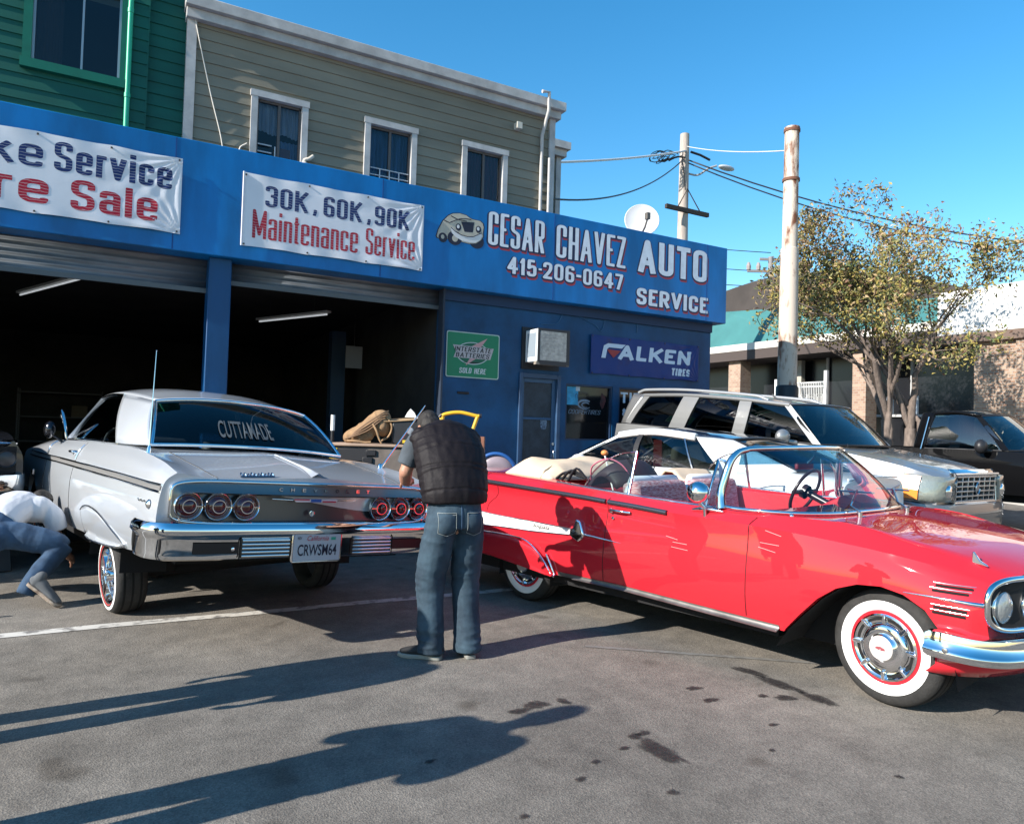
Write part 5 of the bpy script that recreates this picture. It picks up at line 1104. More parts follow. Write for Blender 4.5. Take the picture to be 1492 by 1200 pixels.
# bumper: one chrome bar wrapping back to the wheel
path = [(3.33, -1.035), (3.44, -1.045), (3.55, -1.0), (3.66, -.87), (3.76, -.62), (3.83, -.3), (3.85, 0)]
pp = smoothpath(path, 5); pp = pp + [(x, -y) for x, y in pp[::-1][1:]]
prof = [(-.035, .074), (.006, .078), (.022, .070), (.028, .036), (.030, .0), (.044, -.012), (.050, -.030), (.038, -.060), (-.03, -.072)]
rows = []
for i, p in enumerate(pp):
    a = Vector((*pp[max(0, i - 1)], 0)); b = Vector((*pp[min(len(pp) - 1, i + 1)], 0)); t = (b - a).normalized(); nrm = Vector((t.y, -t.x, 0))
    dip = 0.02 * sstep((p[0] - 3.4) / 0.25); endk = 0.8 if i in (0, len(pp) - 1) else 1
    rows.append([tuple(Vector((p[0], p[1], .45 - dip)) + nrm * o_ + Vector((0, 0, z_ * endk))) for o_, z_ in prof])
bmp = MB().grid(rows); n_ = len(prof); bmp.f += [tuple(range(n_)), tuple((len(rows) - 1) * n_ + k for k in range(n_))]
bumper = bmp.build('front_bumper', chrome, car, smooth=50)
MB().lathe([(.014, 0), (.014, .006), (0, .009)], 14, wheelM(3.44, -1.10, .44, -1)).build('bolt', chrome_dull, bumper, smooth=50)
bg = MB()
for s in (-1, 1): bg.prism([(3.72, .56), (3.80, .56), (3.85, .50), (3.85, .42), (3.75, .40)], .60 * s - .018, .60 * s + .018, Matrix(((1, 0, 0, 0), (0, 0, 1, 0), (0, 1, 0, 0), (0, 0, 0, 1))))
bg.build('bumper_guard', chrome, car, bevel=0.012)
# valance and parking lamp
va = MB(); rows = []
for z, o_ in ((.40, 0.0), (.33, .0), (.28, -.05)): rows.append([(x + (-.06 + o_), y * .94, z) for x, y in pp[4:-4]])
MB().grid(rows).build('valance', redp, car, smooth=60, solid=0.01)
MB().box(3.575, 3.62, -.76, -.60, .315, .36).build('parking_lamp', clear_lens, car, bevel=0.01)
# rear end pieces
for s in (-1, 1):
    MB().lathe([(.085, -.03), (.085, .02), (.06, .035), (0, .04)], 24, Matrix.Translation((-1.50, .62 * s, .84)) @ Matrix.Rotation(-PI / 2, 4, 'Y')).build('tail_light', red_lens, car, smooth=50)
rows = [[(x, y, z) for x, y in [(-1.35, 1.04), (-1.52, 1.0), (-1.62, .7), (-1.66, 0), (-1.62, -.7), (-1.52, -1.0), (-1.35, -1.04)]] for z in (.42, .50, .58)]
MB().grid(rows).build('rear_bumper', chrome, car, smooth=60, solid=0.03)
# windscreen with chrome frame
base = [(1.99, -.925, 1.045), (2.12, -.93, 1.04), (2.32, -.90, 1.04), (2.50, -.78, 1.04), (2.62, -.5, 1.04), (2.68, 0, 1.045)]
top = [(2.04, -.765, 1.432), (2.06, -.75, 1.437), (2.10, -.69, 1.445), (2.16, -.55, 1.452), (2.22, -.3, 1.458), (2.25, 0, 1.462)]
bs_ = smoothpath(base, 5); tp_ = smoothpath(top, 5); bs_ = bs_ + mirror_y(bs_[::-1][1:]); tp_ = tp_ + mirror_y(tp_[::-1][1:])
ws = ruled(bs_, tp_, 8, 0.035, (0.7, 0, 0.4)).build('windscreen', glass('clear car glass', (0.86, 0.9, 0.9), 0.015), car, smooth=180)
m2 = glass('sky tinted glass', (0.10, 0.26, 0.38), 0.10)  # tinted band; the sky's reflection is also put into its blue
k0 = 0.80
shade = [[tuple(Vector(a).lerp(Vector(b), t) + Vector((0.7, 0, 0.4)) * .035 * 4 * t * (1 - t) + Vector((-.004, 0, 0))) for a, b in zip(bs_, tp_)] for t in (0.72, 0.8, 0.9, 0.99)]
MB().grid(shade).build('sky_tint_band', m2, ws, smooth=180)
fr2 = MB().tube(bs_, 0.013, 8).tube([Vector(p) + Vector((0, 0, .004)) for p in tp_], 0.019, 8)
fr2.build('windscreen_frame', chrome, car, smooth=60)
for s in (-1, 1):
    pl = smoothpath([(1.985, .925 * s, 1.03), (1.97, .915 * s, 1.12), (1.985, .89 * s, 1.24), (2.005, .85 * s, 1.36), (2.03, .79 * s, 1.42), (2.07, .735 * s, 1.442)], 5)
    MB().tube(pl, [0.036 - 0.0006 * k for k in range(len(pl))], 10).build('windscreen_pillar', chrome, car, smooth=60)
    vt = [(1.85, .91 * s, 1.03), (1.875, .80 * s, 1.365), (1.935, .80 * s, 1.345), (1.97, .85 * s, 1.25), (1.965, .91 * s, 1.03)]
    vf = MB().tube(smoothpath([vt[0], vt[1]], 2) + smoothpath([vt[1], vt[2], vt[3], vt[4]], 4)[1:], 0.011, 6).build('vent_window', chrome, car, smooth=60)
    MB().add(vt, [(0, 1, 2, 3, 4)]).build('vent_pane', glass('clear car glass', (0.86, 0.9, 0.9), 0.015), vf)
    qg = [(1.145, .90 * s, 1.05), (1.14, .80 * s, 1.385), (1.0, .80 * s, 1.37), (.85, .815 * s, 1.31), (.72, .84 * s, 1.20), (.66, .87 * s, 1.08)]
    q_ = MB().add(qg, [tuple(range(6))]).build('quarter_window', glass('green car glass', (0.62, 0.72, 0.70), 0.04), car)
    MB().tube(smoothpath(qg[1:], 4), 0.006, 6).tube([qg[0], qg[1]], 0.014, 6).build('frame', chrome, q_, smooth=60)
    MB().tube([tuple(top_pt(RT, x, y, .004)) for x, y in smoothpath([(.35, .885 * s), (.8, .90 * s), (1.4, .90 * s), (1.98, .90 * s)], 6)], 0.011, 6).build('belt_trim', chrome_dull, car, smooth=60)
wp = MB()
for (x0, y0, x1, y1) in ((2.66, -.42, 2.42, .10), (2.70, .28, 2.44, .72)):
    a = top_pt(RT, x0 + .05, y0, 0.0); b_ = Vector((x0 - .02, y0 + .02, 1.085)); c_ = Vector((x1 + .05, y1, 1.16))
    wp.tube([tuple(a), tuple(a + Vector((0, 0, .03)))], 0.016, 8).tube([tuple(a + Vector((0, 0, .03))), tuple(b_), tuple(c_)], 0.008, 6).tube([tuple(c_ + Vector((-.06, -.16, .0))), tuple(c_ + Vector((.05, .18, -.02)))], 0.007, 5)
wp.build('wiper', chrome_dull, car, smooth=60)
MB().ball(top_pt(RT, 2.46, -.86, 0.0), 0.014, 10, 6).build('washer_jet', chrome, car, smooth=60)
# mirrors
mr = MB().ball((1.865, -1.03, 1.135), (.085, .07, .075), 20, 14, None); mb_ = top_pt(RT, 1.86, -.95, 0)
mr.tube([(1.845, -1.02, 1.09), (1.87, -.98, 1.04), (1.89, -.955, 1.02)], 0.016, 8).tube(smoothpath([(1.78, -.97, 1.005), (1.9, -.965, 1.02), (2.02, -.955, 1.012)], 4), [0.008, .012, .016, .018, .018, .016, .014, .012, .008], 8).tube([(1.9, -1.0, 1.03), (1.9, -.995, .965)], .012, 8)
mr.build('door_mirror', chrome, car, smooth=60)
im_ = MB().box(2.10, 2.13, -.13, .13, 1.295, 1.35).build('inside_mirror', mat('mirror back', (0.12, 0.02, 0.03), 0.4), car, bevel=0.012)
MB().tube(smoothpath([(2.14, 0, 1.345), (2.19, 0, 1.40), (2.20, 0, 1.46)]), 0.012, 8).build('mirror_stem', chrome, im_, smooth=60)
# seats and dash
for y in (-.40, .40):
    st = seat(car, 1.12, y, .55, .70, .60, .17, weave, name='front_seat'); 
    MB().tube([(1.005, y - .33, .62), (1.02, y - .345, 1.06), (1.01, y - .29, 1.152), (1.01, y + .29, 1.152), (1.02, y + .345, 1.06), (1.005, y + .33, .62)], 0.035, 8).build('seat_edge', mat('white vinyl', (0.62, 0.52, 0.48), 0.45), st, smooth=60)
MB().box(.98, 1.55, -.75, .75, .45, .66).build('seat_cushion', weave, car, bevel=0.05)
seat(car, .36, 0, .5, 1.30, .52, .2, red_vinyl, name='rear_seat', tilt=.25)
MB().prism([(2.05, .98), (2.3, 1.035), (2.5, 1.03), (2.5, .75), (2.12, .78)], -.76, .76, Matrix(((1, 0, 0, 0), (0, 0, 1, 0), (0, 1, 0, 0), (0, 0, 0, 1)))).build('dashboard', red_vinyl, car, bevel=0.02)
MB().prism([(2.1, 1.0), (2.3, 1.11), (2.46, 1.05), (2.4, .98)], .25, .62, Matrix(((1, 0, 0, 0), (0, 0, 1, 0), (0, 1, 0, 0), (0, 0, 0, 1)))).build('instrument_hood', red_vinyl, car, bevel=0.02)
steer_wheel(car, 1.93, .40, 1.10, .195, mat('black rim plastic', (0.02, 0.012, 0.014), 0.3), tilt=R_(66))
for s in (1, -1): MB().box(1.1, 2.1, .80 * s - .012, .80 * s + .012, .5, 1.03).build('door_panel', red_vinyl, car, bevel=0.01)
# folded top boot
rr = random.Random(3)
nx, ny = 26, 26; rows = []
for i in range(nx + 1):
    row = []
    for j in range(ny + 1):
        a, b = i / nx, j / ny; x = -.42 + .66 * a; y = -.80 + 1.25 * b
        if a > .75 and b < .1: x -= .06
        edge = min(a, 1 - a) * 4; edge = min(1, edge); eb = min(1, min(b, 1 - b) * 7)
        z = 1.125 + (.115 + .05 * (1 - a) + .014 * math.sin(9 * a + 6 * b) + .012 * math.sin(14 * b - 5 * a)) * (edge ** .5) * (eb ** .5) - 0.03 * a
        row.append((x, y, z))
    rows.append(row)
tc_ = MB().grid(rows).build('top_cover', tan_cloth, car, smooth=180, solid=0.012)
MB().grid([[(x, y, 1.12 + .085 * math.sin(PI * min(1, q / 6)) + .02 * math.sin(3 * q + 5 * y)) for q, x in enumerate(np.linspace(.62, .98, 9))] for y in np.linspace(.15, .72, 12)]).build('beige_blanket', tan_cloth, car, smooth=180, solid=0.02)
# folded hood frame and dark seat shell behind the quarter window
ds_ = []
for i in range(11):
    a = i / 10; ds_.append([(.52 + .34 * a + .10 * math.cos(q), -.42 + .30 * math.sin(q) * (0.9 + .1 * a), 1.0 + .30 * math.sin(PI * (0.12 + .74 * a)) * abs(math.cos(q / 1.25)) ** .6) for q in np.linspace(-1.5, 1.5, 13)])
MB().grid(ds_).build('dark_seat_cover', mat('dark maroon cover', (0.028, 0.016, 0.022), 0.6, bump=0.2, bs=9), car, smooth=180, solid=0.03)
MB().tube(smoothpath([(.50, -.62, 1.12), (.55, -.66, 1.24), (.72, -.66, 1.31), (.85, -.62, 1.26), (.94, -.58, 1.12)], 5), 0.007, 6).build('cover_piping', mat('pink piping', (0.5, 0.12, 0.18), 0.5), car, smooth=60)
hf = MB()
for k in range(3): hf.tube(smoothpath([(.16 + .08 * k, -.72, 1.10), (.28 + .06 * k, -.70, 1.17 + .02 * k), (.48, -.66, 1.13)], 4), 0.013, 6)
hf.build('hood_frame', black_plastic, car, smooth=60)
# wheels
def white_wheel(x, side, steer, R=.335, w=.20, y=.80):
    M = wheelM(x, y * side, R, side, steer); o = tyre(car, M, R, w, R * .60); h = w / 2
    MB().lathe([(R * .62, h * .90), (R * .64, h * 1.0), (R * .70, h * 1.035), (R * .785, h * 1.045), (R * .795, h * 1.03)], 64, M).build('white_wall', white_wall, o, smooth=60)
    MB().lathe([(R * .555, h * .86), (R * .565, h * .93), (R * .60, h * .97), (R * .625, h * .93)], 64, M).build('rim', redp, o, smooth=60)
    hc = MB().lathe([(R * .565, h * .82), (R * .57, h * .98), (R * .54, h * 1.02), (R * .50, h * .92), (R * .42, h * .88), (R * .40, h * 1.0), (R * .34, h * 1.1), (R * .24, h * 1.08), (R * .235, h * 1.25), (R * .21, h * 1.33)], 64, M).build('hubcap', chrome, o, smooth=40)
    MB().lathe([(R * .212, h * 1.325), (R * .12, h * 1.37), (0, h * 1.385)], 40, M).build('hub_centre', mat('pearl hub', (0.62, 0.58, 0.56), 0.25, 0.4), hc, smooth=60)
    sl_ = MB(); fn = MB()
    for k in range(8):
        A = M @ Matrix.Rotation(2 * PI * k / 8, 4, 'Z')
        sl_.grid([[(r * math.cos(q), r * math.sin(q), h * .925 + (0.001)) for q in np.linspace(.10, .68, 8)] for r in (R * .455, R * .515)], A)
        fn.prism([(R * .40, -.012), (R * .56, -.008), (R * .56, .008), (R * .40, .012)], h * .9, h * 1.12, A)
    sl_.build('vent_slot', dark_gap, hc, fixn=False); fn.build('hubcap_fin', chrome, hc, bevel=0.004)
    bd = MB().prism([(-.030, .007), (-.004, .012), (.0, .0), (.004, .012), (.030, .007), (.024, -.003), (0, -.009), (-.024, -.003)], h * 1.39, h * 1.395, M @ Matrix.Rotation(R_(-4), 4, 'Z') @ Matrix.Rotation(PI, 4, 'Z'))
    bd.build('hub_badge', mat('badge red', (0.25, 0.05, 0.06), 0.5), hc)
    return o
white_wheel(3.08, -1, R_(-9), .335, .20, .815); white_wheel(3.08, 1, R_(-9), .335, .20, .815); white_wheel(-.05, -1, 0, y=.77); white_wheel(-.05, 1, 0, y=.77)
MB().box(-1.3, 2.4, -.88, .88, .24, .36).box(2.4, 3.4, -.55, .55, .24, .38).build('underbody', matte_black, car)  # blocks enlarged to keep light from under the car

# ================================================================== SILVER HARDTOP (raised at the left rear)
silv = mat('silver car paint', (0.58, 0.605, 0.635), 0.33, 0.42, coat=1.0, coatr=0.05, bump=0.015, bs=3)
car = empty('hardtop_car', 'silver vintage two door hardtop raised high at the rear, nose in the garage', 'car', (0.966, 6.746, 0), math.atan2(.976, -.218))
PIV = Vector((0, 1.03, .62))
TB = Matrix.Translation(PIV) @ Matrix.Rotation(R_(3.3), 4, 'X') @ Matrix.Translation(-PIV)
TB = Matrix.Translation(PIV) @ Matrix.Rotation(R_(3.3), 4, 'X') @ Matrix.Translation(-PIV)
def K(mb, name, m, parent=None, **k):
    mb.v = [tuple(TB @ Vector(v)) for v in mb.v]; return mb.build(name, m, parent or car, **k)
sill = [(-1.58, .99, .70), (-1.3, 1.01, .665), (-.6, 1.0, .61), (2.4, .99, .55), (3.3, .97, .58), (3.9, .90, .62)]
low = [(-1.58, 1.035, .80), (-1.2, 1.045, .78), (0, 1.045, .74), (2.4, 1.035, .72), (3.9, .97, .74)]
crs = [(-1.58, 1.045, .93), (-1.2, 1.055, .95), (0, 1.06, .965), (2.4, 1.055, .98), (3.9, 1.0, .96)]
mol = [(-1.58, 1.03, 1.09), (-1.2, 1.04, 1.10), (0, 1.04, 1.125), (2.4, 1.035, 1.135), (3.9, .99, 1.10)]
shl = [(-1.58, 1.005, 1.155), (-1.2, 1.015, 1.20), (0, 1.01, 1.235), (2.4, 1.01, 1.235), (3.9, .96, 1.15)]
bel = [(-1.58, .95, 1.20), (-1.2, .95, 1.26), (-.5, .945, 1.315), (0, .95, 1.325), (1.5, .95, 1.315), (2.5, .94, 1.29), (3.9, .9, 1.18)]
ind = [(-1.58, .78, 1.178), (-1.2, .78, 1.235), (-.5, .80, 1.31), (0, .82, 1.33), (1.5, .82, 1.32), (2.5, .80, 1.29), (3.9, .75, 1.17)]
mid2 = [(-1.58, .40, 1.185), (-1.2, .40, 1.25), (-.5, .45, 1.33), (0, .45, 1.35), (2.5, .42, 1.31), (3.9, .4, 1.19)]
cen = [(-1.58, 0, 1.205), (-1.2, 0, 1.275), (-.5, 0, 1.35), (0, 0, 1.355), (2.5, 0, 1.33), (3.9, 0, 1.2)]
us = dense([-1.58, -1.5, -1.3, -1.0, -.6, -.2, .3, .9, 1.5, 2.0, 2.5, 3.0, 3.5, 3.9], 3)
sb = loft([sill, low, crs, mol, shl, bel, ind, mid2, cen], us, 4, sharp=(0, 5, 8))
sb.v = [(x + (0.05 * (abs(y) / .95) ** 3 * ((-1.2 - x) / .38) if x < -1.2 else 0), y, z) for x, y, z in sb.v]
RA = [(-.50, .4), (-.47, .60), (-.36, .66), (-.2, .69), (.1, .70), (.27, .66), (.42, .58), (.46, .4)]
RA = [(-.46, .4), (-.44, .66), (-.30, .735), (-.1, .755), (.2, .74), (.42, .70), (.50, .60), (.52, .4)]
FA = circ(3.02, .52, .40, -0.35, PI + .35, 20)
tub = MB().prism([(-.35, -.66), (.1, -.8), (2.2, -.84), (2.45, -.7), (2.45, .7), (2.2, .84), (.1, .8), (-.35, .66)], .7, 2.0)
sme = carve(sb, [(RA, .62, .985), (FA, .62, 1.4)], tub)
ST = bvh(sme); sme2 = sme.copy(); sme2.transform(TB); obj('body', sme2, silv, car, smooth=34)
# interior
dint = mat('black interior', (0.012, 0.012, 0.013), 0.8); gint = mat('grey vinyl', (0.16, 0.165, 0.17), 0.5)
K(MB().box(-.30, 2.4, -.65, .65, .702, .72), 'floor', dint)
for s in (1, -1): K(MB().box(-.1, 2.2, .775 * s - .012, .775 * s + .012, .72, 1.30), 'door_panel', dint)
K(MB().box(-.34, -.02, -.64, .64, 1.29, 1.325), 'parcel_shelf', dint)
seat(car, .30, 0, .75, 1.3, .58, .18, gint, TB, tilt=.3, name='rear_seat'); seat(car, 1.15, .38, .75, .62, .66, .16, gint, TB, name='front_seat'); seat(car, 1.15, -.38, .75, .62, .66, .16, gint, TB, name='front_seat')
seat(car, .30, -.45, 1.22, .5, .22, .15, dint, TB, tilt=.2, name='cushion')
K(MB().box(2.2, 2.44, -.75, .75, 1.08, 1.30), 'dashboard', dint, bevel=0.03)
steer_wheel(car, 1.95, .40, 1.30, .2, mat('pale rim plastic', (0.3, 0.3, 0.29), 0.3), TB)
# cabin
sglass = glass('smoked hardtop glass', (0.34, 0.40, 0.42), 0.05)
P = dict(A0=(2.25, .86, 1.325), A1=(1.88, .68, 1.745), Ca0=(.17, .91, 1.338), Ca1=(.93, .705, 1.765), Cb0=(-.38, .80, 1.345), Cb1=(.13, .665, 1.70),
         rail=[(1.4, .70, 1.775)], crown=.095, hx=.16, rx=.10, wx=.28, rwx=.16, rwz=.03, wbulge=.03, rbulge=.035, cb=.022, rt=.014, rtm=chrome, btm=chrome, rl=.014, rlm=chrome, trim=chrome, rgl=glass('smoked rear glass', (0.22, 0.27, 0.30), 0.0), cm0=[(-.02, .885, 1.338)])
greenhouse(car, silv, sglass, P, TB)
# lettering on the rear glass (mirrored sticker seen from behind reads normally)
def rear_glass(a, b):
    c0 = bow(P['Cb0'], -.16, .03, 24); c1 = [(P['Cb1'][0] - .10 * (1 - abs(s) ** 2), P['Cb1'][1] * s, P['Cb1'][2] + .095 * .55 * (1 - abs(s) ** 2.6)) for s in np.linspace(1, -1, 25)]
    i = a * 24; k = int(min(23, i)); f = i - k
    p0 = Vector(c0[k]).lerp(Vector(c0[k + 1]), f); p1 = Vector(c1[k]).lerp(Vector(c1[k + 1]), f)
    return p0.lerp(p1, b) + Vector((-0.6, 0, 0.6)) * .035 * 4 * b * (1 - b) + Vector((-.006, 0, .006))
tl = text_mb('CUTTAMADE', .29, .34, Matrix.Identity(4), 0.012, 0.12, 0)
tl.v = [tuple(rear_glass(.30 + v[0], .15 + v[1])) for v in tl.v]
K(tl, 'window_lettering', mat('pale glass lettering', (0.07, 0.08, 0.085), 0.6), fixn=False)
# side trim: twin moulding, seams
for s in (1, -1):
    K(side_strip(ST, [(-1.50, 1.075), (-.5, 1.088), (1.5, 1.10), (3.3, 1.105)], [(-1.50, 1.115), (-.5, 1.13), (1.5, 1.142), (3.3, 1.145)], s, 60, 2, .006), 'side_moulding', mat('silver moulding', (0.33, 0.32, 0.31), 0.4, 0.7), smooth=60)
    for z in (0, .042):
        K(side_line(ST, [(-1.50, 1.075 + z), (-.5, 1.088 + z), (1.5, 1.10 + z), (3.3, 1.103 + z)], s, .0085, off=.006), 'moulding_edge', chrome, smooth=60)
    K(MB().box(-1.515, -1.495, s * 1.0 - .015, s * 1.0 + .018, 1.072, 1.122), 'moulding_tip', chrome, bevel=.004)
    K(side_line(ST, [(.92, 1.31), (.94, 1.2), (.96, 1.0), (.98, .75), (.97, .60)], s, .0045), 'door_seam', mat('grey seam', (0.05, 0.05, 0.05), 0.6), smooth=60)
    K(side_line(ST, [(2.22, 1.30), (2.23, 1.14), (2.20, 1.0), (2.26, .9), (2.24, .6)], s, .0045), 'door_seam', mat('grey seam', (0.05, 0.05, 0.05), 0.6), smooth=60)
    K(side_line(ST, [(2.25, 1.29), (2.255, 1.14)], s, .006, off=.004), 'door_edge_guard', chrome, smooth=60)
    K(side_line(ST, [(.95, 1.29), (.965, 1.16)], s, .006, off=.004), 'door_edge_guard', chrome, smooth=60)
    c = side_pt(ST, 1.1, 1.22, s)
    K(MB().tube(smoothpath([(1.03, c.y, 1.215), (1.05, c.y + .03 * s, 1.222), (1.15, c.y + .032 * s, 1.222), (1.19, c.y, 1.218)]), .012, 8).lathe([(.02, 0), (.02, .02), (0, .025)], 12, wheelM(1.04, c.y, 1.215, s)), 'door_handle', chrome, smooth=50)
    # skirt panel over the rear wheel with bright lip
    K(side_strip(ST, [(-.78, .645), (-.55, .60), (-.1, .57), (.25, .565), (.46, .60)], [(-.78, .655), (-.48, .735), (-.10, .81), (.25, .82), (.46, .78)], s, 50, 8, .004), 'fender_skirt', silv, smooth=60, solid=.014)
    K(MB().tube([tuple(side_pt(ST, x, z, s, .008)) for x, z in smoothpath([(-.80, .642), (-.50, .725), (-.16, .80), (.15, .825), (.36, .81), (.47, .77)])], .007, 6), 'skirt_trim', chrome_dull, smooth=60)
    K(MB().tube([tuple(side_pt(ST, x, z, s, .006)) for x, z in smoothpath([(-.80, .642), (-.55, .602), (-.1, .572), (.25, .567), (.47, .60)])], .008, 6), 'skirt_lower_trim', chrome_dull, smooth=60)
    q = side_pt(ST, -1.36, .985, s, .004)
    K(MB().lathe([(.0, .02), (.02, .012), (.032, 0)], 14, wheelM(q.x, q.y, q.z, s)).tube([tuple(side_pt(ST, -1.30 + .035 * k, .99 + .012 * (k % 2), s, .004)) for k in range(6)], .004, 5), 'badge', chrome, smooth=60)
    q = side_pt(ST, 2.9, .93, s, .004); K(MB().box(-.02, .02, -.008, .008, -.03, .03, Matrix.Translation(q)), 'front_badge', chrome, bevel=.004)
for s in (1,):
    MB_ = MB().ball((1.98, 1.09 * s, 1.40), (.075, .05, .085), 18, 12).tube([(1.98, 1.07 * s, 1.35), (2.0, .97 * s, 1.29)], .014, 8)
    K(MB_, 'door_mirror', mat('mirror black chrome', (0.05, 0.05, 0.055), 0.15, 0.9), smooth=60)
    K(MB().tube(smoothpath([(2.34, .86 * s, 1.31), (2.31, .93 * s, 1.52), (2.26, .95 * s, 1.60), (2.15, .93 * s, 1.45), (2.13, .91 * s, 1.32)], 3), .012, 6), 'vent_window', chrome, smooth=60)
# boot seam, centre ridge
K(top_line(ST, [(-.60, .735), (-1.0, .745), (-1.3, .73), (-1.5, .715), (-1.572, .70)], .004).tube([tuple(top_pt(ST, x, y, 0)) for x, y in smoothpath([(-.60, -.735), (-1.0, -.745), (-1.3, -.73), (-1.5, -.715), (-1.572, -.70)])], .004, 6).tube([tuple(top_pt(ST, -.60, y, 0)) for y in np.linspace(-.735, .735, 14)], .004, 6), 'boot_seam', mat('grey seam', (0.05, 0.05, 0.05), 0.6), smooth=60)
rg = MB(); rows = []
for x in np.linspace(-1.575, -.8, 14):
    w = .008 + .05 * max(0, (-1.25 - x) / .33) ** 1.6; z = top_pt(ST, x, 0, 0).z
    rows.append([(x, y, top_pt(ST, x, y, 0).z + .004 + (.010 + .018 * max(0, (-1.2 - x) / .38)) * max(0, 1 - abs(y) / w)) for y in np.linspace(-w, w, 9)])
K(rg.grid(rows), 'boot_ridge', silv, smooth=60)
# rear panel
dkp = mat('dark rear panel', (0.10, 0.10, 0.105), 0.32, 0.85, coat=.5); brush = mat('brushed rear panel', (0.20, 0.195, 0.19), 0.3, 0.9)
def rx(y): return -1.583 + .05 * (abs(y) / .95) ** 3
def panel(y0, y1, z0, z1, off, n=30): return MB().grid([[(rx(y) - off, y, z) for y in np.linspace(y0, y1, n)] for z in (z0, z1)])
ov = []
for q in np.linspace(0, 2 * PI, 61)[:-1]:
    e = .28; cy = abs(math.cos(q)) ** e * math.copysign(1, math.cos(q)); cz = abs(math.sin(q)) ** e * math.copysign(1, math.sin(q)); ov.append((.985 * cy, 1.02 + .138 * cz))
K(MB().add([(rx(y) - .004, y, z) for y, z in ov], [tuple(range(60))]), 'rear_panel', dkp)
K(MB().tube([(rx(y) - .012, y * .992, z) for y, z in ov], .014, 8, closed=True), 'rear_panel_trim', chrome, smooth=60)
def zt(y): return 1.112
rows = [[(rx(y) - o_, y, z) for y in np.linspace(-.93, .93, 41)] for z, o_ in ((1.150, .008), (1.105, .02), (1.082, .03), (1.072, .016))]
K(MB().grid(rows), 'upper_trim_band', brush, smooth=40)
for s in (1, -1):
    rows = []
    for k in range(13):
        a = PI / 2 * k / 12; rows.append([(rx(.9) - o_, s * (.893 + r * math.cos(a)), 1.055 + r * math.sin(a)) for r, o_ in ((.095, .008), (.05, .02), (.027, .03), (.017, .016))])
    for z in (1.0, .92): rows.insert(0, [(rx(.9) - o_, s * (.893 + r), z) for r, o_ in ((.095, .008), (.05, .02), (.027, .03), (.017, .016))])
    rows = sorted(rows[:2], key=lambda r: r[0][2]) + rows[2:]
    K(MB().grid(rows), 'trim_corner', brush, smooth=40)
    K(MB().tube([(rx(.89) - .02, s * .921, .90), (rx(.92) - .02, s * .921, 1.05)], .008, 6), 'corner_bead', chrome, smooth=60)
    for yy in (.875, .695, .515):
        M = Matrix.Translation((rx(yy) - .004, yy * s, .995)) @ Matrix.Rotation(-PI / 2, 4, 'Y')
        tl_ = K(MB().lathe([(.088, -.0), (.092, .022), (.086, .032), (.074, .022), (.072, .01)], 40, M), 'tail_light', chrome, smooth=50)
        K(MB().lathe([(.074, .012), (.055, .03), (.046, .033)], 40, M), 'outer_lens', red_lens, tl_, smooth=60)
        K(MB().lathe([(.046, .032), (.044, .044), (.039, .044), (.039, .034)], 32, M), 'inner_ring', chrome, tl_, smooth=60)
        K(MB().lathe([(.039, .036), (.025, .045), (0, .047)], 32, M), 'inner_lens', red_lens, tl_, smooth=60)
        K(MB().box(-.05, .05, -.003, .003, .03, .036, Matrix.Translation((rx(yy) - .004, yy * s, .995)) @ Matrix.Rotation(-PI / 2, 4, 'Y') @ Matrix.Rotation(PI / 2, 4, 'Z') @ Matrix.Translation((-.06 if s > 0 else .06, 0, 0)) @ Matrix.Diagonal((.4, 1, 1, 1))), 'lens_bar', chrome, tl_)
# badge bar, lock, letters
RM = Matrix(((0, 0, -1, -1.60), (-1, 0, 0, 0), (0, 1, 0, 0), (0, 0, 0, 1)))      # drawing (x right seen from behind, y up) on the rear face
def rearM(y, z, off=0.0): return Matrix(((0, 0, -1, rx(y) - off), (-1, 0, 0, y), (0, 1, 0, z), (0, 0, 0, 1)))
for k, ch in enumerate('CHEVROLET'):
    yy = .30 - k * .085
    K(text_mb(ch, .026, .024, rearM(yy, 1.105, .022), .02, 0, .004), 'chrome_letter', chrome)
K(MB().prism([(-.17, .012), (-.15, -.012), (.15, -.012), (.17, .012)], 0, .012, rearM(0.02, 1.045, .01)), 'badge_bar', mat('badge white', (0.6, 0.5, 0.52), 0.3), bevel=.003)
K(MB().box(-.165, -.05, .002, .011, .012, .0145, rearM(0.02, 1.045, .01)).box(.05, .155, -.010, .0, .012, .0145, rearM(0.02, 1.045, .01)), 'badge_red', mat('badge red enamel', (0.45, 0.02, 0.05), 0.3))
K(MB().box(-.04, .04, -.010, .011, .012, .015, rearM(0.02, 1.045, .01)), 'badge_blue', mat('badge blue enamel', (0.02, 0.08, 0.3), 0.3))
K(MB().tube([(rx(0) - .012, .34, 1.052), (rx(0) - .014, .19, 1.047)], .005, 6).tube([(rx(0) - .012, -.30, 1.052), (rx(0) - .014, -.15, 1.047)], .005, 6), 'badge_wing', chrome, smooth=60)
K(MB().lathe([(.02, 0), (.02, .012), (.012, .014), (0, .008)], 20, Matrix.Translation((rx(0) - .004, 0.04, .955)) @ Matrix.Rotation(-PI / 2, 4, 'Y')), 'boot_lock', chrome, smooth=50)
def deckpt(a, up): q = top_pt(ST, -1.54 + up * .6, .55 - a, 0); return (q.x - .004, q.y, q.z + .010 + up * .5)
K(MB().tube([deckpt(.235 * t, .014 + .016 * math.sin(t * 62) + .006 * math.sin(t * 23)) for t in np.linspace(0, 1, 120)], .004, 5), 'script_ornament', mat('blue chrome', (0.06, 0.12, 0.2), 0.2, 0.8), smooth=60)
K(MB().tube([tuple(top_pt(ST, -1.545, y, .008)) for y in np.linspace(.55, .32, 8)], .007, 6), 'script_bar', mat('blue chrome', (0.06, 0.12, 0.2), 0.2, 0.8), smooth=60)
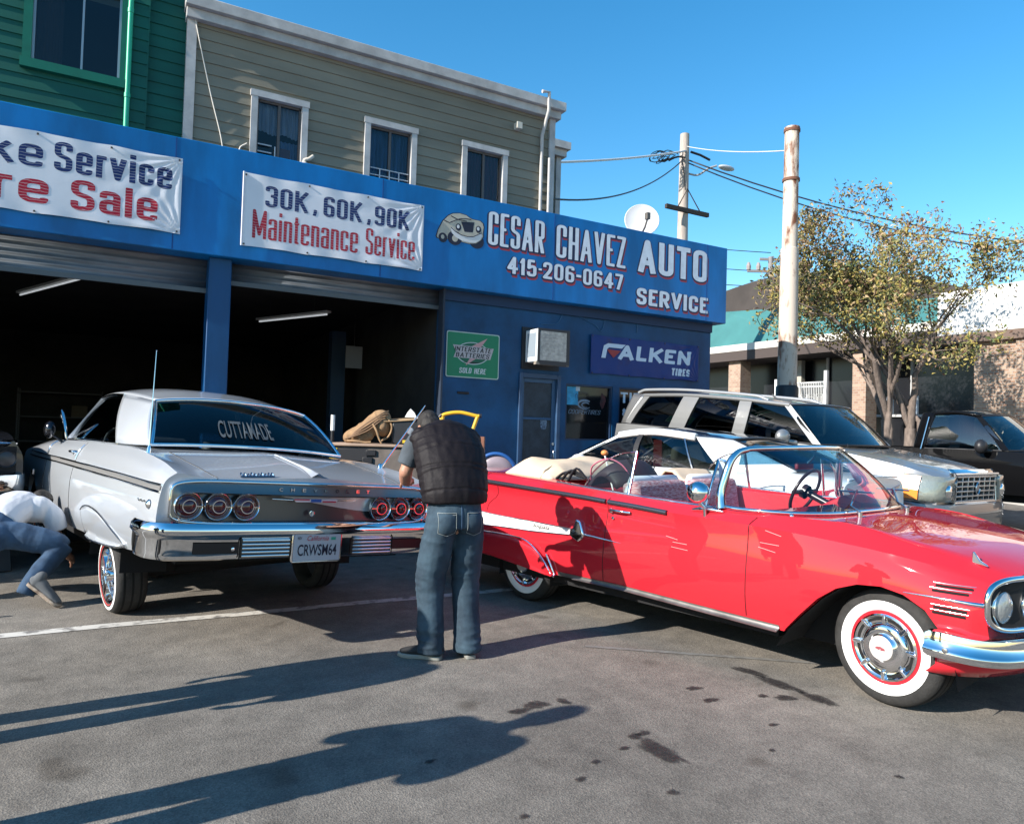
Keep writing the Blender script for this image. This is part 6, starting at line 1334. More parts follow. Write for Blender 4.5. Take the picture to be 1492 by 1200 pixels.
# bumper
path = [(-1.30, 1.088), (-1.40, 1.09), (-1.53, 1.075), (-1.62, 1.0), (-1.66, .78), (-1.675, .35), (-1.68, 0)]
pp = smoothpath(path, 5); pp = pp + [(x, -y) for x, y in pp[::-1][1:]]
prof = [(-.02, .885), (.022, .892), (.04, .87), (.045, .835), (.028, .81), (.018, .79), (.018, .70), (.012, .672), (-.03, .66)]
rows = []
for i, p in enumerate(pp):
    a = Vector((*pp[max(0, i - 1)], 0)); b = Vector((*pp[min(len(pp) - 1, i + 1)], 0)); t = (b - a).normalized(); nrm = Vector((-t.y, t.x, 0))
    if nrm.x > 0.2: nrm = -nrm
    if i == 0 or i == len(pp) - 1: nrm = Vector((0, 1 if i == 0 else -1, 0))
    elif abs(nrm.y) > .9: nrm = Vector((0, 1 if p[1] > 0 else -1, 0))
    rows.append([tuple(Vector((p[0], p[1], z_)) + nrm * o_) for o_, z_ in prof])
bumper = K(MB().grid(rows), 'rear_bumper', chrome, smooth=50, solid=.006)
_py = sorted((abs(b), a) for a, b in pp)
def bx(y): return float(np.interp(abs(y), [q[0] for q in _py], [q[1] for q in _py])) - .0225
def bgrid(y0, y1, z0, z1, off): return MB().grid([[(bx(y) - off, y, z) for y in np.linspace(y0, y1, 16)] for z in (z0, z1)])
K(bgrid(.86, .58, .705, .775, .006), 'bumper_recess', mat('dark recess', (0.006, 0.006, 0.010), 0.3), bumper); K(bgrid(-.86, -.58, .705, .775, .006), 'bumper_recess', mat('dark recess', (0.006, 0.006, 0.010), 0.3), bumper)
K(MB().lathe([(.012, 0), (.012, .008), (0, .012)], 12, Matrix.Translation((bx(.62) - .008, .62, .735)) @ Matrix.Rotation(-PI / 2, 4, 'Y')), 'bolt', chrome, bumper, smooth=50)
for s in (1, -1):
    rib = MB()
    for k in range(5):
        z = .688 + .025 * k; rib.tube([(bx(y * s) - .007, y * s, z) for y in np.linspace(.56, .24, 10)], .009, 8)
    K(rib, 'ribbed_panel', chrome, bumper, smooth=60)
    K(bgrid(.57 * s, .225 * s, .675, .80, .003), 'rib_backing', mat('rib shadow', (0.05, 0.05, 0.05), 0.3, .8), bumper)
    K(MB().tube([(bx(.575) - .01, .575 * s, .67), (bx(.575) - .01, .575 * s, .80), (bx(.56) - .008, .55 * s, .83)], .004, 6), 'bumper_seam', dark_gap, bumper)
    K(MB().ball((-1.33, 1.112 * s, .79), (.018, .012, .085), 10, 8).ball((-1.615, 1.035 * s, .76), (.012, .012, .07), 10, 8), 'end_slot', dark_gap, bumper)
    K(MB().box(-1.60, -1.57, .955 * s - .015, .955 * s + .015, .86, .90), 'reflector', red_lens, car)
# plate
pl = K(MB().prism(rrect(.35, .178, .012), 0, .004, rearM(.04, .735, .135)), 'licence_plate', mat('plate white', (0.42, 0.42, 0.45), 0.4))
K(text_mb('CRWSM64', .292, .078, rearM(.185, .68, .141), .014, 0, 0), 'lettering', mat('plate navy', (0.008, 0.010, 0.03), 0.5), pl)
K(text_mb('California', .16, .034, rearM(.12, .782, .141), .004, .3, 0), 'lettering', mat('plate red', (0.4, 0.03, 0.05), 0.5), pl)
K(MB().box(.10, .135, .05, .07, .0045, .0055, rearM(.04, .735, .135)), 'sticker', mat('plate green', (0.02, 0.3, 0.2), 0.5), pl)
K(text_mb('NOV', .03, .02, rearM(.19, .79, .141), .01, 0, 0), 'lettering', mat('plate navy', (0.008, 0.010, 0.03), 0.5), pl)
K(MB().tube([(rx(0) - .13, y, z) for y, z in rrect(.362, .19, .015, 4, .04, .735)], .007, 6, closed=True), 'plate_frame', chrome, pl, smooth=60)
# aerials
K(MB().tube([(-.78, .925, 1.28), (-.75, .935, 2.03)], [.006, .002], 6).lathe([(.02, 0), (.016, .04), (.008, .07), (0, .07)], 12, Matrix.Translation((-.78, .925, 1.28))).ball((-.75, .935, 2.03), .005, 8, 6), 'aerial', chrome, smooth=60)
K(MB().tube([(-.92, -.90, 1.27), (-.99, -1.27, 1.86)], [.010, .005], 8).lathe([(.024, 0), (.02, .05), (.01, .06), (0, .06)], 12, Matrix.Translation((-.92, -.90, 1.26))), 'aerial', chrome, smooth=60)
# wheels on the ground
def wire_wheel(x, side, R=.305, w=.225, y=.825, camber=0.0):
    M = wheelM(x, y * side, R, side, 0, camber); o = tyre(car, M, R, w, R * .70); h = w / 2
    MB().lathe([(R * .815, h * 1.04), (R * .86, h * 1.035), (R * .885, h * 1.01)], 56, M).build('white_stripe', white_wall, o, smooth=60)
    MB().lathe([(R * .745, h * 1.0), (R * .775, h * 1.04)], 56, M).build('red_line', mat('red line', (0.3, 0.03, 0.03), 0.6), o, smooth=60)
    r_ = MB().lathe([(R * .73, h * .80), (R * .72, h * .96), (R * .69, h * .95), (R * .66, h * .5), (R * .64, -h * .4), (R * .2, -h * .5)], 56, M).build('rim', chrome, o, smooth=50)
    wi = MB()
    for k in range(36):
        a = 2 * PI * k / 36; b_ = a + (.35 if k % 2 else -.35); hz = h * (.75 if k % 4 < 2 else .2)
        wi.tube([tuple(M @ Vector((R * .66 * math.cos(a), R * .66 * math.sin(a), h * .35))), tuple(M @ Vector((R * .17 * math.cos(b_), R * .17 * math.sin(b_), hz)))], .0035, 5)
    wi.build('spoke', chrome, r_, smooth=60)
    MB().lathe([(R * .19, 0), (R * .18, h * .85), (R * .12, h * 1.1), (0, h * 1.12)], 24, M).build('hub', chrome, r_, smooth=50)
    kn = MB()
    for k in range(2): kn.box(-R * .24, R * .24, -.012, .012, h * 1.08, h * 1.2, M @ Matrix.Rotation(PI * k / 2 + .5, 4, 'Z'))
    kn.build('knock_off', chrome, r_, bevel=.005); return o
wire_wheel(0, 1, camber=R_(-3)); wire_wheel(0, -1); wire_wheel(3.02, 1); wire_wheel(3.02, -1)
K(MB().box(-1.35, -.5, -.85, .85, .60, .68).box(-.5, .55, -.58, .58, .45, .68).box(.55, 2.5, -.9, .9, .46, .58).box(2.5, 3.5, -.55, .55, .42, .6), 'underbody', matte_black)  # oversized blocks added to darken the space beneath
for s in (1, -1): arch_liner(car, RA, .624, .95, s, TB); arch_liner(car, FA, .624, .97, s, TB)
MB().tube([(0, -.8, .305), (0, .8, .305)], .05, 10).build('axle', matte_black, car, smooth=60)
MB().tube([(-.05, .5, .3), (-.05, .5, .75)], .06, 10).tube([(-.05, -.5, .3), (-.05, -.5, .7)], .06, 10).build('spring', matte_black, car, smooth=60)

# ================================================================== WHITE SALOON
wcar = mat('white car body', (0.74, 0.74, 0.73), 0.35, coat=1.0)
gl_car = glass('grey car glass', (0.24, 0.28, 0.28), 0.06); gl_dark = glass('privacy glass', (0.05, 0.055, 0.055), 0.05)
cloth_d = mat('dark seat cloth', (0.03, 0.03, 0.033), 0.8); cloth_b = mat('beige seat leather', (0.30, 0.27, 0.21), 0.6)
car = empty('saloon_car', 'white saloon with black glass roof parked between the convertible and the big silver car', 'car', (6.54, 5.84, .09), R_(103.6))
sill = [(-1.22, .70, .42), (-1.12, .82, .33), (-.6, .88, .27), (2.6, .88, .25), (3.3, .84, .28), (3.62, .66, .34)]
low = [(-1.22, .76, .6), (-1.04, .88, .55), (0, .905, .52), (2.6, .905, .50), (3.3, .87, .5), (3.62, .70, .5)]
mid = [(-1.22, .78, .84), (-1.04, .89, .82), (0, .905, .80), (2.6, .90, .74), (3.3, .86, .68), (3.62, .68, .62)]
bel = [(-1.22, .72, 1.0), (-1.04, .82, 1.04), (-.6, .865, 1.06), (0, .87, 1.045), (2.2, .86, 1.015), (2.8, .80, .98), (3.3, .74, .86), (3.62, .58, .70)]
ind = [(-1.22, .5, 1.05), (-1.04, .55, 1.085), (-.6, .62, 1.10), (2.2, .66, 1.05), (2.8, .56, 1.02), (3.3, .5, .91), (3.62, .42, .74)]
cen = [(-1.22, 0, 1.06), (-1.04, 0, 1.10), (-.6, 0, 1.12), (2.2, 0, 1.08), (2.8, 0, 1.04), (3.3, 0, .93), (3.62, 0, .76)]
us = dense([-1.22, -1.18, -1.04, -.8, -.5, 0, .7, 1.5, 2.2, 2.6, 3.0, 3.3, 3.5, 3.62], 3)
wm = carve(loft([sill, low, mid, bel, ind, cen], us, 4, sharp=(0,)), [(circ(0, .33, .37, -.6, PI + .6), .5, 1.2), (circ(2.72, .33, .37, -.6, PI + .6), .5, 1.2)],
           MB().prism([(-.55, -.6), (0, -.74), (2.0, -.76), (2.3, -.55), (2.3, .55), (2.0, .76), (0, .74), (-.55, .6)], .45, 1.6))
WT = bvh(wm); obj('body', wm, wcar, car, smooth=40)
MB().box(-.5, 2.25, -.55, .55, .452, .47).build('floor', cloth_d, car)
for s in (1, -1): MB().box(0, 2.0, .73 * s - .012, .73 * s + .012, .47, 1.03).build('door_panel', cloth_d, car)
P = dict(A0=(2.36, .745, 1.065), A1=(1.60, .585, 1.425), Ca0=(.0, .845, 1.05), Ca1=(.50, .60, 1.425), Cb0=(-.72, .66, 1.105), Cb1=(.06, .56, 1.40), rail=[(1.3, .60, 1.462), (1.0, .605, 1.472)],
         crown=.05, hx=.12, rx=.10, wx=.35, rwx=.16, wbulge=.04, rbulge=.04, cb=.04, sb=.03, rl=.045, roofm=mat('black glass roof', (0.012, 0.013, 0.016), 0.08, coat=1.0), btm=chrome_dull, cm0=[(-.3, .79, 1.075)],
         pillars=[(.50, .40, .07, black_plastic), (.84, .90, .018, chrome_dull)], bdip=-.0)
greenhouse(car, wcar, gl_car, P)
for y in (-.38, .38): seat(car, 1.0, y, .5, .5, .62, .14, cloth_b, name='front_seat', head=True)
seat(car, .05, 0, .5, 1.2, .58, .16, cloth_b, name='rear_seat'); seat(car, -.02, .35, .9, .28, .36, .1, cloth_d, name='headrest'); seat(car, -.02, -.35, .9, .28, .36, .1, cloth_d, name='headrest')
MB().box(1.95, 2.3, -.7, .7, .8, 1.02).build('dashboard', cloth_d, car, bevel=.04); steer_wheel(car, 1.72, .36, .98, .18, black_plastic)
MB().box(.98, 1.10, .55, .58, .62, 1.38).build('red_reflection_strip', mat('red reflection strip', (0.3, 0.03, 0.035), 0.7), car)  # red strip stands in for a reflection in the side window
MB().grid([[(x, y, 1.12 + .18 * t) for y in (-.45, .45)] for x, t in ((-.35, 0), (-.05, 1))]).build('red_sunshade', mat('red shade', (0.45, 0.05, 0.06), 0.6), car, solid=.01)
for s in (1, -1):
    side_line(WT, [(-1.1, .70), (0, .70), (2.4, .66)], s, .006, off=.002).build('side_moulding', mat('grey moulding', (0.3, 0.3, 0.3), 0.5), car, smooth=60)
    for pts_ in ([(1.14, 1.03), (1.14, .8), (1.1, .3)], [(2.2, 1.0), (2.22, .7), (2.15, .3)], [(.02, 1.03), (.05, .75), (-.05, .6)]): side_line(WT, pts_, s, .004).build('door_seam', mat('grey seam', (0.05, 0.05, 0.05), 0.6), car)
    MB().ball((1.93, .98 * s, 1.10), (.085, .11, .075), 16, 10).tube([(1.96, .9 * s, 1.05), (2.0, .82 * s, 1.02)], .03, 8).build('door_mirror', wcar, car, smooth=60)
    for x in (.35, 1.4): MB().tube([(x, side_pt(WT, x, .92, s, 0).y, .92), (x + .02, side_pt(WT, x, .92, s, .03).y, .925), (x + .18, side_pt(WT, x, .92, s, .03).y, .925), (x + .2, side_pt(WT, x, .92, s, 0).y, .92)], .013, 6).build('door_handle', wcar, car, smooth=60)
    lp = [(.86, .80), (.84, .96), (.74, 1.0), (.46, .95), (.42, .86), (.5, .80)]
    MB().add([(-1.185 - .06 * (1 - (y / .9) ** 2) if y < .78 else -1.10, y * s, z) for y, z in lp] + [(-.98, .91 * s, .80), (-.96, .90 * s, .95)], [(1, 2, 3, 4, 5, 0), (0, 6, 7, 1)]).build('tail_light', mat('bright red lens', (0.45, 0.02, 0.04), 0.15, coat=1), car, solid=.02)
    plain_wheel(car, 0, .78 * s, .33, .2, s); plain_wheel(car, 2.72, .78 * s, .33, .2, s)
MB().tube(smoothpath([(-1.205, .62, 1.06), (-1.235, .3, 1.075), (-1.245, 0, 1.08), (-1.235, -.3, 1.075), (-1.205, -.62, 1.06)]), .012, 6).build('boot_lip', wcar, car, smooth=60)
MB().box(-.9, 3.2, -.6, .6, .2, .3).build('underbody', matte_black, car)

# ================================================================== BIG SILVER ESTATE (SUV)
pewt = mat('pewter car paint', (0.28, 0.28, 0.275), 0.36, 0.6, coat=1.0, coatr=.04); pewd = mat('dark pewter bumper', (0.15, 0.155, 0.16), 0.35, 0.5, coat=.8)
car = empty('suv_car', 'large pewter silver estate with chrome grid grille facing out of the lot', 'car', (8.5, 8.74, .26), rot=(0, R_(4), math.atan2(-.993, .116)))
sill = [(-1.26, .90, .48), (-1.1, .96, .44), (2.5, .98, .42), (3.5, .95, .45), (3.84, .80, .50)]
low = [(-1.26, .95, .7), (-1.0, 1.0, .70), (2.6, 1.01, .68), (3.5, .985, .68), (3.84, .86, .68)]
mid = [(-1.26, .95, 1.0), (-1.0, 1.0, 1.0), (2.4, 1.005, 1.0), (3.5, .97, .98), (3.84, .86, .95)]
bel = [(-1.26, .91, 1.36), (-1.0, .945, 1.375), (1.5, .95, 1.385), (2.3, .94, 1.36), (2.8, .90, 1.31), (3.5, .86, 1.225), (3.84, .74, 1.13)]
ind = [(-1.26, .7, 1.37), (1.5, .78, 1.39), (2.3, .74, 1.37), (2.8, .68, 1.34), (3.5, .62, 1.26), (3.84, .55, 1.17)]
cen = [(-1.26, 0, 1.37), (1.5, 0, 1.39), (2.3, 0, 1.375), (2.8, 0, 1.355), (3.5, 0, 1.28), (3.84, 0, 1.19)]
us = dense([-1.26, -1.2, -1.0, -.5, 0, .7, 1.5, 2.2, 2.6, 3.0, 3.4, 3.6, 3.75, 3.84], 3)
wm = carve(loft([sill, low, mid, bel, ind, cen], us, 4, sharp=(0, 3)), [(circ(0, .38, .45, -.4, PI + .4), .55, 1.3), (circ(3.0, .38, .45, -.4, PI + .4), .55, 1.3)],
           MB().prism([(-1.15, -.82), (2.1, -.84), (2.25, -.6), (2.25, .6), (2.1, .84), (-1.15, .82)], .6, 2))
ET = bvh(wm); obj('body', wm, pewt, car, smooth=38)
MB().box(-1.1, 2.2, -.6, .6, .602, .62).build('floor', cloth_d, car)
P = dict(A0=(2.40, .87, 1.375), A1=(1.84, .74, 1.855), Ca0=(-1.03, .925, 1.385), Ca1=(-.80, .765, 1.86), Cb0=(-1.22, .83, 1.375), Cb1=(-1.10, .72, 1.85), rail=[(1.0, .765, 1.895), (0, .77, 1.90)],
         crown=.045, hx=.12, rx=.04, wx=.22, rwx=.05, wbulge=.03, rbulge=.02, cb=.02, sb=.03, rl=.03, aw=.09, sgl=gl_dark, rgl=gl_dark, btm=black_plastic,
         pillars=[(.365, .27, .20, pewt), (.69, .60, .30, pewt), (.985, .97, .12, pewt)])
greenhouse(car, pewt, glass('tinted windscreen', (0.18, 0.32, 0.34), 0.10), P)
for y in (-.4, .4): seat(car, 1.15, y, .65, .55, .75, .16, cloth_b, name='front_seat', head=True); 
seat(car, .1, 0, .65, 1.4, .65, .16, cloth_d, name='rear_seat')
MB().box(1.95, 2.25, -.8, .8, 1.0, 1.36).build('dashboard', cloth_d, car, bevel=.05); steer_wheel(car, 1.75, .4, 1.38, .19, black_plastic)
seat(car, 1.9, -.2, 1.2, .22, .3, .06, mat('yellow bag', (0.25, 0.25, 0.1), 0.7), name='dashboard_bag')
for s in (1, -1):
    MB().tube(smoothpath([(1.45, .66 * s, 1.90), (1.25, .66 * s, 1.955), (0, .67 * s, 1.985), (-.9, .66 * s, 1.95), (-1.05, .66 * s, 1.90)], 5), .022, 8).build('roof_bar', mat('roof bar grey', (0.36, 0.37, 0.38), 0.4, .5), car, smooth=60)
    MB().ball((2.02, 1.12 * s, 1.44), (.08, .12, .10), 16, 10).tube([(2.05, 1.05 * s, 1.38), (2.1, .94 * s, 1.37)], .035, 8).build('door_mirror', pewt, car, smooth=60)
    for pts_ in ([(2.22, 1.33), (2.25, 1.0), (2.2, .5)], [(1.14, 1.34), (1.14, 1.0), (1.12, .5)], [(.1, 1.34), (.12, 1.0), (.45, .7)]): side_line(ET, pts_, s, .005).build('door_seam', mat('grey seam', (0.05, 0.05, 0.05), 0.6), car)
    side_strip(ET, [(-1.0, .62), (2.5, .62)], [(-1.0, .74), (2.5, .74)], s, 30, 2, .012).build('side_cladding', pewd, car, smooth=60, solid=.01)
    def fx(y): return 3.86 - .17 * (abs(y) / .9) ** 2.5
    hl = [[(x, (y - max(0, z - 1.0) * .32) * s, z) for x, y in ((3.885, .575), (3.885, .66), (3.875, .76), (3.855, .85), (3.80, .92), (3.70, .968), (3.60, .993), (3.50, 1.008))] for z in (.885, .95, 1.02, 1.10, 1.165)]
    o = MB().grid(hl).build('headlight', mat('clear headlight', (0.24, 0.26, 0.23), .12, .3, coat=1, bump=.35, bs=25), car, smooth=40, solid=.02)
    MB().grid([[(x, (y + .028 - max(0, z - 1.0) * .32) * s, z) for x, y in ((3.69, .972), (3.60, .993), (3.50, 1.008))] for z in (.895, 1.0, 1.155)]).build('amber_lens', amber, o, solid=.01)
    MB().lathe([(.075, 0), (.06, .02), (0, .03)], 20, Matrix.Translation((3.885, .70 * s, 1.0)) @ Matrix.Rotation(PI / 2, 4, 'Y')).build('reflector', chrome, o, smooth=50)
    plain_wheel(car, 0, .86 * s, .38, .26, s, m=chrome, z=.38); plain_wheel(car, 3.0, .86 * s, .38, .26, s, m=chrome, z=.38)
gb = MB(); gz0, gz1 = .885, 1.165
for k in range(8): y = -.51 + k * .1457; gb.box(3.845, 3.885, y - .009, y + .009, gz0, gz1)
for k in range(6): z = gz0 + k * (gz1 - gz0) / 5; gb.box(3.84, 3.893, -.52, .52, z - .009, z + .009)
gb.build('grille', mat('grille silver', (0.55, 0.55, 0.55), 0.25, 0.8), car, bevel=.003)
MB().box(3.80, 3.846, -.53, .53, gz0 - .02, gz1 + .02).build('grille_backing', matte_black, car)
MB().tube([(3.88, y, z) for y, z in ((-.55, gz0 - .02), (.55, gz0 - .02), (.57, gz1 + .03), (-.57, gz1 + .03))], .018, 6, closed=True).build('grille_frame', chrome_dull, car)
MB().grid([[(fx(y) + o_, y, z) for y in np.linspace(-.58, .58, 14)] for z, o_ in ((1.185, .02), (1.21, .03), (1.245, .0))]).build('bonnet_lip', chrome, car, smooth=50, solid=.01)
cr = MB().tube([(3.90, .052 * math.cos(a), 1.03 + .068 * math.sin(a)) for a in np.linspace(.9, 2 * PI + .9, 20)[:-3]], .009, 6)
cr.build('emblem_wreath', chrome_dull, car, smooth=60)
MB().prism([(-.03, .03), (.03, .03), (.03, -.01), (0, -.04), (-.03, -.01)], 3.895, 3.90, Matrix(((0, 0, 1, 0), (1, 0, 0, 0), (0, 1, 0, 1.03), (0, 0, 0, 1)))).build('emblem_shield', mat('crest', (0.35, 0.3, 0.3), 0.4, .4), car)
bp_ = [(3.5, 1.02), (3.7, 1.0), (3.84, .90), (3.93, .65), (3.97, .3), (3.98, 0)]; pp = smoothpath(bp_, 4); pp = pp + [(x, -y) for x, y in pp[::-1][1:]]
rows = [[(x + o_, y, z) for x, y in pp] for z, o_ in ((.44, -.08), (.5, -.02), (.68, .0), (.80, .0), (.845, -.02), (.86, -.10))]
MB().grid(rows).build('front_bumper', pewd, car, smooth=50, solid=.02)
wp = MB()
for y0 in (-.55, .15): wp.tube([(2.58, y0, 1.385), (2.42, y0 + .25, 1.435), (2.36, y0 + .52, 1.47)], .009, 5)
wp.build('wiper', black_plastic, car)
MB().tube([(1.3, -.25, 1.93), (1.22, -.25, 1.99)], .012, 6).ball((1.22, -.25, 1.99), .014, 8, 6).build('aerial', black_plastic, car)
MB().box(-1.0, 3.6, -.7, .7, .32, .5).build('underbody', matte_black, car)

# ================================================================== BLACK PICKUP
bpaint = mat('black car paint', (0.003, 0.003, 0.0035), 0.7, coat=.3, coatr=.02, spec=.03)
car = empty('pickup_truck', 'black pickup truck with a regular cab parked beyond the big silver car', 'pickup truck', (12.9, 9.5, .28), math.atan2(-.993, .116))
sill = [(-.9, .92, .5), (3.6, .95, .48), (5.0, .85, .52)]; low = [(-.9, .97, .7), (4.2, .99, .7), (5.0, .9, .7)]; mid = [(-.9, .97, .95), (4.2, .98, .95), (5.0, .88, .92)]
bel = [(-.9, .93, 1.18), (3.2, .93, 1.15), (4.4, .88, 1.09), (5.0, .74, 1.0)]; ind = [(-.9, .8, 1.19), (3.2, .76, 1.17), (4.4, .7, 1.12), (5.0, .6, 1.03)]; cen = [(-.9, 0, 1.19), (3.2, 0, 1.19), (4.4, 0, 1.14), (5.0, 0, 1.05)]
wm = carve(loft([sill, low, mid, bel, ind, cen], dense([-.9, -.8, 0, 1, 2, 3, 3.6, 4.3, 4.8, 5.0], 3), 4, sharp=(0, 3)), [(circ(.55, .38, .44, -.4, PI + .4), .5, 1.3), (circ(4.0, .38, .44, -.4, PI + .4), .5, 1.3)],
           MB().box(-.8, 1.70, -.82, .82, .75, 2).box(1.86, 3.1, -.84, .84, .65, 2))
obj('body', wm, bpaint, car, smooth=38)
P = dict(A0=(3.22, .86, 1.165), A1=(2.76, .72, 1.72), Ca0=(1.98, .92, 1.165), Ca1=(2.08, .755, 1.76), Cb0=(1.78, .86, 1.17), Cb1=(1.86, .72, 1.75), rail=[(2.45, .755, 1.775)], crown=.05, hx=.12, rx=.03, wx=.25, rwx=.05, wbulge=.03, rbulge=.01, cb=.015, sb=.03, rl=.03, aw=.08, btm=black_plastic)
greenhouse(car, bpaint, glass('tinted cab glass', (0.25, 0.34, 0.35), 0.09), P)
MB().box(1.88, 2.9, -.8, .8, .652, .67).build('floor', cloth_d, car)
seat(car, 2.1, 0, .7, 1.4, .65, .15, cloth_d, name='bench_seat'); MB().box(2.85, 3.1, -.78, .78, .9, 1.14).build('dashboard', cloth_d, car, bevel=.04)
rr = random.Random(5)
pb = MB()
for k in range(9):
    c = Vector((3.02 - .02 * k, -.55 + .13 * k + rr.uniform(-.04, .04), 1.22 + rr.uniform(0, .22))); q = Quaternion((rr.gauss(0, 1), rr.gauss(0, 1), rr.gauss(0, 1), rr.gauss(0, 1))).normalized()
    pb.add([c + q @ Vector(v) for v in ((-.11, -.15, 0), (.11, -.15, .02), (.12, .15, 0), (-.1, .14, -.02))], [(0, 1, 2, 3)])
pb.build('dashboard_papers', mat('crumpled paper', (0.55, 0.55, 0.47), 0.8), car, solid=.004)
for s in (1, -1):
    MB().ball((2.92, 1.10 * s, 1.22), (.09, .12, .115), 16, 10).tube([(2.95, 1.0 * s, 1.16), (3.0, .93 * s, 1.15)], .03, 8).build('door_mirror', black_plastic, car, smooth=60)
    MB().tube([(1.93, .955 * s, 1.15), (2.0, .82 * s, 1.70)], .01, 6).build('window_trim', chrome_dull, car)
    plain_wheel(car, .55, .84 * s, .37, .25, s, z=.37); plain_wheel(car, 4.0, .84 * s, .37, .25, s, z=.37)
    MB().box(4.86, 4.99, s * .82 - .12, s * .82 + .04, .82, 1.02).build('headlight', clear_lens, car, bevel=.02)
MB().box(4.92, 5.03, -.66, .66, .78, 1.0).build('grille', black_plastic, car, bevel=.02); MB().box(4.9, 5.12, -.95, .95, .5, .74).build('front_bumper', black_plastic, car, bevel=.04)
MB().box(-.7, 4.8, -.7, .7, .35, .52).build('underbody', matte_black, car)

# ================================================================== FAR PARKED CAR (only a sliver shows) and DARK CAR IN THE BAY
car = empty('parked_car', 'pale blue car far back between the big silver car and tree trunk', 'car', (15.45, 12.2, .2), R_(-91))
sill = [(-1.0, .8, .4), (3.5, .8, .4)]; mid = [(-1.0, .88, .75), (3.5, .84, .7)]; bel = [(-1.0, .8, 1.0), (2.0, .82, .98), (3.0, .74, .93), (3.5, .66, .82)]; cen = [(-1.0, 0, 1.05), (2.0, 0, 1.03), (3.0, 0, 1.0), (3.5, 0, .88)]
pbl = mat('pale blue car paint', (0.40, 0.46, 0.52), 0.35, 0.3, coat=1)
obj('body', carve(loft([sill, mid, bel, cen], dense([-1, -.8, 0, 1, 2, 3, 3.5], 3), 4, sharp=(0,)), [(circ(0, .3, .36, -.4, PI + .4), .5, 1.2), (circ(2.7, .3, .36, -.4, PI + .4), .5, 1.2)], MB().box(-.3, 1.8, -.7, .7, .5, 2)), pbl, car, smooth=40)
greenhouse(car, pbl, gl_dark, dict(A0=(2.0, .75, .99), A1=(1.2, .6, 1.40), Ca0=(-.3, .78, 1.0), Ca1=(0, .6, 1.40), Cb0=(-.8, .7, 1.02), Cb1=(-.2, .55, 1.38), rail=[(.6, .62, 1.44)], crown=.04))
for s in (1, -1): plain_wheel(car, 0, .76 * s, .31, .2, s); plain_wheel(car, 2.7, .76 * s, .31, .2, s)

bblue = mat('black blue car paint', (0.006, 0.007, 0.010), 0.5, coat=1.0, coatr=.03, spec=.2)
car = empty('dark_car', 'black vintage car with chrome front bumper inside the left bay', 'car', (-1.62 - .218 * 3.5, 8.15 + .976 * 3.5, .30), math.atan2(-.976, .218))
sill = [(-1.5, .9, .4), (2.6, .95, .36), (3.4, .92, .40)]; low = [(-1.5, .97, .6), (2.6, 1.0, .58), (3.4, .97, .58)]; mid = [(-1.5, .97, .85), (2.6, 1.0, .85), (3.4, .97, .84)]
bel = [(-1.5, .9, 1.02), (2.4, .92, 1.06), (3.0, .92, 1.03), (3.4, .90, .98)]; ind = [(-1.5, .7, 1.02), (2.4, .72, 1.05), (3.0, .72, 1.0), (3.4, .7, .95)]; cen = [(-1.5, 0, 1.05), (2.4, 0, 1.1), (3.0, 0, 1.06), (3.4, 0, 1.0)]
obj('body', carve(loft([sill, low, mid, bel, ind, cen], dense([-1.5, -1, 0, 1, 2, 2.6, 3, 3.4], 3), 4, sharp=(0, 3)), [(circ(0, .33, .38, -.4, PI + .4), .6, 1.3), (circ(2.7, .33, .38, -.4, PI + .4), .6, 1.3)], MB().box(-.3, 1.9, -.8, .8, .5, 2)), bblue, car, smooth=38)
greenhouse(car, bblue, gl_dark, dict(A0=(1.95, .80, 1.05), A1=(1.3, .65, 1.38), Ca0=(-.1, .85, 1.04), Ca1=(.1, .66, 1.38), Cb0=(-.6, .75, 1.04), Cb1=(-.1, .6, 1.36), rail=[(.7, .68, 1.42)], crown=.06, trim=chrome))
cp = [(3.2, 1.0), (3.4, .98), (3.5, .85), (3.55, .4), (3.56, 0)]; pp = smoothpath(cp, 4); pp = pp + [(x, -y) for x, y in pp[::-1][1:]]
MB().grid([[(x + o_, y, z) for x, y in pp] for z, o_ in ((.46, -.05), (.50, .0), (.58, .03), (.66, .02), (.68, -.05))]).build('front_bumper', chrome, car, smooth=50, solid=.01)
MB().grid([[(x - .09 + o_, y * .94, z) for x, y in pp] for z, o_ in ((.93, .0), (.96, .03), (.99, .0))]).build('bonnet_edge_trim', chrome, car, smooth=50, solid=.01)
gb = MB()
for z in (.72, .76, .80, .84, .88): gb.box(3.41, 3.44, -.62, .62, z, z + .012)
gb.build('grille', chrome_dull, car); MB().box(3.39, 3.41, -.92, .92, .69, .93).build('grille_backing', matte_black, car)
for s in (1, -1):
    for y in (.84, .67): MB().lathe([(.085, 0), (.08, .03), (.07, .02), (0, .04)], 24, Matrix.Translation((3.40, y * s, .81)) @ Matrix.Rotation(PI / 2, 4, 'Y')).build('headlight', mat('dim lamp', (0.05, 0.05, 0.055), 0.3, .6), car, smooth=50)
    plain_wheel(car, 0, .82 * s, .33, .2, s); plain_wheel(car, 2.7, .82 * s, .33, .2, s)
MB().box(3.50, 3.53, -.16, .16, .33, .45).build('licence_plate', mat('dim plate', (0.25, 0.27, 0.3), 0.5), car)
rmp = []
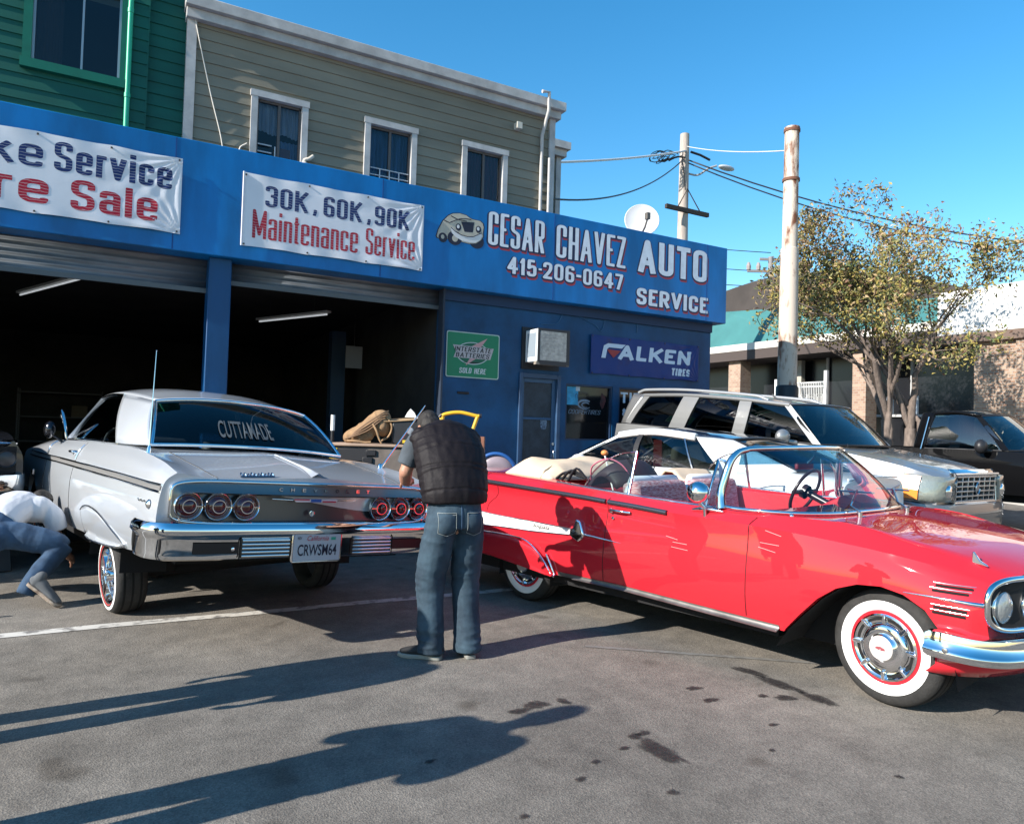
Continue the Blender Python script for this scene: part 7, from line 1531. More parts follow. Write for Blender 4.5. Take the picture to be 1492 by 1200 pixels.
for (x, y) in ((2.7, .82), (2.7, -.82), (0, .82), (0, -.82)):
    w = Vector((-1.62 - .218 * 3.5, 8.15 + .976 * 3.5, 0)) + Vector((.218, -.976, 0)) * x + Vector((.976, .218, 0)) * y
    o = MB().prism([(-.55, 0), (.55, 0), (.32, .30), (-.32, .30)], -.13, .13, RY).build('wheel_ramp', mat('ramp steel', (0.03, 0.03, 0.03), 0.7), bevel=.01)
    o.location = (w.x, w.y, .01); o.rotation_euler = (0, 0, math.atan2(-.976, .218)); tag(o, 'dark steel ramp under a wheel of the black car in the bay', 'wheel ramp', 'wheel ramps under the black car')

# ================================================================== PEOPLE
from mathutils import noise as mnoise
skin = mat('skin', (0.40, 0.20, 0.13), 0.5, var=0.08, vs=14, bump=0.05, bs=60); skin_d = mat('brown skin', (0.23, 0.115, 0.075), 0.5, var=0.08, vs=14)
denim = mat('blue denim', (0.036, 0.068, 0.095), 0.85, col2=(0.009, 0.019, 0.032), vs=5, contrast=(0.34, 0.66), bump=0.35, bs=9, detail=9)
denim2 = mat('mid blue denim', (0.035, 0.08, 0.15), 0.85, col2=(0.012, 0.03, 0.06), vs=5, contrast=(0.34, 0.66), bump=0.35, bs=9)
hair_d = mat('dark hair', (0.015, 0.012, 0.010), 0.7, bump=0.6, bs=30, stretch=(1, 1, .3))
def limb(mb, P, R, n=18, ref=(1, 0, 0), caps=True):
    """tapered elliptic limb; R = (rx, ry) per joint, rx along ref"""
    pts = crom([tuple(p) for p in P], 6); rr_ = crom([(r if hasattr(r, '__len__') else (r, r)) for r in R], 6); m = min(len(pts), len(rr_)); ref = Vector(ref)
    vs = []; fs = []
    for i in range(m):
        a = Vector(pts[max(0, i - 1)]); b = Vector(pts[min(m - 1, i + 1)]); t = (b - a).normalized(); y = t.cross(ref)
        if y.length < 1e-4: y = t.orthogonal()
        y.normalize(); x = y.cross(t).normalized()
        for k in range(n):
            q = 2 * PI * k / n; vs.append(Vector(pts[i]) + x * math.cos(q) * rr_[i][0] + y * math.sin(q) * rr_[i][1])
    for i in range(m - 1):
        for k in range(n): fs.append((i * n + k, i * n + (k + 1) % n, (i + 1) * n + (k + 1) % n, (i + 1) * n + k))
    fs += [tuple(range(n))[::-1], tuple((m - 1) * n + k for k in range(n))]
    mb.add(vs, fs)
    if caps:
        for e, i in ((0, 0), (m - 1, -1)): mb.ball(pts[i], min(rr_[i]) * 0.98, 12, 8)
    return mb
def cloth(*a, **k): return limb(*a, caps=False, **k)
def displace(me, f):
    me.calc_loop_triangles(); ns = [v.normal.copy() for v in me.vertices]
    for v, n in zip(me.vertices, ns): v.co = v.co + n * f(v.co, n)
    me.update(); return me
def folds(amp, fr, st=(1, 1, 1)):
    def f(p, n):
        q = Vector((p.x * st[0], p.y * st[1], p.z * st[2])) * fr
        a = mnoise.noise(q); b = mnoise.noise(q * 2.1 + Vector((7, 3, 1)))
        return amp * ((1 - abs(a) * 2) * .7 + b * .4)
    return f
def hand(mb, wrist, tip_dir, palm_n, s=1.0, curl=0.5, side=1):
    """palm, four unequal curled fingers and a thumb; palm_n points out of the back of the hand"""
    d = Vector(tip_dir).normalized(); n = Vector(palm_n); n = (n - d * n.dot(d)).normalized(); x = d.cross(n).normalized() * side
    W = Vector(wrist); L = 0.085 * s
    limb(mb, [W - d * .01, W + d * L * .5, W + d * L], [(.030 * s, .022 * s), (.040 * s, .017 * s), (.042 * s, .014 * s)], 14, tuple(x))
    for k, (o, fl) in enumerate(((-.030, .070), (-.010, .080), (.011, .074), (.030, .058))):
        b = W + d * L * .97 + x * o * s; P = [b - d * .012]; dd = d.copy(); q = b; P.append(q)
        for j, fr_ in enumerate((.45, .32, .23)):
            dd = (dd * math.cos(curl * (.5 + .3 * j)) - n * math.sin(curl * (.5 + .3 * j))).normalized(); q = q + dd * fl * fr_ * s; P.append(q)
        mb.tube([tuple(p) for p in P], [.0098 * s, .0098 * s, .009 * s, .0083 * s, .0074 * s], 10); mb.ball(P[-1], .0074 * s, 8, 6)
    b = W + d * L * .22 - x * .032 * s; t1 = b + (d * .55 - x * .7 - n * .25).normalized() * .038 * s; t2 = t1 + (d * .85 - x * .25 - n * .45).normalized() * .032 * s; t3 = t2 + (d * .95 - n * .4).normalized() * .024 * s
    mb.tube([tuple(W + d * .012 - x * .012), tuple(b), tuple(t1), tuple(t2), tuple(t3)], [.016 * s, .0145 * s, .0125 * s, .011 * s, .0085 * s], 10); mb.ball(t3, .0085 * s, 8, 6)
def head(mb, c, fwd, up=(0, 0, 1), s=1.0):
    f = Vector(fwd).normalized(); u = Vector(up); u = (u - f * u.dot(f)).normalized(); x = f.cross(u)
    M = Matrix.Translation(c) @ Matrix((( x.x, f.x, u.x, 0), (x.y, f.y, u.y, 0), (x.z, f.z, u.z, 0), (0, 0, 0, 1)))
    mb.ball((0, -.01, .03), (.076 * s, .097 * s, .092 * s), 24, 16, M).ball((0, .025, -.045), (.060 * s, .070 * s, .070 * s), 20, 14, M).ball((0, .055, -.095), (.030 * s, .030 * s, .022 * s), 12, 8, M)
    mb.ball((0, .088, .022), (.058 * s, .014 * s, .012 * s), 12, 8, M).ball((0, .104, -.022), (.015 * s, .022 * s, .024 * s), 12, 8, M).ball((0, .094, 0.0), (.010 * s, .014 * s, .03 * s), 10, 8, M)
    mb.ball((0, .088, -.057), (.026 * s, .012 * s, .006 * s), 12, 6, M).ball((0, .086, -.069), (.022 * s, .012 * s, .007 * s), 12, 6, M)
    for sx in (1, -1): mb.ball((sx * .079, -.012, -.012), (.010, .021, .034), 12, 8, M).ball((sx * .040, .062, -.035), (.025, .025, .02), 10, 8, M)
    return M
def shoe(p, toe, parent, up_m, sole_m, L=.30, pitch=0.0, z0=0.0):
    """laced shoe, heel at p; toe direction on the ground; pitch lifts the heel about the toe"""
    d = Vector((toe[0], toe[1], 0)).normalized(); ang = math.atan2(d.y, d.x)
    M = Matrix.Translation(p) @ Matrix.Rotation(ang, 4, 'Z') @ Matrix.Translation((L, 0, 0)) @ Matrix.Rotation(pitch, 4, 'Y') @ Matrix.Translation((-L, 0, 0))
    out = [(-.02, .0), (-.012, .032), (.05, .038), (.12, .036), (.2, .050), (.26, .042), (.295, .018), (.30, 0), (.295, -.022), (.26, -.044), (.2, -.048), (.12, -.034), (.05, -.036), (-.012, -.03)]
    o = MB().prism([(a * L / .3, b) for a, b in smoothpath(out + [out[0]], 4)[:-1]], 0.0, .028, M).build('shoe', sole_m, parent, bevel=.006)
    mb = MB(); limb(mb, [(.0, 0, .06), (.06, 0, .065), (.13, 0, .052), (.2, 0, .042), (.262, 0, .034)], [(.034, .046), (.037, .05), (.040, .036), (.044, .028), (.034, .018)], 16, (0, 1, 0))
    limb(mb, [(.02, 0, .05), (.025, 0, .115)], [(.038, .042), (.040, .044)], 14, (0, 1, 0))
    mb.v = [(x, y, max(z, .024)) for x, y, z in mb.v]
    me = remesh(mb, .007, 4); me.transform(M); obj('upper', me, up_m, o, smooth=180)
    lc = MB()
    for k in range(4): lc.tube([tuple(M @ Vector((.085 + .026 * k, q * .022, .104 - .014 * k - abs(q) * .012))) for q in (-1, -.4, .4, 1)], .003, 5)
    lc.build('lace', mat('shoe lace', (0.3, 0.3, 0.3), .8), o); return o

# ---- the man leaning over the boot, seen from behind
man = empty('person', 'standing person in black quilted vest and jeans leaning over the raised silver car boot', 'person', (2.065, 4.47, 0), R_(-6))
ZP = dict(hl=(-.095, -.02, .95), hr=(.095, -.02, .95), kl=(-.130, .055, .51), kr=(.110, .05, .51), al=(-.128, .03, .07), ar=(.115, -.02, .07))
b = MB()
limb(b, [(0, -.01, .90), (0, .0, 1.02), (0, .06, 1.18), (0, .17, 1.36), (0, .27, 1.48), (0, .35, 1.53)], [(.14, .10), (.13, .095), (.14, .10), (.165, .105), (.15, .08), (.06, .06)])
limb(b, [(0, .32, 1.50), (0, .44, 1.48)], [.058, .055])
hM = head(b, (-.05, .475, 1.515), (0, .62, -.78), (0, .78, .62))
limb(b, [(-.185, .27, 1.45), (-.265, .285, 1.22)], [.052, .045]); limb(b, [(-.265, .285, 1.22), (-.225, .43, 1.15), (-.155, .60, 1.135)], [.047, .044, .029])
limb(b, [(.185, .27, 1.45), (.275, .265, 1.21)], [.052, .045]); limb(b, [(.275, .265, 1.21), (.23, .42, 1.15), (.13, .58, 1.13)], [.047, .044, .029])
hand(b, (-.155, .60, 1.135), (.25, .9, -.12), (-.25, .1, .95), 1.0, .45, 1); hand(b, (.13, .58, 1.13), (-.3, .9, -.1), (.2, .1, .95), 1.0, .5, -1)
limb(b, [ZP['hl'], ZP['kl'], ZP['al']], [.085, .055, .04]); limb(b, [ZP['hr'], ZP['kr'], ZP['ar']], [.085, .055, .04])
obj('body', remesh(b, .006, 3), skin, man, smooth=180)
hb = MB().ball((0, -.02, .045), (.083, .100, .092), 24, 16, hM).ball((0, -.05, -.01), (.078, .066, .07), 20, 14, hM)
obj('hair', displace(remesh(hb, .008, 2), folds(.004, 22)), hair_d, man, smooth=180)
j = MB()
cloth(j, [(0, -.02, .86), (0, -.015, .96), (0, .0, 1.055)], [(.196, .14), (.192, .138), (.18, .12)])
j.ball((-.075, -.085, .915), (.095, .075, .10), 16, 12).ball((.075, -.085, .915), (.095, .075, .10), 16, 12)
cloth(j, [(-.088, -.03, .93), (-.118, .0, .72), (-.135, .045, .50), (-.133, .03, .30), (-.128, .02, .10), (-.126, .02, .045)], [(.108, .112), (.106, .108), (.094, .098), (.088, .094), (.085, .094), (.086, .100)])
cloth(j, [(.088, -.03, .93), (.105, .0, .72), (.112, .045, .50), (.115, .02, .30), (.118, -.02, .10), (.118, -.02, .045)], [(.108, .112), (.104, .108), (.092, .098), (.087, .094), (.085, .098), (.090, .110)])
jm = remesh(j, .008, 5)
def jf(p, n):
    lo = sstep((.36 - p.z) / .25); kn = math.exp(-((p.z - .53) / .13) ** 2); cr_ = math.exp(-((p.z - .80) / .09) ** 2)
    q = Vector((p.x * 5, p.y * 5, p.z * 15)); a = 1 - 2 * abs(mnoise.noise(q)); w = mnoise.noise(Vector((p.x * 6 + 3, p.y * 6, p.z * 4)))
    return .011 * lo * a + .008 * kn * a + .007 * cr_ * a + .007 * w
jo = obj('jeans', displace(jm, jf), denim, man, smooth=180); JT = bvh(jo.data)
def back_patch(x0, x1, z0, z1, off=.004):
    rows = []
    for i in range(9):
        t = i / 8; z = z1 + (z0 - z1) * t; row = []
        for k in range(9):
            a = k / 8; x = x0 + (x1 - x0) * a; zz = z - (.02 * (1 - abs(2 * a - 1)) if i == 8 else .02 * (1 - abs(2 * a - 1)) * t)
            h = JT.ray_cast(Vector((x, -1, zz)), Vector((0, 1, 0))); row.append(tuple((h[0] if h[0] else Vector((x, -.15, zz))) + Vector((0, -off, 0))))
        rows.append(row)
    return rows
stitch = mat('denim stitch', (0.25, 0.27, 0.26), .8)
for x0, x1 in ((-.15, -.035), (.045, .15)):
    rw = back_patch(x0, x1, .845, .975); po = MB().grid(rw).build('back_pocket', denim, jo, smooth=180, solid=.003)
    pt = [rw[0][k] for k in range(9)]; MB().tube([(a, c - .004, d) for a, c, d in pt], .0022, 4).tube([(a, c - .004, d - .012) for a, c, d in pt], .002, 4).tube([(a, c - .003, d) for a, c, d in [rw[i][0] for i in range(9)] + [rw[8][k] for k in range(9)] + [rw[i][8] for i in range(8, -1, -1)]], .0016, 4).build('stitching', stitch, po)
MB().tube([tuple((JT.ray_cast(Vector((.004, -1, z)), Vector((0, 1, 0)))[0] or Vector((0, -.13, z))) + Vector((0, -.002, 0))) for z in np.linspace(1.04, .84, 14)], .003, 5).build('seat_seam', denim2, jo)
v = MB()
VS = [(0, -.005, 1.02), (0, .005, 1.10), (0, .055, 1.22), (0, .13, 1.34), (0, .225, 1.455), (0, .305, 1.51)]
cloth(v, VS, [(.225, .155), (.236, .163), (.246, .163), (.252, .155), (.235, .128), (.14, .095)])
v.ball((-.175, .235, 1.44), (.085, .09, .09), 14, 10).ball((.175, .235, 1.44), (.085, .09, .09), 14, 10)
cloth(v, [(0, .29, 1.49), (0, .37, 1.50)], [(.092, .075), (.078, .066)])
vm = remesh(v, .008, 5); VP_ = [Vector(p) for p in VS]
def spine(p):
    best = (9, 0); acc = 0
    for a, c in zip(VP_[:-1], VP_[1:]):
        ab = c - a; L = ab.length; t = max(-.3, min(1.3, (p - a).dot(ab) / L / L)); q = (a + ab * t - p).length
        if q < best[0]: best = (q, acc + t * L)
        acc += L
    return best[1]
def vf(p, n):
    s_ = spine(p) + .006 * mnoise.noise(p * 9); ph = abs(math.sin(PI * s_ / .058))
    return .010 * (ph ** .55 - .6) + .005 * mnoise.noise(Vector((p.x * 24, p.y * 9, p.z * 12)))
vest_m = mat('black vest nylon', (0.0085, 0.0062, 0.0075), 0.62, bump=0.25, bs=22, spec=.22)
obj('vest', displace(vm, vf), vest_m, man, smooth=180)
grey_t = mat('grey shirt', (0.055, 0.066, 0.078), .9, var=.15, vs=7, bump=.2, bs=14)
for s in (-1, 1):
    t = MB(); cloth(t, [(.165 * s, .262, 1.47), (.215 * s, .275, 1.385), (.262 * s, .285, 1.262)], [(.080, .082), (.074, .078), (.068, .072)])
    obj('shirt_sleeve', displace(remesh(t, .008, 3), folds(.005, 9)), grey_t, man, smooth=180)
dshoe = mat('dark grey shoe', (0.015, 0.015, 0.016), .8); dsole = mat('pale grey sole', (0.20, 0.20, 0.18), .7)
shoe((-.085, -.035, 0), (-.80, .60), man, dshoe, dsole, .29); shoe((.122, -.085, 0), (.12, 1), man, dshoe, dsole, .29)

# ---- the man crouching beside the front wheel, head out of sight beyond his back
cm = empty('person', 'crouching person in white T-shirt and jeans working beside the silver car', 'person', (-.55, 6.95, 0))
b = MB(); fw_ = (.6, .8, 0)
limb(b, [(-.25, .31, .58), (-.17, .44, .68), (-.09, .58, .73), (-.05, .66, .735)], [(.14, .11), (.145, .11), (.16, .11), (.12, .08)], 18, (.78, -.6, 0))
limb(b, [(-.04, .70, .74), (.01, .80, .745)], [.058, .055]); hM = head(b, (.055, .90, .72), (.45, .6, -.66), (.4, .5, .75))
limb(b, [(.12, .52, .71), (.235, .53, .42)], [.055, .046]); limb(b, [(.235, .53, .42), (.31, .70, .27)], [.046, .029]); limb(b, [(-.26, .80, .72), (-.24, .98, .47), (.0, 1.10, .38)], [.052, .044, .03])
hand(b, (.31, .70, .27), (.3, .9, -.3), (.8, -.3, .3), 1, .8, -1); hand(b, (.0, 1.10, .38), (.8, .5, -.3), (-.4, .3, .6), 1, .8, 1)
limb(b, [(-.14, .25, .57), (.25, .19, .455)], [.06, .05]); limb(b, [(.25, .19, .455), (.06, .04, .16)], [.058, .04]); limb(b, [(-.36, .42, .58), (-.36, .70, .34)], [.06, .05]); limb(b, [(-.36, .70, .34), (-.43, .42, .12)], [.055, .038])
obj('body', remesh(b, .0065, 3), skin_d, cm, smooth=180)
hb = MB().ball((0, -.02, .045), (.083, .100, .092), 24, 16, hM).ball((0, -.05, -.01), (.078, .066, .07), 20, 14, hM)
obj('hair', displace(remesh(hb, .008, 2), folds(.004, 22)), hair_d, cm, smooth=180)
j = MB()
cloth(j, [(-.27, .25, .54), (-.245, .33, .60), (-.20, .40, .665)], [(.185, .14), (.185, .145), (.17, .125)], 18, (.78, -.6, 0))
j.ball((-.17, .20, .55), (.115, .11, .115), 16, 12).ball((-.36, .33, .56), (.11, .11, .11), 16, 12)
cloth(j, [(-.16, .24, .56), (.06, .20, .52), (.24, .185, .46), (.285, .18, .43)], [(.115, .115), (.105, .105), (.092, .09), (.06, .06)])
cloth(j, [(.27, .19, .455), (.18, .13, .33), (.10, .06, .23), (.060, .032, .150), (.038, .022, .105)], [(.085, .085), (.080, .082), (.070, .074), (.068, .074), (.066, .072)])
cloth(j, [(-.36, .40, .57), (-.37, .58, .44), (-.36, .71, .34), (-.39, .58, .23), (-.42, .44, .13)], [(.115, .118), (.10, .108), (.085, .088), (.078, .085), (.066, .074)])
obj('jeans', displace(remesh(j, .008, 4), folds(.010, 7)), denim2, cm, smooth=180)
w = MB()
cloth(w, [(-.22, .36, .64), (-.165, .45, .70), (-.085, .59, .745), (-.05, .68, .75), (-.03, .73, .75)], [(.185, .13), (.188, .135), (.200, .135), (.165, .11), (.08, .075)], 18, (.78, -.6, 0))
w.ball((.05, .53, .725), (.135, .125, .115), 16, 12).ball((.10, .53, .71), (.105, .10, .10), 14, 10).ball((-.20, .76, .73), (.09, .09, .085), 14, 10)
cloth(w, [(.10, .53, .73), (.175, .51, .66), (.215, .515, .545)], [.088, .084, .076]); cloth(w, [(-.22, .78, .72), (-.24, .87, .60)], [.085, .08])
tee = mat('white T-shirt', (0.50, 0.51, 0.54), .9, bump=.7, bs=5)
obj('shirt', displace(remesh(w, .008, 4), folds(.0065, 6.5, (1.7, 1, .7))), tee, cm, smooth=180)
cshoe = mat('grey canvas shoe', (0.085, 0.092, 0.10), .85); csole = mat('worn tan sole', (0.36, 0.30, 0.24), .8, col2=(0.16, 0.11, 0.08), vs=18, contrast=(.4, .6))
shoe((.005, .005, .0), (.94, -.33), cm, cshoe, csole, .29, pitch=R_(38)); shoe((-.46, .34, .0), (.2, 1), cm, cshoe, csole, .29, pitch=R_(35))

# ---- two bystanders left of the frame, known from the long shadows they throw across the lot
def bystander(label, loc, rz, top_m, leg_m, elbow=0.08, raise_=0.0):
    p = empty('person', label, 'person', loc, rz); b = MB()
    limb(b, [(0, 0, .92), (0, 0, 1.1), (0, .0, 1.3), (0, 0, 1.44), (0, .01, 1.52)], [(.14, .10), (.13, .095), (.16, .105), (.15, .09), (.06, .06)])
    limb(b, [(0, .01, 1.50), (0, .02, 1.60)], [.056, .054]); hM = head(b, (0, .035, 1.66), (0, 1, -.1))
    for s in (1, -1):
        el = (s * (.245 + elbow * .3), .03, 1.16); wr = (s * .10, .26, 1.08 + raise_) if elbow > .05 else (s * .26, .05, .90)
        limb(b, [(s * .19, 0, 1.43), el], [.052, .044]); limb(b, [el, wr], [.044, .029])
        d = Vector(wr) - Vector(el); hand(b, wr, tuple(d + Vector((0, 0, -.02))), (s * .8, .1, .5), 1, .7, -s)
        limb(b, [(s * .095, 0, .95), (s * .12, .02, .50), (s * .13, 0, .07)], [.085, .055, .04])
    obj('body', remesh(b, .0075, 3), skin, p, smooth=180)
    obj('hair', displace(remesh(MB().ball((0, -.02, .045), (.083, .100, .092), 24, 16, hM).ball((0, -.05, -.01), (.078, .066, .07), 20, 14, hM), .009, 2), folds(.004, 22)), hair_d, p, smooth=180)
    j = MB(); cloth(j, [(0, 0, .88), (0, 0, 1.03)], [(.18, .13), (.165, .118)])
    for s in (1, -1): cloth(j, [(s * .09, 0, .92), (s * .115, .02, .5), (s * .13, .0, .05)], [(.10, .105), (.082, .088), (.08, .095)])
    obj('trousers', displace(remesh(j, .01, 4), folds(.007, 7)), leg_m, p, smooth=180)
    w = MB(); cloth(w, [(0, 0, .96), (0, 0, 1.12), (0, 0, 1.32), (0, 0, 1.45), (0, .01, 1.50)], [(.195, .14), (.20, .145), (.215, .14), (.18, .11), (.085, .08)])
    for s in (1, -1):
        el = (s * (.245 + elbow * .3), .03, 1.16); wr = (s * .10, .26, 1.08 + raise_) if elbow > .05 else (s * .26, .05, .90)
        cloth(w, [(s * .16, 0, 1.45), (s * .215, .0, 1.36), el, tuple(Vector(el).lerp(Vector(wr), .85))], [.082, .076, .066, .054])
    for s in (1, -1): w.ball((s * .165, 0, 1.425), (.095, .09, .085), 14, 10)
    obj('jacket', displace(remesh(w, .01, 4), folds(.007, 7)), top_m, p, smooth=180)
    shoe((.115, -.08, 0), (.1, 1), p, dshoe, dsole, .29); shoe((-.115, -.08, 0), (-.1, 1), p, dshoe, dsole, .29); return p
bystander('bystander in brown jacket with hands raised, casting the lower long shadow on asphalt', (-1.02, 3.08, 0), R_(-72), mat('brown jacket', (0.09, 0.06, 0.04), .85), denim2, .10, .22)
bystander('bystander in dark green jacket casting the long shadow that meets the vest wearer', (-.95, 4.28, 0), R_(-80), mat('dark green jacket', (0.03, 0.05, 0.035), .85), denim, .0)

# ================================================================== CLUTTER AT THE RIGHT BAY
R29 = R_(-29)
ct = empty('tool_cart', 'brown grey tool cart with black latch and yellow tag at the right bay mouth', 'tool cart', (3.10, 8.75, 0), R29)
cart_m = mat('cart grey brown', (0.12, 0.10, 0.085), .6, var=.3, vs=4)
MB().box(-.66, .70, -.25, .35, .12, 1.28).build('cabinet', cart_m, ct, bevel=.012)
MB().box(-.69, .73, -.285, .385, 1.28, 1.315).build('tray_top', mat('cart lip tan', (0.30, 0.21, 0.15), .6, var=.2), ct, bevel=.008)
MB().box(-.66, -.20, -.27, -.252, 1.10, 1.25).box(-.66, -.30, -.27, -.252, .98, 1.085).build('drawer', mat('black drawer', (0.02, 0.02, 0.022), .5), ct, bevel=.006)
MB().box(-.655, -.57, -.278, -.271, 1.19, 1.255).build('yellow_tag', mat('yellow tag', (0.60, 0.40, 0.02), .5), ct)
MB().box(-.22, -.10, -.275, -.252, 1.17, 1.24).box(-.26, -.14, -.275, -.252, 1.03, 1.15).build('latch', black_plastic, ct, bevel=.006)
for x in (-.55, .6):
    for y in (-.15, .25): MB().lathe([(0, -.02), (.06, -.02), (.06, .02), (0, .02)], 16, Matrix.Translation((x, y, .06)) @ RY).build('caster', black_plastic, ct)
# tan rucksack lying on the cart
rs = empty('rucksack', 'tan canvas rucksack slumped on top of the tool cart', 'rucksack', (2.86, 8.86, 1.315), R29)
tan = mat('tan canvas', (0.27, 0.165, 0.085), .85, bump=.35, bs=16, var=.18, vs=6); tan_d = mat('dark tan strap', (0.20, 0.12, 0.07), .85)
b = MB(); RM_ = Matrix.Rotation(R_(-33), 4, 'Y')
for (x0, z0, r0, x1, z1, r1) in ((-.22, .07, .075, .17, .29, .135),):
    limb(b, [(x0, 0, z0), (-.08, 0, .13), (.06, 0, .21), (x1, 0, z1)], [(.14, r0), (.17, .10), (.18, .125), (.15, r1)], 20, (0, 1, 0))
b.ball((.20, -.02, .22), (.10, .15, .13), 16, 12).ball((-.05, -.10, .10), (.16, .08, .09), 14, 10)
b.v = [(x, y, max(.002, z)) for x, y, z in b.v]
obj('bag', displace(remesh(b, .009, 3), folds(.012, 8)), tan, rs, smooth=180)
sx_ = MB()
for k in range(4):
    o_ = -.055 + .035 * k
    sx_.tube(smoothpath([(-.24 + .02 * k, -.17, .05), (-.10, -.20, .12 + o_ * .5), (.06, -.205, .22 + o_), (.20, -.17, .33 + o_ * .8), (.27, -.05, .36 + o_)], 6), .009, 6)
sx_.build('seam_piping', tan_d, rs, smooth=60)
st_ = MB(); st_.tube(smoothpath([(.10, -.19, .25), (.16, -.24, .16), (.20, -.25, .06), (.23, -.25, .01)], 6), .013, 6).tube(smoothpath([(.26, -.10, .33), (.33, -.14, .22), (.30, -.16, .10), (.22, -.2, .04)], 6), .012, 6).tube(smoothpath([(-.2, -.19, .03), (-.08, -.24, .03), (.02, -.24, .015), (.10, -.25, .02)], 6), .014, 6)
st_.build('strap', tan, rs, smooth=60)
# dark boxes and tools beside it
pw = empty('power_tool_case', 'black tool case with round grey dial on the tool cart', 'tool case', (3.30, 8.62, 1.315), R29)
MB().box(-.17, .19, -.14, .15, 0, .30).build('case', black_plastic, pw, bevel=.02); MB().lathe([(.045, 0), (.04, .012), (0, .014)], 20, Matrix.Translation((.06, -.142, .17)) @ RY).build('dial', mat('dial grey', (0.22, 0.24, 0.27), .4), pw)
MB().box(-.03, .19, -.165, -.142, .02, .055).build('yellow_strip', mat('yellow tag', (0.60, 0.40, 0.02), .5), pw); MB().tube(smoothpath([(.10, -.12, .30), (.14, -.16, .34), (.22, -.17, .25), (.21, -.17, .1), (.26, -.17, .02)], 5), .013, 6).build('hose', mat('grey hose', (0.35, 0.36, 0.38), .6), pw, smooth=60)
cbd = MB().grid([[(x, y, .32 + .02 * math.sin(5 * x + 3 * y) + .04 * y) for x in np.linspace(-.2, .2, 6)] for y in np.linspace(-.15, .2, 5)]).build('cardboard_sheet', mat('cardboard', (0.36, 0.24, 0.13), .8), solid=.008)
cbd.location = (3.22, 8.65, 1.30); cbd.rotation_euler = (0, 0, R29); tag(cbd, 'crumpled cardboard sheet lying over the black tool case', 'cardboard')
pc = MB().prism([(-.07, 0), (.08, 0), (.05, .06), (.0, .11), (-.04, .06)], -.01, .01, RY).build('paper_scrap', mat('white scrap', (0.6, 0.6, 0.58), .7)); pc.location = (3.33, 8.6, 1.655); pc.rotation_euler = (0, 0, R29); tag(pc, 'small white folded paper on the cardboard sheet', 'paper')
# yellow handled dolly
yl = mat('yellow steel', (0.62, 0.36, 0.02), .4, var=.1); hd_ = empty('hand_truck', 'yellow handled hand truck standing behind the vest wearer', 'hand truck', (3.86, 8.28, 0), R29)
MB().tube(smoothpath([(-.24, 0, 1.62), (-.20, .0, 1.70), (0, .0, 1.735), (.22, .0, 1.695), (.265, 0, 1.70)], 6), .024, 10).tube([(.225, 0, 1.69), (.10, -.02, 1.30), (.10, -.02, .2)], .024, 10).tube([(-.21, 0, 1.68), (-.24, -.02, 1.3), (-.24, -.02, .2)], .024, 10).tube([(-.24, -.02, .9), (.10, -.02, .9)], .018, 8).build('frame', yl, hd_, smooth=60)
MB().tube([(-.25, 0, 1.665), (-.225, 0, 1.70)], .028, 10).tube([(.245, 0, 1.70), (.275, 0, 1.70)], .028, 10).build('grip', black_plastic, hd_, smooth=60)
MB().box(-.30, .16, -.32, .0, .03, .05).build('toe_plate', yl, hd_)
for x in (-.32, .18): MB().lathe([(0, -.03), (.12, -.03), (.13, 0), (.12, .03), (0, .03)], 24, Matrix.Translation((x, .08, .13)) @ Matrix.Rotation(PI / 2, 4, 'Y')).build('wheel', rubber, hd_, smooth=50)
MB().tube([(-.32, .08, .13), (.18, .08, .13)], .012, 8).build('axle', yl, hd_)
bxr = MB().box(-.14, .14, -.12, .12, 0, .30).build('red_brown_box', mat('red brown box', (0.24, 0.10, 0.06), .6, var=.15, vs=8), bevel=.006); bxr.location = (4.05, 8.25, 1.14); bxr.rotation_euler = (0, 0, R29); tag(bxr, 'red brown box stacked on a post right of the vest wearer', 'box')
bst = empty('stand', 'plain dark steel stand carrying the red brown box', 'stand', (4.05, 8.25, 0), R29)
MB().box(-.16, .16, -.13, .13, 1.11, 1.14).build('top', black_plastic, bst); MB().tube([(0, 0, .04), (0, 0, 1.11)], .03, 10).build('post', black_plastic, bst); MB().box(-.2, .2, -.2, .2, 0.012, .04).build('foot', black_plastic, bst)
# curved pale panel with a blue rim
cp_ = empty('curved_panel', 'curved pale panel with blue rim between the vest wearer and door', 'panel', (4.22, 7.95, 0), R29)
rows = [[(.26 * math.cos(a) * q, -.05 - .05 * math.sin(a) * q, .95 + .29 * math.sin(a) * q) for a in np.linspace(0, PI, 25)] for q in (0.0, .5, .95)]
MB().grid(rows).build('shell', mat('pale mauve plastic', (0.26, 0.21, 0.235), .4), cp_, smooth=180, solid=.01)
MB().tube([(.26 * math.cos(a), -.05 - .05 * math.sin(a), .95 + .29 * math.sin(a)) for a in np.linspace(0, PI, 25)], .024, 8).build('rim', mat('blue rim', (0.02, 0.09, 0.28), .4), cp_, smooth=60)
MB().tube([(-.2, -.05, .95), (-.2, -.02, .012)], .016, 8).tube([(.2, -.05, .95), (.2, -.02, .012)], .016, 8).build('leg', black_plastic, cp_, smooth=60)
# white tipped post seen past the silver roof
wp_ = empty('marker_post', 'slim dark post with white tip beside the silver car rear window', 'post', (2.53, 9.25, 0))
MB().tube([(0, 0, .012), (0, 0, 1.46)], .022, 10).build('shaft', black_plastic, wp_); MB().tube([(0, 0, 1.46), (0, 0, 1.66)], .026, 10).build('tip', white_paint, wp_, smooth=60)
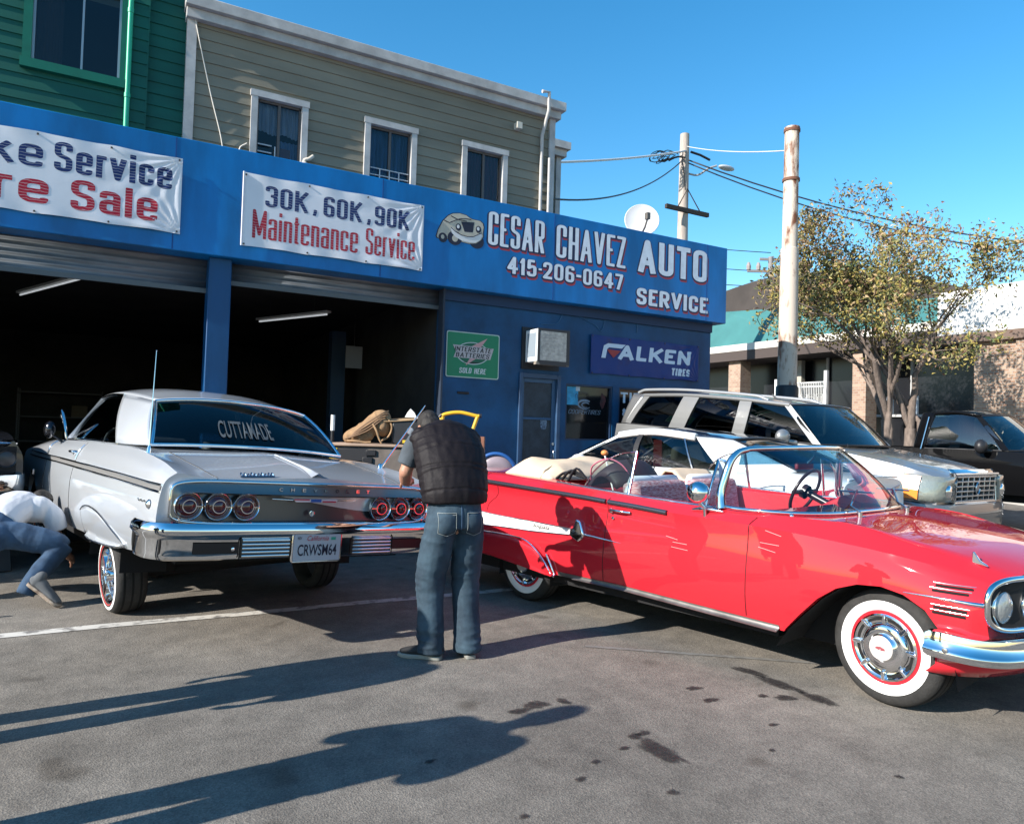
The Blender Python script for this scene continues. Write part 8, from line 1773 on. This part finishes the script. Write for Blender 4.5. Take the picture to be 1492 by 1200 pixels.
# things in the convertible: aerial ball and wire rack
cw = lambda x, y, z: tuple(Vector((4.203, 5.834, 0)) + Vector((.2191, -.9757, 0)) * x + Vector((.9757, .2191, 0)) * y + Vector((0, 0, z)))
ab = empty('aerial_topper', 'orange ball on a slim white stick above the convertible rear seat', 'aerial ball', cw(.40, -.2, 1.0))
MB().tube([(0, 0, 0), (-.028, .11, .335)], .007, 6).build('stick', white_paint, ab); MB().ball((-.028, .11, .345), (.034, .034, .026), 16, 12).build('ball', mat('orange ball', (0.65, 0.22, 0.06), .5), ab, smooth=60)
wr = empty('wire_rack', 'small dark wire coil rack standing behind the convertible front seat', 'wire rack', cw(.34, .3, 1.02))
ck = MB()
for k in range(6): ck.tube([(-.13 + .052 * k + .03 * math.cos(a), .02 * math.cos(2 * a), .15 + .11 * math.sin(a)) for a in np.linspace(0, 2 * PI, 17)[:-1]], .006, 5, closed=True)
ck.tube([(-.18, 0, .05), (.18, 0, .05)], .007, 5).tube([(-.15, 0, .05), (-.15, 0, 0)], .007, 5).tube([(.15, 0, .05), (.15, 0, 0)], .007, 5)
ck.build('coil', mat('rack wire', (0.06, 0.045, 0.045), .5), wr, smooth=60)
# bits by the crouching man
jk = empty('hydraulic_jack', 'low dark floor jack under the silver car sill', 'jack', (.33, 8.0, .01), R_(10))
MB().box(-.12, .12, -.30, .30, .04, .13).build('frame', mat('jack black', (0.02, 0.018, 0.018), .5), jk, bevel=.01); MB().lathe([(0, .13), (.05, .13), (.06, .24), (.05, .26), (0, .26)], 20).build('saddle', chrome_dull, jk)
for x in (-.13, .13):
    for y in (-.24, .24): MB().lathe([(0, -.02), (.05, -.02), (.05, .02), (0, .02)], 16, Matrix.Translation((x, y, .05)) @ Matrix.Rotation(PI / 2, 4, 'Y')).build('wheel', black_plastic, jk)
cl = MB().prism([(-.06, 0), (.05, -.01), (.07, .05), (-.02, .07)], 0, .03, RY).build('crumpled_can', chrome_dull, bevel=.004); cl.location = (-.75, 6.72, .012); tag(cl, 'small crushed silver can on asphalt left of the crouching person', 'can')
